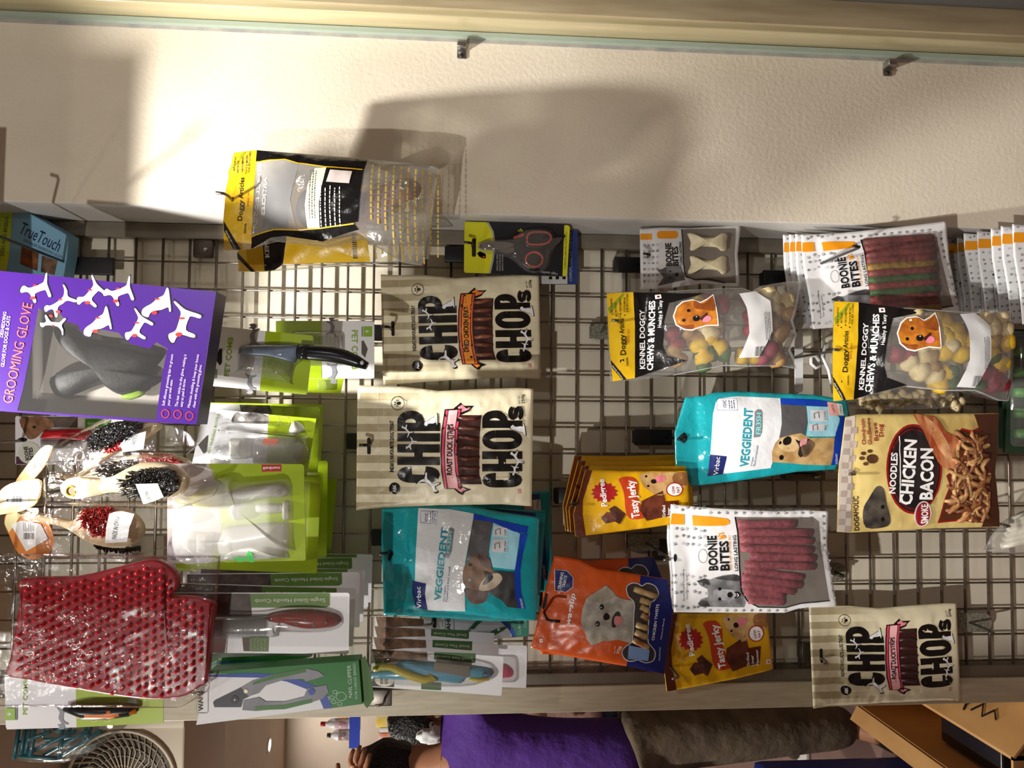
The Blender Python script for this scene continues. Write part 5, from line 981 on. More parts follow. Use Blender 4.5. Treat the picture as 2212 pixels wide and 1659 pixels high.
def flea(S, cbm, full, seed):
    S.slab('card', [(70, 610), (1765, 705), (1780, 720), (1755, 1205), (1735, 1215), (1000, 1160), (75, 1100)], .0008, CARDW)
    S.poly('photo_print', [(80, 615), (790, 650), (800, 755), (500, 760), (130, 800)], dogm((70, 48, 34), (150, 110, 76)), .0005); S.poly('green_panel', [(885, 645), (1420, 665), (1415, 785), (1390, 788), (880, 745)], mat((44, 92, 26), .4), .0006); S.poly('green_panel', [(720, 1030), (975, 1045), (972, 1142), (715, 1128)], mat((44, 92, 26), .4), .0006)
    S.text('Small Flea Comb', (1385, 718), (918, 692), 40, mat((200, 206, 180), .4), .001)
    if not full: return
    S.poly('brown_print', [(80, 975), (370, 990), (365, 1100), (80, 1090)], mat((70, 56, 48), .5), .0005); S.multi('round_logo', [(ell(245, 1010, 125, 82, 24), mat((214, 208, 190), .4))], lift=.0007); S.text('BOONIE', (225, 1058), (225, 975), 42, BLACK, .001, .02); S.text('BITES', (285, 1058), (285, 985), 42, BLACK, .001, .02)
    S.dome('comb_body', sm([(385, 810), (440, 750), (560, 752), (880, 780), (1340, 825), (1560, 845), (1650, 890), (1640, 940), (1580, 975), (1330, 960), (1220, 1050), (900, 1020), (380, 1000), (70, 975), (62, 900), (200, 860)], 3), .010, cbm, .001)
    S.rod('yellow_grip', [(110, 850, .009), (200, 815, .010), (330, 815, .010), (450, 870, .010), (600, 930, .011), (760, 970, .011), (890, 965, .010), (800, 900, .008)], [.004, .005, .005, .0055, .006, .006, .006, .003], mat((196, 178, 30), .4), n=10); S.rod('yellow_grip', [(1340, 975, .006), (1450, 995, .006), (1590, 975, .006)], .003, mat((206, 190, 40), .4))
    S.dome('handle_slot', rrect(1505, 895, 1625, 938, 18), .001, mat((50, 90, 140), .4), .010); S.slab('metal_comb', [(890, 750), (1345, 800), (1330, 945), (880, 862)], .001, mat((92, 86, 74), .35, .7), .0115); comb_teeth(S, (905, 752), (1340, 800), (905, 722), (1340, 775), 40, mat((110, 104, 92), .35, .7), .011)
    S.dome('blister', sm([(80, 640), (400, 700), (900, 700), (1500, 790), (1700, 860), (1690, 960), (1560, 1020), (1220, 1090), (80, 1020)], 3), .02, BLIS, .0006, flat=.4)
for k in range(4):
    cr = (790, 1300, .16727); S = Sheet('flea_comb_card', (72, 860), (1770, 955), 1.16+.05*k, crop=cr)
    if k:
        # farther cards: same design, hung straight behind
        S0 = Sheet('tmp', (72, 860), (1770, 955), 1.16, crop=cr, root=False); S.root.matrix_world = Matrix.Translation((.002*k, .055*k, .004*k)) @ S0.M
        S.O, S.v, S.h, S.n = S0.O, S0.v, S0.h, S0.n
    flea(S, mat((82, 156, 184), .3), k == 0, k)
    tag(S.root, ['white card with a blue and yellow flea comb, frontmost', 'flea comb card second, right behind the blue and yellow comb', 'flea comb card third behind the blue and yellow comb', 'flea comb card rearmost behind the blue and yellow comb'][k], 'comb', 'flea comb cards')
S = Sheet('flea_comb_card', (1000, 830), (2080, 840), 1.28, crop=(790, 1300, .16727))
S.slab('card', [(900, 545), (2065, 565), (2085, 580), (2072, 1105), (2055, 1112), (900, 1090)], .0008, CARDW); S.dome('comb_handle', sm([(1500, 860), (1760, 800), (1850, 830), (1905, 890), (1890, 960), (1780, 980), (1500, 960)], 3), .010, mat((206, 60, 104), .3), .001); S.dome('blister', rrect(1450, 700, 1980, 1040, 80), .016, BLIS, .0006, flat=.4)
tag(S.root, 'longer white card with a pink comb handle below the flea combs', 'comb', 'flea comb cards')
# ------------------------------------------------------------------ nail clipper boxes
GRN = gloss((40, 116, 50), .3, bmp=None); BLU = mat((34, 70, 160), .35); BXW = mat((226, 226, 230), .35)
S = Sheet('nail_clipper_box', (232, 1358), (1898, 1190), 1.07, crop=(390, 1230, .20494), yaw=.06)
S.slab('carton', [(165, 1640), (300, 1075), (1880, 960), (1915, 1420)], .035, [mat((40, 130, 56), .35)], 0); S.poly('white_face', [(165, 1638), (300, 1077), (1878, 962), (1913, 1418)], BXW, .0004)
S.poly('green_print', [(302, 1100), (305, 1078), (1878, 962), (1913, 1418), (1600, 1460), (1560, 1340), (1400, 1230), (1200, 1150), (980, 1105), (700, 1095)], GRN, .0007); S.poly('blue_arc', [(302, 1130), (303, 1112), (700, 1090), (980, 1100), (1200, 1140), (1400, 1215), (1540, 1320), (1602, 1460), (1510, 1468), (1470, 1370), (1330, 1260), (1120, 1180), (880, 1140)], BLU, .0010)
gy = mat((140, 140, 150), .35, c2=(110, 110, 120), nscale=20); dkb = mat((44, 48, 60), .35); gg = mat((50, 110, 40), .4)
S.multi('clipper_picture', [([(345, 1400), (360, 1378), (520, 1300), (640, 1240), (700, 1260), (740, 1330), (660, 1370), (640, 1450), (360, 1450)], dkb), ([(640, 1240), (760, 1170), (1000, 1100), (1330, 1042), (1450, 1070), (1524, 1120), (1320, 1180), (1300, 1150), (1100, 1160), (900, 1220), (830, 1300), (720, 1335)], gy), ([(655, 1480), (665, 1380), (830, 1345), (900, 1390), (1100, 1390), (1300, 1340), (1340, 1250), (1540, 1215), (1560, 1290), (1500, 1360), (1380, 1400), (1100, 1460), (800, 1490)], gy),
                            ([(760, 1215), (770, 1185), (1000, 1105), (1325, 1048), (1325, 1080), (1000, 1150)], gg), ([(785, 1480), (790, 1440), (1100, 1420), (1390, 1360), (1390, 1400), (1100, 1470)], gg), (ell(575, 1372, 44, 44, 20), BLACK), (ell(575, 1372, 10, 10, 8), STEEL), (ell(692, 1280, 22, 22, 12), mat((200, 190, 150), .3, .5)), (ell(1385, 1285, 36, 36, 14), BLU)], lift=.0012)
S.lines([paw(1670, 1345, 110, (-.9, .35))[0]]+paw(1670, 1345, 110, (-.9, .35))[1:], 7, mat((170, 206, 176), .4), .0012, closed=True, name='paw_outline'); S.text('NAIL CLIPPER', (1812, 1345), (1795, 1005), 40, mat((200, 222, 204), .4), .0012); S.text('FOR LARGE BREED', (1868, 1360), (1845, 985), 28, mat((190, 216, 196), .4), .0012)
S.lines([rrect(172, 1225, 292, 1512, 22)], 7, mat((150, 150, 150), .4), .0012, closed=True, name='logo_frame'); S.text('WAHL', (240, 1490), (228, 1270), 50, BLACK, .0012, .03)
S.poly('torn_flap', [(1880, 965), (1940, 920), (2000, 1100), (2035, 1380), (1960, 1480), (1915, 1420)], mat((60, 106, 34), .5), -.006)
tag(S.root, 'green, blue and white nail clipper box, the large crooked one by the side board', 'box', 'nail clipper boxes'); 
S = Sheet('nail_clipper_box', (395, 1060), (1400, 1010), 1.12, crop=(390, 1230, .20494)); S.slab('carton', [(240, 1100), (250, 960), (500, 925), (1000, 905), (1380, 920), (1000, 1010)], .03, GRN); S.poly('blue_stripe', [(300, 1010), (480, 965), (1000, 950), (480, 985)], BLU, .0006); tag(S.root, 'second nail clipper box, only its green edge showing behind the large one', 'box', 'nail clipper boxes')
S = Sheet('nail_clipper_box', (1000, 330), (2108, 330), 1.30, crop=(790, 1300, .16727))
S.slab('carton', [(1000, 540), (995, 60), (2110, 60), (2108, 430), (2090, 445)], .02, BXW); S.poly('green_print', [(1935, 450), (1900, 340), (1800, 250), (1600, 100), (1590, 64), (2108, 64), (2106, 430), (2088, 442)], mat((54, 130, 110), .35), .0006); S.poly('blue_arc', [(1890, 455), (1860, 370), (1750, 260), (1560, 120), (1600, 100), (1800, 240), (1905, 340), (1938, 452)], BLU, .0009)
gd_ = mat((36, 96, 50), .35); S.multi('clipper_picture', [([(1195, 400), (1300, 370), (1350, 345), (1362, 420), (1230, 462), (1205, 440), (1250, 430), (1245, 412), (1200, 425)], mat((110, 124, 150), .35)), ([(1330, 350), (1400, 270), (1500, 200), (1530, 230), (1440, 300), (1400, 350)], gd_), ([(1365, 400), (1460, 385), (1600, 390), (1700, 340), (1850, 305), (1790, 360), (1650, 440), (1500, 455), (1380, 445)], gd_), (ell(1715, 355, 18, 18, 12), BXW)], lift=.0012)
S.lines([rrect(1025, 160, 1140, 485, 22)], 7, mat((90, 90, 90), .4), .0012, closed=True, name='logo_frame'); S.text('WAHL', (1095, 455), (1090, 190), 52, BLACK, .0012, .03); S.text('CURVED', (2005, 420), (2000, 200), 38, mat((190, 216, 206), .4), .0012); S.text('CLIPPER', (2075, 330), (2070, 120), 36, mat((190, 216, 206), .4), .0012)
S.slab('hang_tab', [(770, 200), (985, 190), (995, 420), (990, 432), (775, 420)], .001, mat((206, 200, 196), .4), -.004); S.poly('hang_hole', rrect(865, 190, 912, 335, 20), HOLE, .0012); tag(S.root, 'white, green and blue curved clipper box below the beagle pouch', 'box', 'nail clipper boxes')
hook('bronze hook holding the curved clipper box', (935, 1340), 1.30, 1.27, 'steel', (.02, .03))
# ------------------------------------------------------------------ red grooming mitt in a clear bag
S = Sheet('grooming_mitt', (-60, 760), (1395, 760), 1.06, 1.05, crop=(0, 1099, .33755))
RM = mat((150, 14, 32), .4, c2=(134, 10, 28), nscale=12, bmp=(30, .2))
MO = sm([(150, 445), (500, 430), (760, 370), (950, 325), (1050, 335), (1130, 400), (1148, 470), (1120, 530), (1095, 552), (1250, 558), (1350, 588), (1384, 612), (1362, 800), (1342, 1000), (1325, 1110), (1290, 1132), (1200, 1190), (1050, 1214), (800, 1195), (400, 1130), (200, 1090), (52, 1060), (75, 950), (115, 720), (140, 560)], 3)
mit = S.slab('rubber_mitt', MO, .014, RM, .006, bev=.004, smooth=True)
def inside(p, P):
    c = False; j = len(P)-1
    for i in range(len(P)):
        if (P[i][1] > p[1]) != (P[j][1] > p[1]) and p[0] < (P[j][0]-P[i][0])*(p[1]-P[i][1])/(P[j][1]-P[i][1])+P[i][0]: c = not c
        j = i
    return c
V = []; Fc = []; MI = [(x+(720-x)*.07, y+(800-y)*.07) for x, y in MO]
for i in range(26):
    for jx in range(17):
        x = 150+i*50; y = 360+jx*53+(26 if i % 2 else 0)-(x-700)*-.07
        if inside((x, y), MI):
            a = S.L(x, y); tl = (random.uniform(-.001, .001), random.uniform(-.001, .001))
            v, f = tubev([(a[0], -.005, a[1]), (a[0]+tl[0], -.0125, a[1]+tl[1]), (a[0]+tl[0], -.0145, a[1]+tl[1])], [.0029, .0023, .0012], 7); k = len(V); V += v; Fc += [tuple(q+k for q in g) for g in f]
o = pyd('rubber_nubs', V, Fc, mat((232, 52, 68), .3), S.root, True); o['kind'] = 'stuff'
CRIN = film((253, 254, 255), .04, .05, .8, 70, 0.0)
S.bag('clear_bag', [(-70, 1255), (500, 1258), (1150, 1272), (1335, 1160)], [(-70, 285), (600, 300), (1410, 302)], [(-70, 1255), (-70, 285)], [(1335, 1160), (1375, 700), (1412, 302)], CRIN, .016, .0028, 100, flat=.02, wf=16, pu=.35, pv=.3)
S.T = None; S.slab('header_card', sm([(-90, 480), (-20, 480), (30, 560), (38, 700), (0, 860), (-90, 900)], 3), .001, mat((226, 130, 40), .4), .02); tag(S.root, 'red rubber grooming mitt with nubs in a crinkly clear bag', 'grooming glove')
# lime comb card beside the mitt and a teal basket hanging past the side board
S = Sheet('pet_comb_card', (60, 300), (1855, 290), 1.13, crop=(0, 1490, .18987))
S.slab('card', [(50, -150), (1860, -150), (1862, 375), (870, 428), (80, 452), (66, 420)], .0008, CARDW); S.poly('green_print', [(862, -148), (1858, -148), (1860, 374), (872, 426)], LIME, .0005); S.poly('cat_print', cat_shape(720, 320, 130), CATG, .0007); badge(S, 62, 205, 1.1); S.text('PET COMB', (310, 282), (315, -120), 52, mat((150, 186, 50), .4), .0008, .01)
S.lines([ell(x, 322, 40, 40, 20) for x in (1070, 1225)], 7, mat((214, 226, 150), .4), .0008, closed=True, name='icon_rings'); S.rod('comb_handle', [(760, 195, .008), (900, 200, .009), (1000, 215, .01), (1250, 215, .01), (1500, 200, .009), (1600, 180, .008)], [.003, .008, .011, .011, .009, .004], mat((24, 24, 28), .3), n=10); S.rod('orange_grip', [(930, 235, .011), (1050, 225, .013), (1300, 222, .013), (1590, 205, .011)], [.006, .008, .008, .004], mat((220, 120, 50), .4), n=10)
tag(S.root, 'white and lime comb card with an orange grip, beside the red mitt', 'comb', 'carded pet combs')
S = Sheet('plastic_basket', (205, 600), (740, 600), 1.24, crop=(0, 1490, .18987)); TB = mat((28, 84, 92), .35)
z = lambda x, y, o_: (x, y, o_)
for a, b in (((215, 430), (215, 750)), ((720, 430), (720, 745)), ((215, 750), (720, 745)), ((290, 430), (290, 700)), ((345, 430), (345, 680)), ((400, 430), (400, 720)), ((215, 600), (620, 440)), ((280, 740), (900, 430)), ((500, 740), (1050, 430)), ((720, 740), (1190, 430)), ((1040, 430), (1040, 520))): S.rod('basket_bar', [(a[0], a[1], .0), (b[0], b[1], .012)], .0032, TB, n=6)
for a, b in (((215, 430), (215, 750)), ((720, 430), (720, 745)), ((215, 750), (720, 745))): S.rod('basket_bar', [(a[0]+40, a[1], -.06), (b[0]+40, b[1]-30, -.06)], .003, TB, n=6)
S.slab('basket_end', [(430, 440), (700, 440), (700, 560), (520, 600)], .003, TB, -.03)
S.bag('clear_bag', [(190, 790), (700, 830)], [(200, 400), (1450, 400)], [(190, 790), (200, 400)], [(700, 830), (1200, 600), (1450, 400)], CRIN, .02, .003, 101, flat=.02, wf=14, back=2.4); tag(S.root, 'teal plastic basket in a clear bag, left of the side board', 'basket')
# ------------------------------------------------------------------ wooden brushes in clear bags
WD_ = mat((226, 206, 170), .45, c2=(206, 180, 138), nscale=10, ndet=6, stretch=(8, 8, 1)); BC = (0, 880, .21248)
def bristles(S, poly, n, mt, off, ln, r, seed, lean=(0, 0), parent=None):
    R = random.Random(seed); xs = [p[0] for p in poly]; ys = [p[1] for p in poly]; V = []; Fc = []; c = 0
    while c < n:
        x, y = R.uniform(min(xs), max(xs)), R.uniform(min(ys), max(ys))
        if not inside((x, y), poly): continue
        a = S.L(x, y); d = (lean[0]+R.uniform(-.25, .25), lean[1]+R.uniform(-.25, .25)); c += 1
        v, f = tubev([(a[0], -off, a[1]), (a[0]+d[0]*ln, -off-ln, a[1]+d[1]*ln)], [r, r*.7], 4); k = len(V); V += v; Fc += [tuple(q+k for q in g) for g in f]
    o = pyd('bristles', V, Fc, mt, parent or S.root); o['kind'] = 'stuff'; return o
def sticker(S, pts, txt, p0, p1, h, off):
    S.slab('white_sticker', pts, .0004, WHITE, off); T0 = S.T; S.T = None; S.text(txt, p0, p1, h, mat((60, 60, 66), .5), off+.0006); S.T = T0
def ptag(S, pts, lab, off, c, c2, split):
    S.slab('paper_tag', pts, .0006, mat(c, .5), off); S.poly('cream_print', split, mat(c2, .5), off+.0006) if split else None
    if lab:
        S.poly('price_label', lab, WHITE, off+.0010); cx = sum(p[0] for p in lab)/len(lab); cy = sum(p[1] for p in lab)/len(lab)
        quads(S, 'barcode', [rect(cx-55+k*11, cy+10, cx-55+k*11+(6 if k % 3 else 4), cy+75) for k in range(10)], mat((70, 70, 76), .5), off+.0014); quads(S, 'label_print', scribble(cx-60, cy-5, cy-100, 7, 17, 9, rnd=3), mat((90, 90, 100), .5), off+.0014)
BRB = mat((22, 22, 24), .3); BRR = mat((196, 34, 38), .35)
S = Sheet('wooden_brush', (640, 830), (1900, 760), 1.08, 1.06, crop=BC)
bo = sm([(635, 850), (650, 775), (720, 718), (900, 715), (1030, 725), (1170, 690), (1300, 620), (1450, 562), (1650, 558), (1800, 608), (1880, 680), (1900, 760), (1850, 870), (1700, 922), (1500, 908), (1330, 882), (1150, 862), (950, 902), (800, 930), (700, 915)], 3)
S.slab('wooden_body', bo, .018, WD_, .006, bev=.004, smooth=True); S.rod('brass_ring', [(755+50*math.cos(t*.5236), 845+50*math.sin(t*.5236), .007) for t in range(13)], .0016, mat((206, 180, 60), .3, .7)); S.poly('ring_hole', ell(755, 845, 44, 44, 16), mat((120, 90, 50), .6), .0068)
bristles(S, sm([(1270, 790), (1350, 690), (1500, 622), (1700, 620), (1800, 640), (1850, 720), (1830, 850), (1700, 898), (1500, 900), (1330, 876)], 3), 700, BRB, .006, .016, .0008, 3)
sticker(S, [(1480, 762), (1700, 756), (1760, 890), (1660, 935), (1560, 962)], 'MADE IN CHINA', (1650, 950), (1600, 830), 40, .026)
S.bag('clear_bag', [(440, 960), (900, 990), (1500, 1000), (1830, 1030), (2160, 900)], [(430, 560), (900, 520), (1400, 480), (1800, 500), (2150, 640)], [(440, 960), (430, 560)], [(2160, 900), (2250, 760), (2150, 640)], CRIN, .03, .004, 110, flat=.02, wf=13, pu=.4, pv=.4, back=.4)
S.T = None; ptag(S, sm([(-40, 980), (10, 860), (120, 775), (300, 732), (420, 728), (446, 800), (400, 960), (270, 1040), (130, 1070), (-40, 1085)], 3), [(110, 800), (340, 752), (312, 960), (40, 1025)], .004, (232, 140, 30), (230, 222, 160), [(330, 735), (420, 730), (444, 800), (400, 958), (270, 1038), (205, 1052), (250, 900)])
tag(S.root, 'pale wooden brush with black bristles, frontmost of the bagged brushes', 'brush', 'bagged wooden brushes')
hook('steel hook under the orange price tag of the wooden brush', (10, 1082), 1.08, 1.05, 'steel', (.05, .02))
S = Sheet('wooden_brush', (190, 1080), (1450, 1250), 1.155, 1.14, crop=BC)
S.slab('wooden_body', sm([(190, 1065), (230, 1048), (420, 1085), (620, 1130), (760, 1150), (830, 1050), (1000, 1000), (1250, 1020), (1390, 1110), (1452, 1210), (1440, 1310), (1350, 1395), (1200, 1425), (1000, 1400), (850, 1335), (740, 1260), (620, 1205), (420, 1170), (260, 1130)], 3), .016, WD_, .006, bev=.004, smooth=True)
bristles(S, sm([(830, 1060), (1000, 1000), (1190, 1005), (1210, 1280), (1150, 1310), (1000, 1280), (860, 1190)], 3), 520, BRR, .006, .016, .0009, 4, (0, -.4)); bristles(S, [(900, 1385), (1010, 1420), (1200, 1445), (1390, 1420), (1390, 1445), (1200, 1470), (1000, 1450)], 150, BRB, -.012, .006, .0012, 5, (-.5, -.5))
sticker(S, [(1200, 1062), (1260, 1040), (1330, 1035), (1450, 1062), (1400, 1200), (1380, 1340), (1160, 1352), (1170, 1200)], 'MADE IN CHINA', (1270, 1315), (1310, 1085), 48, .024)
S.bag('clear_bag', [(170, 1500), (800, 1490), (1400, 1500), (1860, 1380)], [(180, 1000), (800, 960), (1500, 960), (1830, 1080)], [(170, 1500), (180, 1000)], [(1860, 1380), (1700, 1250), (1830, 1080)], CRIN, .026, .004, 111, flat=.02, wf=13, pu=.4, pv=.4, back=.4)
S.T = None; ptag(S, sm([(60, 1180), (80, 1085), (200, 1052), (470, 1142), (548, 1280), (560, 1400), (480, 1500), (350, 1542), (200, 1480), (110, 1300)], 3), [(130, 1190), (230, 1147), (430, 1182), (505, 1330), (285, 1460)], .003, (222, 130, 34), (230, 222, 160), [(62, 1180), (82, 1090), (200, 1056), (240, 1080), (110, 1270)])
tag(S.root, 'pale wooden brush with red bristles and a white made-in sticker', 'brush', 'bagged wooden brushes')
S = Sheet('wooden_brush', (780, 640), (1590, 190), 1.17, 1.15, crop=BC)
S.slab('wooden_body', sm([(770, 690), (900, 600), (1020, 500), (1060, 420), (1150, 330), (1300, 250), (1480, 165), (1590, 168), (1600, 210), (1480, 300), (1330, 380), (1150, 470), (1000, 570), (850, 680)], 3), .018, WD_, .004, bev=.003, smooth=True); bristles(S, sm([(950, 280), (1130, 160), (1300, 140), (1480, 165), (1400, 250), (1250, 320), (1030, 390), (980, 340)], 3), 700, BRB, .000, .02, .0009, 6, (-.3, .1)); bristles(S, sm([(1110, 440), (1300, 335), (1330, 345), (1270, 420), (1120, 455)], 2), 100, BRR, .002, .012, .0013, 7)
sticker(S, [(1290, 380), (1360, 300), (1555, 240), (1530, 420), (1330, 450)], 'MADE IN', (1440, 390), (1480, 270), 44, .018)
S.bag('clear_bag', [(480, 640), (900, 700), (1500, 560), (1900, 480)], [(560, 420), (800, 260), (1130, 110), (1600, 120), (1900, 260)], [(480, 640), (560, 420)], [(1900, 480), (2010, 380), (1900, 260)], CRIN, .026, .004, 112, flat=.02, wf=13, pu=.4, pv=.4, back=.4)
S.T = None; ptag(S, sm([(165, 770), (260, 620), (430, 412), (520, 385), (545, 420), (500, 540), (400, 680), (300, 760)], 3), None, .002, (232, 140, 30), (232, 222, 150), [(262, 625), (430, 415), (520, 388), (542, 420), (498, 538), (398, 678), (330, 722)]); S.text('BOONIE', (420, 600), (470, 500), 42, BLACK, .0034, .02); S.text('BITES', (350, 640), (420, 570), 38, BLACK, .0034, .02)
tag(S.root, 'wooden brush with thick black bristles, farther back under the purple box', 'brush', 'bagged wooden brushes')
S = Sheet('wooden_brush', (560, 740), (1960, 580), 1.22, 1.2, crop=BC)
S.slab('wooden_body', sm([(520, 690), (700, 660), (1000, 640), (1100, 560), (1400, 470), (1700, 470), (1900, 540), (1960, 620), (1800, 680), (1400, 700), (1100, 720), (700, 740)], 3), .016, WD_, .002, bev=.003, smooth=True); bristles(S, sm([(1040, 640), (1150, 560), (1400, 540), (1400, 660), (1060, 700)], 2), 150, BRB, .003, .016, .0013, 8); bristles(S, sm([(1450, 480), (1800, 500), (1950, 600), (1900, 660), (1600, 580)], 2), 200, BRR, .003, .014, .0013, 9); S.T = None
tag(S.root, 'wooden brush with red bristles at the tip, hidden behind the frontmost brush', 'brush', 'bagged wooden brushes')
# red comb pack behind
S = Sheet('comb_pack', (160, 330), (900, 330), 1.27, crop=BC)
S.slab('card', rrect(155, 88, 1250, 582, 20), .0008, CARDW); S.multi('dog_picture', [(rect(215, 95, 790, 205), dogm((60, 48, 42), (100, 84, 74))), (sm([(200, 120), (300, 95), (470, 100), (555, 190), (450, 240), (370, 310), (290, 320), (240, 240)], 3), dogm((150, 106, 70), (96, 62, 40))), (ell(350, 200, 18, 14, 10), BLACK)])
S.poly('purple_print', rect(165, 500, 330, 578), mat((70, 34, 50), .5), .0006); S.dome('comb_body', sm([(412, 300), (440, 255), (490, 230), (900, 222), (900, 330), (600, 320), (425, 318)], 3), .01, mat((190, 28, 40), .3), .001); comb_teeth(S, (430, 322), (830, 332), (430, 420), (830, 420), 50, STEEL, .004)
S.poly('green_panel', [(868, 116), (1130, 118), (1110, 205), (866, 205)], mat((70, 150, 44), .4), .0006); S.text('Small Comb', (1100, 150), (895, 152), 34, WHITE, .001); S.multi('round_logo', [(ell(300, 462, 114, 112, 28), mat((214, 218, 206), .4))], lift=.0008); S.text('BOONIE', (302, 535), (280, 395), 40, BLACK, .0012, .03); S.text('BITES', (348, 528), (330, 405), 40, BLACK, .0012, .03)
S.poly('hang_hole', ell(230, 330, 50, 22, 14), HOLE, .0009); tag(S.root, 'white card with a red comb and round label, behind the wooden brushes', 'comb'); hook('steel hook through the red comb card', (48, 952), 1.27, 1.20, 'steel', (.05, .02))
# ------------------------------------------------------------------ purple grooming glove box
S = Sheet('grooming_glove_box', (-120, 560), (1322, 665), 1.05, 1.04, crop=(0, 550, .33755)); PUR = gloss((58, 22, 112), .3, bmp=None)
fr = [(-200, 985), (-200, 85), (0, 104), (1385, 238), (1258, 1088), (995, 1074), (110, 1010)]
WNO = [(245, 345), (300, 370), (360, 350), (430, 430), (500, 450), (515, 490), (640, 478), (760, 500), (800, 545), (850, 575), (960, 604), (1000, 560), (1072, 602), (1040, 760), (998, 1056), (112, 998), (150, 860), (200, 600)]
# carton: back + sides, front with a die-cut window
lo = S.LL([(-200, 985), (-200, 85), (1385, 238), (1258, 1088)]); dp = .04
V = [(p[0], 0, p[1]) for p in lo]+[(p[0], dp, p[1]) for p in lo]
pyd('carton_back', V, [(4, 5, 6, 7)], mat((206, 200, 190), .5), S.root); pyd('carton_sides', V, [(0, 1, 5, 4), (1, 2, 6, 5), (2, 3, 7, 6), (3, 0, 4, 7)], mat((60, 28, 100), .4), S.root)
tris = tessellate_polygon([[Vector((*p, 0)) for p in S.LL(fr)], [Vector((*p, 0)) for p in S.LL(WNO)][::-1]])
allp = S.LL(fr)+S.LL(WNO)[::-1]; pyd('printed_front', [(p[0], -.0004, p[1]) for p in allp], [tuple(t) for t in tris], PUR, S.root)
S.poly('window_film', WNO, film((252, 252, 252), .05, .05, .9, 14, .03), .0002)
S.dome('black_glove', sm([(260, 470), (330, 420), (500, 520), (760, 560), (930, 600), (980, 640), (900, 760), (1000, 780), (880, 860), (760, 900), (650, 870), (660, 820), (560, 830), (430, 880), (330, 910), (260, 880), (240, 780), (380, 740), (480, 760), (520, 700), (340, 600)], 3), .022, mat((26, 28, 30), .6, c2=(40, 42, 44), nscale=120, bmp=(160, .6)), -.03); S.dome('lime_cuff', sm([(700, 905), (840, 860), (870, 890), (780, 925)], 2), .004, mat((150, 190, 50), .5), -.028)
wo = mat((230, 228, 226), .4); rdp = mat((200, 40, 40), .4); ol = mat((30, 14, 50), .4)
for x, y, s_, k, a, f in ((240, 230, 125, 0, -1.2, 1), (400, 320, 120, 2, -.7, 1), (590, 260, 125, 0, -.7, 1), (770, 250, 125, 0, -1.2, 1), (1020, 320, 135, 1, .1, 1), (350, 430, 95, 2, 1.2, -1), (640, 440, 130, 1, .2, 1), (890, 470, 125, 0, -.5, 1), (1180, 450, 160, 0, -.3, 1)):
    s_ *= .86; S.multi('dog_drawing', [(cartoon(x, y, s_*1.1, k, a, f), ol, .0007), (cartoon(x, y, s_, k, a, f), wo, .0010), (ell(x-s_*.25, y+s_*.45*f, s_*.16, s_*.10, 10), rdp, .0013), (ell(x-s_*.1, y-s_*.3*f, s_*.14, s_*.05, 10), rdp, .0013)])
RT = mat((226, 84, 78), .4); S.text('GROOMING GLOVE', (80, 955), (212, 318), 66, RT, .001, -.004 if False else 0); S.text('DESHEDDING', (22, 530), (45, 368), 22, mat((210, 190, 220), .4), .001, .01); S.text('GLOVE FOR DOGS & CATS', (30, 720), (70, 395), 24, mat((210, 190, 220), .4), .001, .01)
for k, (a, b, st) in enumerate((((1055, 968), (1112, 640), 'Soft silicone grooming tips to groom'), ((1088, 968), (1108, 800), 'your pet with ease.'), ((1138, 975), (1196, 640), 'The hair sticks to the glove, making it'), ((1170, 975), (1192, 795), 'easy to peel & throw.'), ((1218, 980), (1276, 640), 'Minimize shedding & keep your house'), ((1250, 980), (1294, 705), 'clean with this grooming glove.'))): S.text(st, a, b, 19, mat((200, 186, 214), .4), .001)
S.lines([ell(x, y, 24, 26, 16) for x, y in ((1060, 1018), (1138, 1022), (1214, 1032))], 5, rdp, .001, closed=True, name='round_icons'); tag(S.root, 'large purple grooming glove box with white dog drawings and a clear window', 'box')
# ------------------------------------------------------------------ blue brush box, top corner
S = Sheet('brush_box', (-30, 1540), (430, 1600), 1.37, 1.36, crop=(0, 0, .33755), yaw=-.1)
S.slab('carton', [(-120, 1290), (85, 1305), (440, 1510), (430, 1640), (405, 1790), (-120, 1770)], .03, mat((110, 160, 190), .4)); S.poly('blue_face', [(88, 1308), (438, 1512), (428, 1640), (404, 1786), (35, 1780), (60, 1650)], mat((124, 172, 200), .35), .0004); S.poly('green_face', [(-118, 1292), (86, 1306), (58, 1650), (33, 1780), (-118, 1768)], mat((130, 180, 40), .4, c2=(200, 210, 50), nscale=8), .0004)
S.text('TrueTouch', (118, 1490), (372, 1612), 82, mat((24, 34, 80), .4), .0008, .005); S.text('FIVE FINGER DESHEDDING GLOVE', (150, 1545), (395, 1655), 18, mat((40, 60, 110), .4), .0008)
S.poly('photo_print', [(140, 1570), (250, 1620), (240, 1735), (130, 1690)], dogm((60, 36, 24), (140, 80, 40)), .0007); S.poly('photo_print', [(270, 1635), (370, 1670), (350, 1760), (262, 1740)], dogm((60, 44, 36), (120, 90, 70)), .0007); S.text('GREAT FOR ALL', (-20, 1640), (5, 1430), 26, mat((40, 70, 20), .4), .0008); S.text('SIZES AND BREEDS', (25, 1640), (58, 1390), 24, mat((40, 70, 20), .4), .0008)
tag(S.root, 'pale blue and green glove box turned sideways in the top corner', 'box'); hook('wide black hook plate on the grid below the blue box', (160, 574), 1.40, 1.10, 'black', (.012, .07), plw=.032)
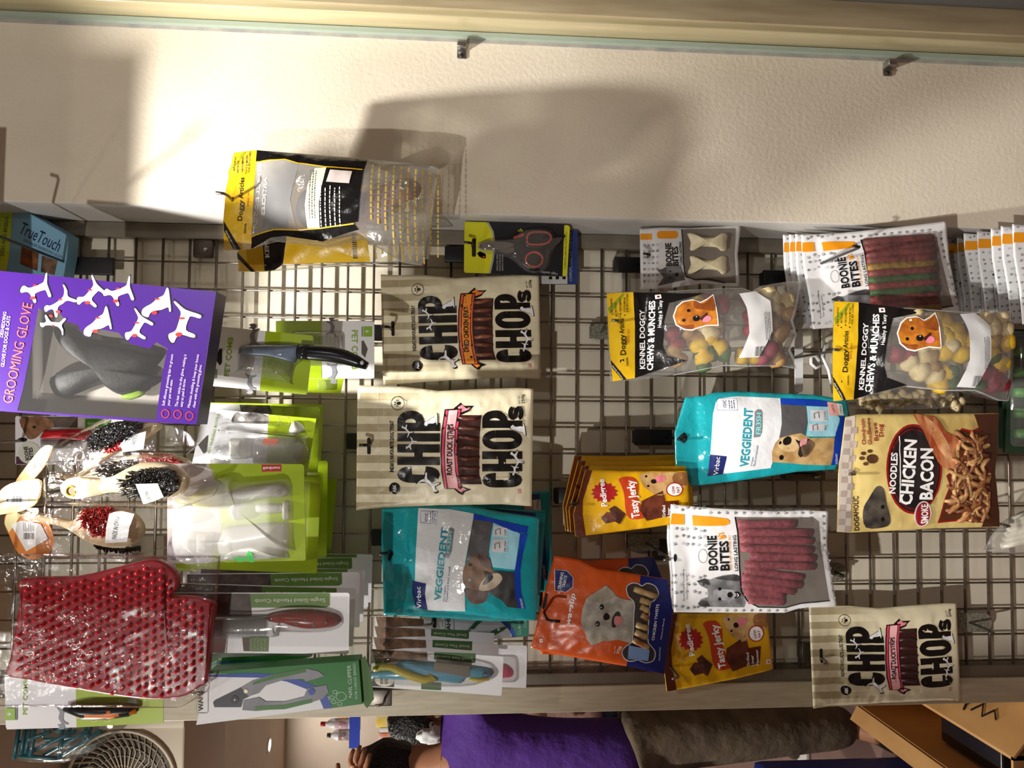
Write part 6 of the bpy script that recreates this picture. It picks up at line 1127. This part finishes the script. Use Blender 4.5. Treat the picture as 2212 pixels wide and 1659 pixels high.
# ------------------------------------------------------------------ clipper card (black, yellow) and one behind
CC = (880, 430, .23508)
S = Sheet('clipper_card', (1540, 540), (1540, 540), 1.36, crop=CC) if False else Sheet('clipper_card', (900, 550), (1562, 550), 1.365, crop=CC)
S.slab('card', rrect(900, 285, 1565, 785, 25), .0008, mat((36, 58, 120), .4)); S.poly('white_print', rect(1180, 650, 1470, 780), mat((200, 200, 196), .4), .0005); quads(S, 'animal_icons', [rect(1300+k*62, 712, 1330+k*62, 738) for k in range(3)], BLACK, .0008); S.text('COMPLETE CARE FOR YOUR PET !!!', (1512, 755), (1512, 305), 24, mat((180, 186, 200), .4), .0008); tag(S.root, 'dark blue clipper card behind the black and yellow one', 'clippers', 'carded clippers')
S = Sheet('clipper_card', (520, 445), (1490, 475), 1.33, crop=CC)
S.slab('card', [(535, 205), (1480, 240), (1495, 260), (1470, 700), (1450, 712), (530, 680), (518, 660), (522, 220)], .0008, mat((22, 24, 30), .35)); S.poly('yellow_edge', [(1442, 240), (1478, 242), (1493, 260), (1468, 700), (1448, 710), (1425, 708)], mat((206, 204, 30), .4)); S.multi('yellow_print', [([(535, 208), (730, 214), (780, 300), (798, 420), (780, 560), (750, 684), (530, 678), (520, 660), (524, 220)], mat((206, 204, 30), .4))])
S.lines([[(738, 215), (785, 300), (803, 420), (785, 560), (758, 684)]], 16, mat((150, 150, 150), .3), .0009); S.text('COMPLETE CARE FOR YOUR PET !!!', (1456, 645), (1468, 300), 18, mat((60, 60, 20), .4), .001); S.text('High quality', (1378, 680), (1225, 662), 22, mat((190, 190, 190), .4), .001); 
for k, st in enumerate(('SPRING STEEL TEETH', 'NON SCRATCH', 'GENTLE ACTION')): S.text(st, (832+k*24, 660), (832+k*24, 510), 13, mat((190, 190, 190), .4), .001)
S.poly('hang_hole', rrect(592, 362, 630, 532, 16), HOLE, .001); quads(S, 'yellow_paw', paw(1045, 300, 34, (-1, 0)), mat((206, 204, 30), .4), .001)
S.multi('dog_picture', [([(640, 500), (665, 480), (720, 505), (722, 545), (690, 545), (660, 530)], BLACK), (ell(702, 530, 14, 9, 8), RED)])
bk = mat((20, 20, 22), .25); orr = mat((206, 78, 50), .4)
S.slab('blade', sm([(655, 450), (680, 410), (740, 400), (940, 408), (975, 440), (860, 470), (780, 475), (690, 475)], 3), .003, STEEL, .008, bev=.0008); S.slab('blade', [(820, 480), (980, 445), (975, 490), (925, 505)], .003, STEEL, .005)
def ring(name, pts, r, m_, off): S.rod(name, [(p[0], p[1], off) for p in pts]+[(pts[0][0], pts[0][1], off)], r, m_, n=8)
ring('handle_loop', sm([(1080, 380), (1100, 315), (1180, 298), (1280, 305), (1330, 350), (1320, 400), (1260, 440), (1150, 445), (1090, 430)], 3), .0042, bk, .007); ring('orange_liner', sm([(1094, 382), (1112, 328), (1180, 313), (1275, 320), (1314, 352), (1304, 395), (1255, 424), (1155, 430), (1104, 420)], 3), .0022, orr, .009)
ring('handle_loop', ell(1160, 565, 92, 82, 24), .0042, bk, .007); ring('orange_liner', ell(1160, 565, 78, 68, 24), .0022, orr, .009); S.slab('handle', sm([(950, 340), (1060, 300), (1100, 300), (1090, 440), (1300, 450), (1420, 340), (1445, 350), (1400, 420), (1330, 470), (1290, 600), (1200, 660), (1090, 640), (1060, 580), (1020, 540), (940, 525), (960, 470), (985, 430)], 2), .004, bk, .004); S.slab('orange_grip', sm([(975, 355), (1075, 322), (1070, 345), (985, 375)], 2), .003, orr, .008)
S.dome('pivot', ell(765, 440, 16, 16, 12), .003, STEEL, .008); S.dome('blister', sm([(640, 430), (690, 385), (940, 370), (1040, 300), (1180, 270), (1330, 290), (1360, 360), (1440, 360), (1340, 480), (1300, 620), (1200, 680), (1080, 660), (930, 540), (680, 490)], 3), .016, BLIS, .0006, flat=.45)
tag(S.root, 'black and yellow card with red and black pet nail scissors', 'clippers', 'carded clippers'); hook('black hook through the black and yellow scissors card', (1020, 532), 1.33, 1.30, 'black', (.05, .012))
# ------------------------------------------------------------------ bits between the bags, lower right
HP = soft((226, 226, 228), .75, .2)
S = Sheet('plastic_hanger', (1740, 780), (1800, 780), 1.34); S.rod('hanger_hook', [(1770, 780), (1760, 768), (1752, 772), (1752, 785), (1762, 795), (1772, 790)], .0032, HP, n=8); S.rod('hanger_arm', [(1785, 740), (1776, 770), (1790, 800), (1800, 850)], .003, HP); S.slab('hanger_bar', rrect(1723, 715, 1740, 848, 8), .003, HP, -.01); tag(S.root, 'white plastic hanger hook left of the lower chew bag', 'hanger')
S = Sheet('bone_chew_bag', (1840, 855), (2085, 860), 1.32)
for k in range(16):
    x = 1850+k*14.5; roll(S, x, 862+random.uniform(-14, 12), .0085, .026, random.uniform(0, 3), KCOL['c'], .004)
S.bag('clear_bag', [(1830, 882), (1950, 886), (2075, 880)], [(1840, 800), (2060, 800)], [(1830, 882), (1840, 800)], [(2075, 880), (2060, 800)], KF, .02, .002, 120, flat=.03); S.T = None; tag(S.root, 'clear bag of small white knotted chews behind the lower chew bag', 'dog chews')
for k in range(2):
    S = Sheet('dental_stick_pack', (2165+k*8, 905-k*60), (2330, 900-k*60), 1.34-k*.08); S.slab('card', rrect(2165+k*10, 730-k*20, 2330, 970+k*10, 6), .0008, mat((38, 60, 44), .4), -.01); GR = mat((70, 130, 50), .5, c2=(50, 100, 36), nscale=60, bmp=(80, .5))
    for j in range(5): S.rod('green_chew', [(2178+k*10, 760+j*44, .004), (2250, 762+j*44, .004), (2325, 760+j*44, .004)], [.008, .010, .008], GR)
    S.dome('blister', rrect(2172+k*10, 735-k*20, 2328, 965, 12), .022, BLIS, .0006, flat=.5); tag(S.root, ['clear pack of green dental chews at the lower edge, rear one', 'clear pack of green dental chews at the lower edge, front one'][k], 'dental chews', 'green dental chew packs')
S = Sheet('white_stick_bag', (2130, 1160), (2330, 1130), 1.27)
for j in range(6): S.rod('white_stick', [(2160+j*5, 1178-j*11, .004), (2240, 1160-j*11, .005), (2320, 1150-j*11, .004)], .0065, mat((226, 222, 210), .6, c2=(206, 200, 186), nscale=60, bmp=(90, .5)))
S.bag('clear_bag', [(2124, 1190), (2200, 1196), (2330, 1190)], [(2165, 1130), (2212, 1105), (2330, 1070)], [(2124, 1190), (2140, 1160), (2165, 1130)], [(2330, 1190), (2330, 1070)], KF, .016, .002, 121, flat=.05); S.T = None; tag(S.root, 'clear bag of white chew sticks at the lower edge of the grid', 'dog chews'); hook('grey steel hook over the bag of white chew sticks', (2160, 1132), 1.27, 1.24, 'steel', (.05, .02))
hook('bare grey hammered hook plate half hidden by the pink-red stick bag', (1805, 1236), 1.40, 1.36, 'hammer', (.02, .022), plw=.034); hook('bare grey hammered hook plate below the lowest cream pouch', (2096, 1345), 1.40, 1.33, 'hammer', (.03, .045), plw=.036)
hook('thin grey hook plate behind the teal golden-dog pouch', (1760, 1028), 1.40, 1.37, 'steel', (.06, .02), plw=.018)
hook('bare steel hook plate on the side board, below the large nail clipper box', (830, 1515), 1.38, 1.36, 'steel', (.03, .012), plw=.03)
# ------------------------------------------------------------------ the shop seen past the side board
def at(x, y, Y): return px(x, y, Y)
# ceiling air conditioner with a round fan grille
c = at(300, 1640, 2.55); ac = empty('air_conditioner', (c.x, c.y, 0)); ACW = mat((206, 194, 172), .5)
z1 = at(215, 1620, 2.55).z; z0 = at(398, 1620, 2.55).z; xr = at(300, 1552, 2.55).x-c.x
box('casing', (-.75, 0, z0), (xr, .45, z1), ACW, ac, .008)
box('top_slot', (-.75, -.004, z1-.02), (xr+.0, .0, z1-.004), DARK, ac); box('side_post', (xr-.03, -.008, z0), (xr, .0, z1), ACW, ac, .002)
gx = -.075; gz = at(265, 1620, 2.55).z; gr = .165
v, f = lathe([(gr+.008, 0), (gr+.008, .012), (gr, .012), (gr, 0)], 40); o = pyd('grille_rim', v, f, ACW, ac, True); o.rotation_euler = (math.pi/2, 0, 0); o.location = (gx, 0, gz)
for k in range(40):
    a = 2*math.pi*k/40; a2 = a+.5
    tube('grille_bar', [(gx+.04*math.cos(a), -.008, gz+.04*math.sin(a)), (gx+.11*math.cos(a+.2), -.012, gz+.11*math.sin(a+.2)), (gx+gr*math.cos(a2), -.006, gz+gr*math.sin(a2))], .0022, ACW, ac, 5)
for r in (.06, .09, .12, .145): tube('grille_ring', [(gx+r*math.cos(t*.2618), -.006, gz+r*math.sin(t*.2618)) for t in range(25)], .0015, ACW, ac, 5)
v, f = lathe([(gr, 0), (.04, .004)], 32); o = pyd('fan_well', v, f, mat((70, 60, 46), .6), ac); o.rotation_euler = (math.pi/2, 0, 0); o.location = (gx, -.001, gz)
tag(ac, 'cream air conditioner with a round fan grille high behind the basket', 'air conditioner')
# wall shelves with bottles
BLUE = mat((40, 70, 190), .4)
def shelf(x, y0, y1, Y, label):
    a = at(x, y0, Y); b = at(x, y1, Y); t = empty('wall_shelf', (0, 0, 0)); xa, xb = min(a.x, b.x), max(a.x, b.x)
    box('board', (xa, Y-.02, a.z-.02), (xb+.5, Y+.22, a.z), WHITE, t, .003); box('blue_edge', (xa, Y-.026, a.z-.045), (xb+.5, Y-.02, a.z+.012), BLUE, t)
    tag(t, label, 'shelf', 'white wall shelves with blue edges'); return a.z+.0
zs1 = shelf(760, 1612, 1500, 4.2, 'upper white wall shelf with blue edge holding bottles'); zs2 = shelf(865, 1600, 1480, 4.2, 'lower white wall shelf with blue edge holding cartons')
def bottle(x, y0, y1, xt, zb, Y, capc, labc, label):
    a = at(x, y0, Y); b = at(x, y1, Y); w_ = abs(b.x-a.x)/2; cx = (a.x+b.x)/2; h = at(xt, y0, Y).z-zb; t = empty('bottle', (cx, Y+.06, zb))
    v, f = lathe([(w_*.95, 0), (w_, .01), (w_, h*.62), (w_*.8, h*.74), (w_*.38, h*.82), (w_*.38, h*.88)], 20); pyd('body', v, f, WHITE, t, True)
    v, f = lathe([(w_*.42, h*.86), (w_*.42, h), (w_*.36, h*1.01)], 16); pyd('cap', v, f, mat(capc, .4), t, True)
    v, f = lathe([(w_*1.01, h*.14), (w_*1.01, h*.56)], 20); pyd('label_band', v, f, mat(labc, .4, c2=(230, 226, 220), nscale=20), t, True)
    tag(t, label, 'bottle', 'bottles on the upper shelf')
bottle(740, 1560, 1535, 691, zs1, 4.2, (190, 30, 40), (226, 140, 40), 'white bottle with red cap and orange label on the upper shelf')
bottle(740, 1584, 1561, 689, zs1, 4.2, (190, 30, 40), (196, 150, 160), 'white bottle with red cap and pale pink label on the upper shelf')
bottle(740, 1609, 1586, 703, zs1, 4.2, (60, 50, 46), (140, 110, 110), 'white jug with dark cap on the upper shelf')
for k, (y0, y1, xt, c_) in enumerate(((1545, 1536, 803, (214, 180, 40)), (1571, 1546, 812, (236, 206, 40)), (1582, 1572, 820, (226, 226, 226)), (1598, 1583, 818, (226, 120, 60)))):
    a = at(840, y0, 4.2); b = at(840, y1, 4.2); h = at(xt, y0, 4.2).z-zs2; t = box('carton', (min(a.x, b.x), 4.2, zs2), (max(a.x, b.x), 4.32, zs2+h), mat(c_, .4, c2=(236, 236, 236), nscale=8), None, .002)
    tag(t, ['narrow mustard carton on the lower shelf', 'yellow and white carton on the lower shelf', 'slim white carton on the lower shelf', 'orange and white carton on the lower shelf'][k], 'carton', 'cartons on the lower shelf')
# ------------------------------------------------------------------ people
SKIN = mat((176, 124, 92), .5, c2=(164, 112, 82), nscale=12); SKIN2 = mat((120, 82, 62), .5); HAIR = mat((14, 13, 13), .4, bmp=(90, 1.0, .01)); PURP = mat((84, 42, 140), .8, c2=(72, 34, 124), nscale=6, bmp=(18, .5, .02)); KHAKI = mat((112, 98, 78), .85, c2=(84, 72, 58), nscale=9, stretch=(1, 1, 2), bmp=(16, .6, .02)); JEAN = mat((46, 66, 96), .85, c2=(66, 88, 118), nscale=14, bmp=(20, .4, .02)); PINKS = mat((176, 140, 128), .8, bmp=(16, .5, .02))
def skinmesh(name, nodes, edges, mt, parent, root=0, sub=2):
    me = bpy.data.meshes.new(name); me.from_pydata([n[0] for n in nodes], edges, []); o = link(name, me, mt, parent)
    md = o.modifiers.new('skin', 'SKIN'); md.use_smooth_shade = True
    for i, n in enumerate(nodes):
        sv = me.skin_vertices[0].data[i]; r = n[1] if isinstance(n[1], tuple) else (n[1], n[1]); sv.radius = r; sv.use_root = (i == root)
    s_ = o.modifiers.new('subdivision', 'SUBSURF'); s_.levels = sub; s_.render_levels = sub
    return o
def blob(name, loc, rad, mt, parent, seed=0, amp=.12, seg=24):
    bm = bmesh.new(); bmesh.ops.create_uvsphere(bm, u_segments=seg, v_segments=seg*2//3, radius=1)
    for v in bm.verts:
        n = noise.noise(v.co*2.2+Vector((seed, 0, 0)))*amp + noise.noise(v.co*6+Vector((seed, 3, 0)))*amp*.4
        v.co = Vector((v.co.x*rad[0], v.co.y*rad[1], v.co.z*rad[2]))*(1+n)
    me = bpy.data.meshes.new(name); bm.to_mesh(me); bm.free(); o = link(name, me, mt, parent, True); o.location = loc; return o
def hand(pos, d, up, parent_nodes, nodes, edges, wrist, curl=.5, s=1.0):
    """adds palm + five fingers to a skin skeleton at vertex index wrist"""
    d = Vector(d).normalized(); up = Vector(up).normalized(); sd = d.cross(up).normalized(); pos = Vector(pos)
    palm = len(nodes); nodes.append((tuple(pos+d*.045*s), (.030*s, .015*s))); edges.append((wrist, palm))
    kn = len(nodes); nodes.append((tuple(pos+d*.085*s), (.034*s, .014*s))); edges.append((palm, kn))
    for i, (o_, ln) in enumerate(((-.030, .066), (-.010, .078), (.010, .072), (.029, .058))):
        b = pos+d*.094*s+sd*o_*s; pr = kn
        for j in range(3):
            b = b+(d*math.cos(curl*(j+.3))-up*math.sin(curl*(j+.3)))*ln*s*(.42, .32, .26)[j]
            nodes.append((tuple(b), .0088*s*(1-.12*j))); edges.append((pr, len(nodes)-1)); pr = len(nodes)-1
    b = pos+d*.03*s-sd*.036*s; pr = palm
    for j in range(3):
        b = b+(d*.6-sd*.5-up*.35*j).normalized()*.034*s; nodes.append((tuple(b), .0098*s*(1-.1*j))); edges.append((pr, len(nodes)-1)); pr = len(nodes)-1
def person(name, base, label, lean, skinm, shirtm, trm, hairm, headtilt, arms, hs=1.0, scale=1.0, hz=0.0):
    """standing figure; local x to the right, y away from the viewer"""
    t = empty(name, base); lx, ly = lean; t.scale = (scale,)*3
    def sp(h, k): return (lx*k, ly*k, h)      # spine point leaning by k
    hip = .93; ch = 1.30; sh = 1.42; nk = 1.50
    N = [((0, 0, hip), (.095, .07)), (sp(1.12, .3), (.09, .065)), (sp(ch, .7), (.105, .07)), (sp(sh, .95), (.075, .05)), (sp(nk, 1.1), (.055, .055)), ((lx*1.2+headtilt[0]*.4, ly*1.2+headtilt[1]*.4, 1.60+hz*.5), (.070, .080)), ((lx*1.2+headtilt[0], ly*1.2+headtilt[1], 1.70+hz), (.078, .095)), ((lx*1.2+headtilt[0]*1.2, ly*1.2+headtilt[1]*1.2, 1.78+hz), (.060, .070))]
    E_ = [(0, 1), (1, 2), (2, 3), (3, 4), (4, 5), (5, 6), (6, 7)]
    fd0 = Vector((headtilt[2], headtilt[3], 0)).normalized()
    hx = (N[6][0][0], N[6][0][1], N[6][0][2])
    for s in (-1, 1):
        k = len(N); N += [((s*.10, 0, .86), .065), ((s*.11, -.015, .50), .05), ((s*.115, .02, .10), .042), ((s*.12, -.10, .04), (.038, .028))]; E_ += [(0, k), (k, k+1), (k+1, k+2), (k+2, k+3)]
    for s, (el, wr, hd, up) in zip((-1, 1), arms):
        k = len(N); N += [((lx*.95+s*.17, ly*.95, sh-.02), .045), (tuple(el), .046), (tuple(wr), .032)]; E_ += [(3, k), (k, k+1), (k+1, k+2)]
        hand(wr, hd, up, None, N, E_, k+2, .4)
    body = skinmesh('body', N, E_, skinm, t)
    # clothing
    C = [((0, 0, .82), (.172, .130)), ((0, 0, hip), (.176, .132)), (sp(1.12, .3), (.164, .122)), (sp(ch, .7), (.186, .132)), (sp(sh-.01, .95), (.142, .102)), (sp(nk-.025, 1.05), (.072, .070))]; CE = [(i, i+1) for i in range(5)]
    for s, (el, wr, hd, up) in zip((-1, 1), arms):
        a = Vector((lx*.95+s*.19, ly*.95, sh-.01)); b = Vector(el); m_ = a+(b-a)*.75; k = len(C); C += [(tuple(a), .076), (tuple(m_), .066)]; CE += [(4, k), (k, k+1)]
    skinmesh('shirt', C, CE, shirtm, body)
    Tn = [((0, 0, .97), (.160, .118))]; TE = []
    for s in (-1, 1):
        k = len(Tn); Tn += [((s*.10, 0, .84), .116), ((s*.11, -.015, .50), .088), ((s*.115, .01, .22), .078), ((s*.116, .015, .09), .074)]; TE += [(0, k), (k, k+1), (k+1, k+2), (k+2, k+3)]
    skinmesh('trousers', Tn, TE, trm, body)
    for s in (-1, 1):
        v = skinmesh('shoe', [((s*.115, .045, .05), (.045, .05)), ((s*.12, -.04, .045), (.05, .042)), ((s*.125, -.15, .035), (.045, .032))], [(0, 1), (1, 2)], mat((60, 54, 48), .6), body)
        box('shoe_sole', (s*.12-.048, -.195, .0), (s*.12+.048, .095, .022), mat((190, 186, 178), .6), body, .008)
    blob('hair', (hx[0]-fd0[0]*.018, hx[1]-fd0[1]*.018, hx[2]+.030), (.096*hs, .110*hs, .108*hs), hairm, body, 3)
    # face on the side the person looks to (away from the viewer unless turned)
    fd = Vector((headtilt[2], headtilt[3], headtilt[4])).normalized(); sd = fd.cross(Vector((0, 0, 1))).normalized(); H0 = Vector(hx)
    for s in (-1, 1):
        blob('eye', H0+fd*.082+sd*s*.030+Vector((0, 0, .0)), (.012, .012, .010), WHITE, body, 0, 0, 10); blob('ear', H0+sd*s*.078-fd*.005+Vector((0, 0, -.015)), (.012, .02, .032), skinm, body, 1, .05, 12)
        blob('pupil', H0+fd*.092+sd*s*.030, (.005, .005, .005), BLACK, body, 0, 0, 8)
    blob('nose', H0+fd*.095+Vector((0, 0, -.028)), (.014, .016, .024), skinm, body, 2, .05, 12); blob('mouth', H0+fd*.080+Vector((0, 0, -.068)), (.024, .012, .008), mat((120, 60, 56), .5), body, 2, .02, 12)
    tag(t, label, 'person'); return t
b0 = (at(1150, 1546, 2.55).x-.186, 2.55, 0)
person('person', b0, 'person in a purple t-shirt and khaki trousers, one hand raised to the head', (.02, .03), SKIN, PURP, KHAKI, HAIR, (-.06, .05, -.35, 1, -.3),
       (((-.34, -.10, 1.58), (-.035, -.105, 1.725), (.97, .10, .02), (.05, -.9, .4)), ((.16, .20, 1.16), (.02, .36, 1.12), (-.6, .6, 0), (0, 0, 1))), 1.12, 1.04, -.085)
b1 = (at(900, 1540, 3.3).x-.02, 3.3, 0)
person('person', b1, 'person with dark curly hair, pinkish shirt and blue jeans, bending behind the purple t-shirt', (.04, -.10), SKIN2, PINKS, JEAN, HAIR, (.02, -.10, .55, -.75, -.5),
       (((-.30, -.10, 1.16), (-.22, -.30, 1.10), (.3, -.9, .1), (0, 0, 1)), ((.30, -.06, 1.16), (.22, -.26, 1.02), (0, -.9, .2), (0, 0, 1))), 1.0, 1.0, -.08)
wb = at(932, 1590, 2.95); blob('white_cloth', wb, (.030, .03, .05), mat((226, 226, 224), .7), None, 5, .45); tag(bpy.data.objects['white_cloth'], 'crumpled white cloth at the curly-haired person\'s chin', 'cloth')
# ------------------------------------------------------------------ cartons on the floor
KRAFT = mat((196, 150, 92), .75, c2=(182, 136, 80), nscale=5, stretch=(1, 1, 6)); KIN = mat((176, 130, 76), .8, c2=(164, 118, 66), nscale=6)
bx = empty('cardboard_box', (-.84, 1.70, 0)); X0, X1, Y0, Y1, H1 = .075, .19, -.30, .26, .42
box('side_panel', (X0, Y0, 0), (X0+.006, Y1, H1), KIN, bx); box('side_panel', (X1-.006, Y0, 0), (X1, Y1, H1), KRAFT, bx); box('end_panel', (X0, Y1-.006, 0), (X1, Y1, H1), KIN, bx); box('end_panel', (X0, Y0, 0), (X1, Y0+.006, H1), KRAFT, bx); box('bottom_panel', (X0, Y0, .004), (X1, Y1, .010), KIN, bx)
def flap(p, q, d, mt, nm='flap'):
    p, q, d = Vector(p), Vector(q), Vector(d); n = (q-p).cross(d).normalized()*.005; V = [p, q, q+d, p+d]; V += [a+n for a in V]
    return pyd(nm, V, [(0, 1, 2, 3), (7, 6, 5, 4), (0, 4, 5, 1), (1, 5, 6, 2), (2, 6, 7, 3), (3, 7, 4, 0)], mt, bx)
f1 = flap((X0, Y1, H1), (X1, Y1, H1), (.0, .10, -.10), KRAFT); f2 = flap((X1, Y0, H1), (X1, Y1, H1), (.13, -.02, -.09), KRAFT); flap((X0, Y0, H1), (X0, Y1, H1), (-.035, 0, .02), KRAFT); flap((X0+.02, Y0, H1), (X1-.02, Y0, H1), (0, -.12, -.08), KRAFT)
def marker(pts, w_=.004):
    V = []; Fc = []
    for st in pts:
        P = [Vector((X1, Y0, H1))+Vector((.13, -.02, -.09))*b+Vector((0, Y1-Y0, 0))*a+Vector((.0015, 0, .0025)) for a, b in st]
        v, f = tubev(P, w_/2, 5); k = len(V); V += v; Fc += [tuple(j+k for j in g) for g in f]
    return pyd('marker_writing', V, Fc, BLACK, f2)
marker([[(.45, .2), (.48, .5), (.52, .2)], [(.46, .33), (.51, .33)], [(.38, .2), (.41, .5), (.45, .2)], [(.39, .33), (.44, .33)], [(.34, .3), (.30, .3), (.32, .42), (.30, .2)], [(.27, .25), (.24, .4), (.21, .25), (.18, .4), (.15, .3)]])
tag(bx, 'open brown cardboard box with raised flaps and marker writing, on the floor', 'box')
pk = empty('black_pack', (-.708, 1.62, .012)); box('body', (-.045, -.10, 0), (.045, .10, .34), mat((22, 22, 26), .3), pk, .006); box('white_label', (-.02, -.104, .10), (.03, -.1005, .24), WHITE, pk); tag(pk, 'black pack with a white label standing inside the open cardboard box', 'package')
b2 = box('cardboard_box', (-.48, 1.50, 0), (-.30, 1.98, .30), KRAFT, None, .003); tag(b2, 'closed brown cardboard box on the floor under the wire grid', 'box')
fb = at(1720, 1665, 2.2); fp = empty('food_bag', (fb.x-.095, 2.2, 0)); hz = at(1650, 1650, 2.2).z
box('body', (-.20, -.06, 0), (.09, .10, hz), mat((30, 50, 140), .4), fp, .03); box('green_panel', (-.18, -.0615, .05), (.07, -.058, hz-.04), mat((34, 130, 60), .4), fp); v, f = lathe([(.045, 0), (.045, .003)], 20); o = pyd('bowl_print', v, f, mat((220, 200, 120), .4), fp); o.rotation_euler = (math.pi/2, 0, 0); o.location = (.02, -.0625, hz-.09)
v, f = lathe([(.02, 0), (.02, .003)], 16); o = pyd('paw_badge', v, f, WHITE, fp); o.rotation_euler = (math.pi/2, 0, 0); o.location = (.045, -.0625, hz-.18); tag(fp, 'green and blue pet food bag on the floor by the khaki trousers', 'bag')
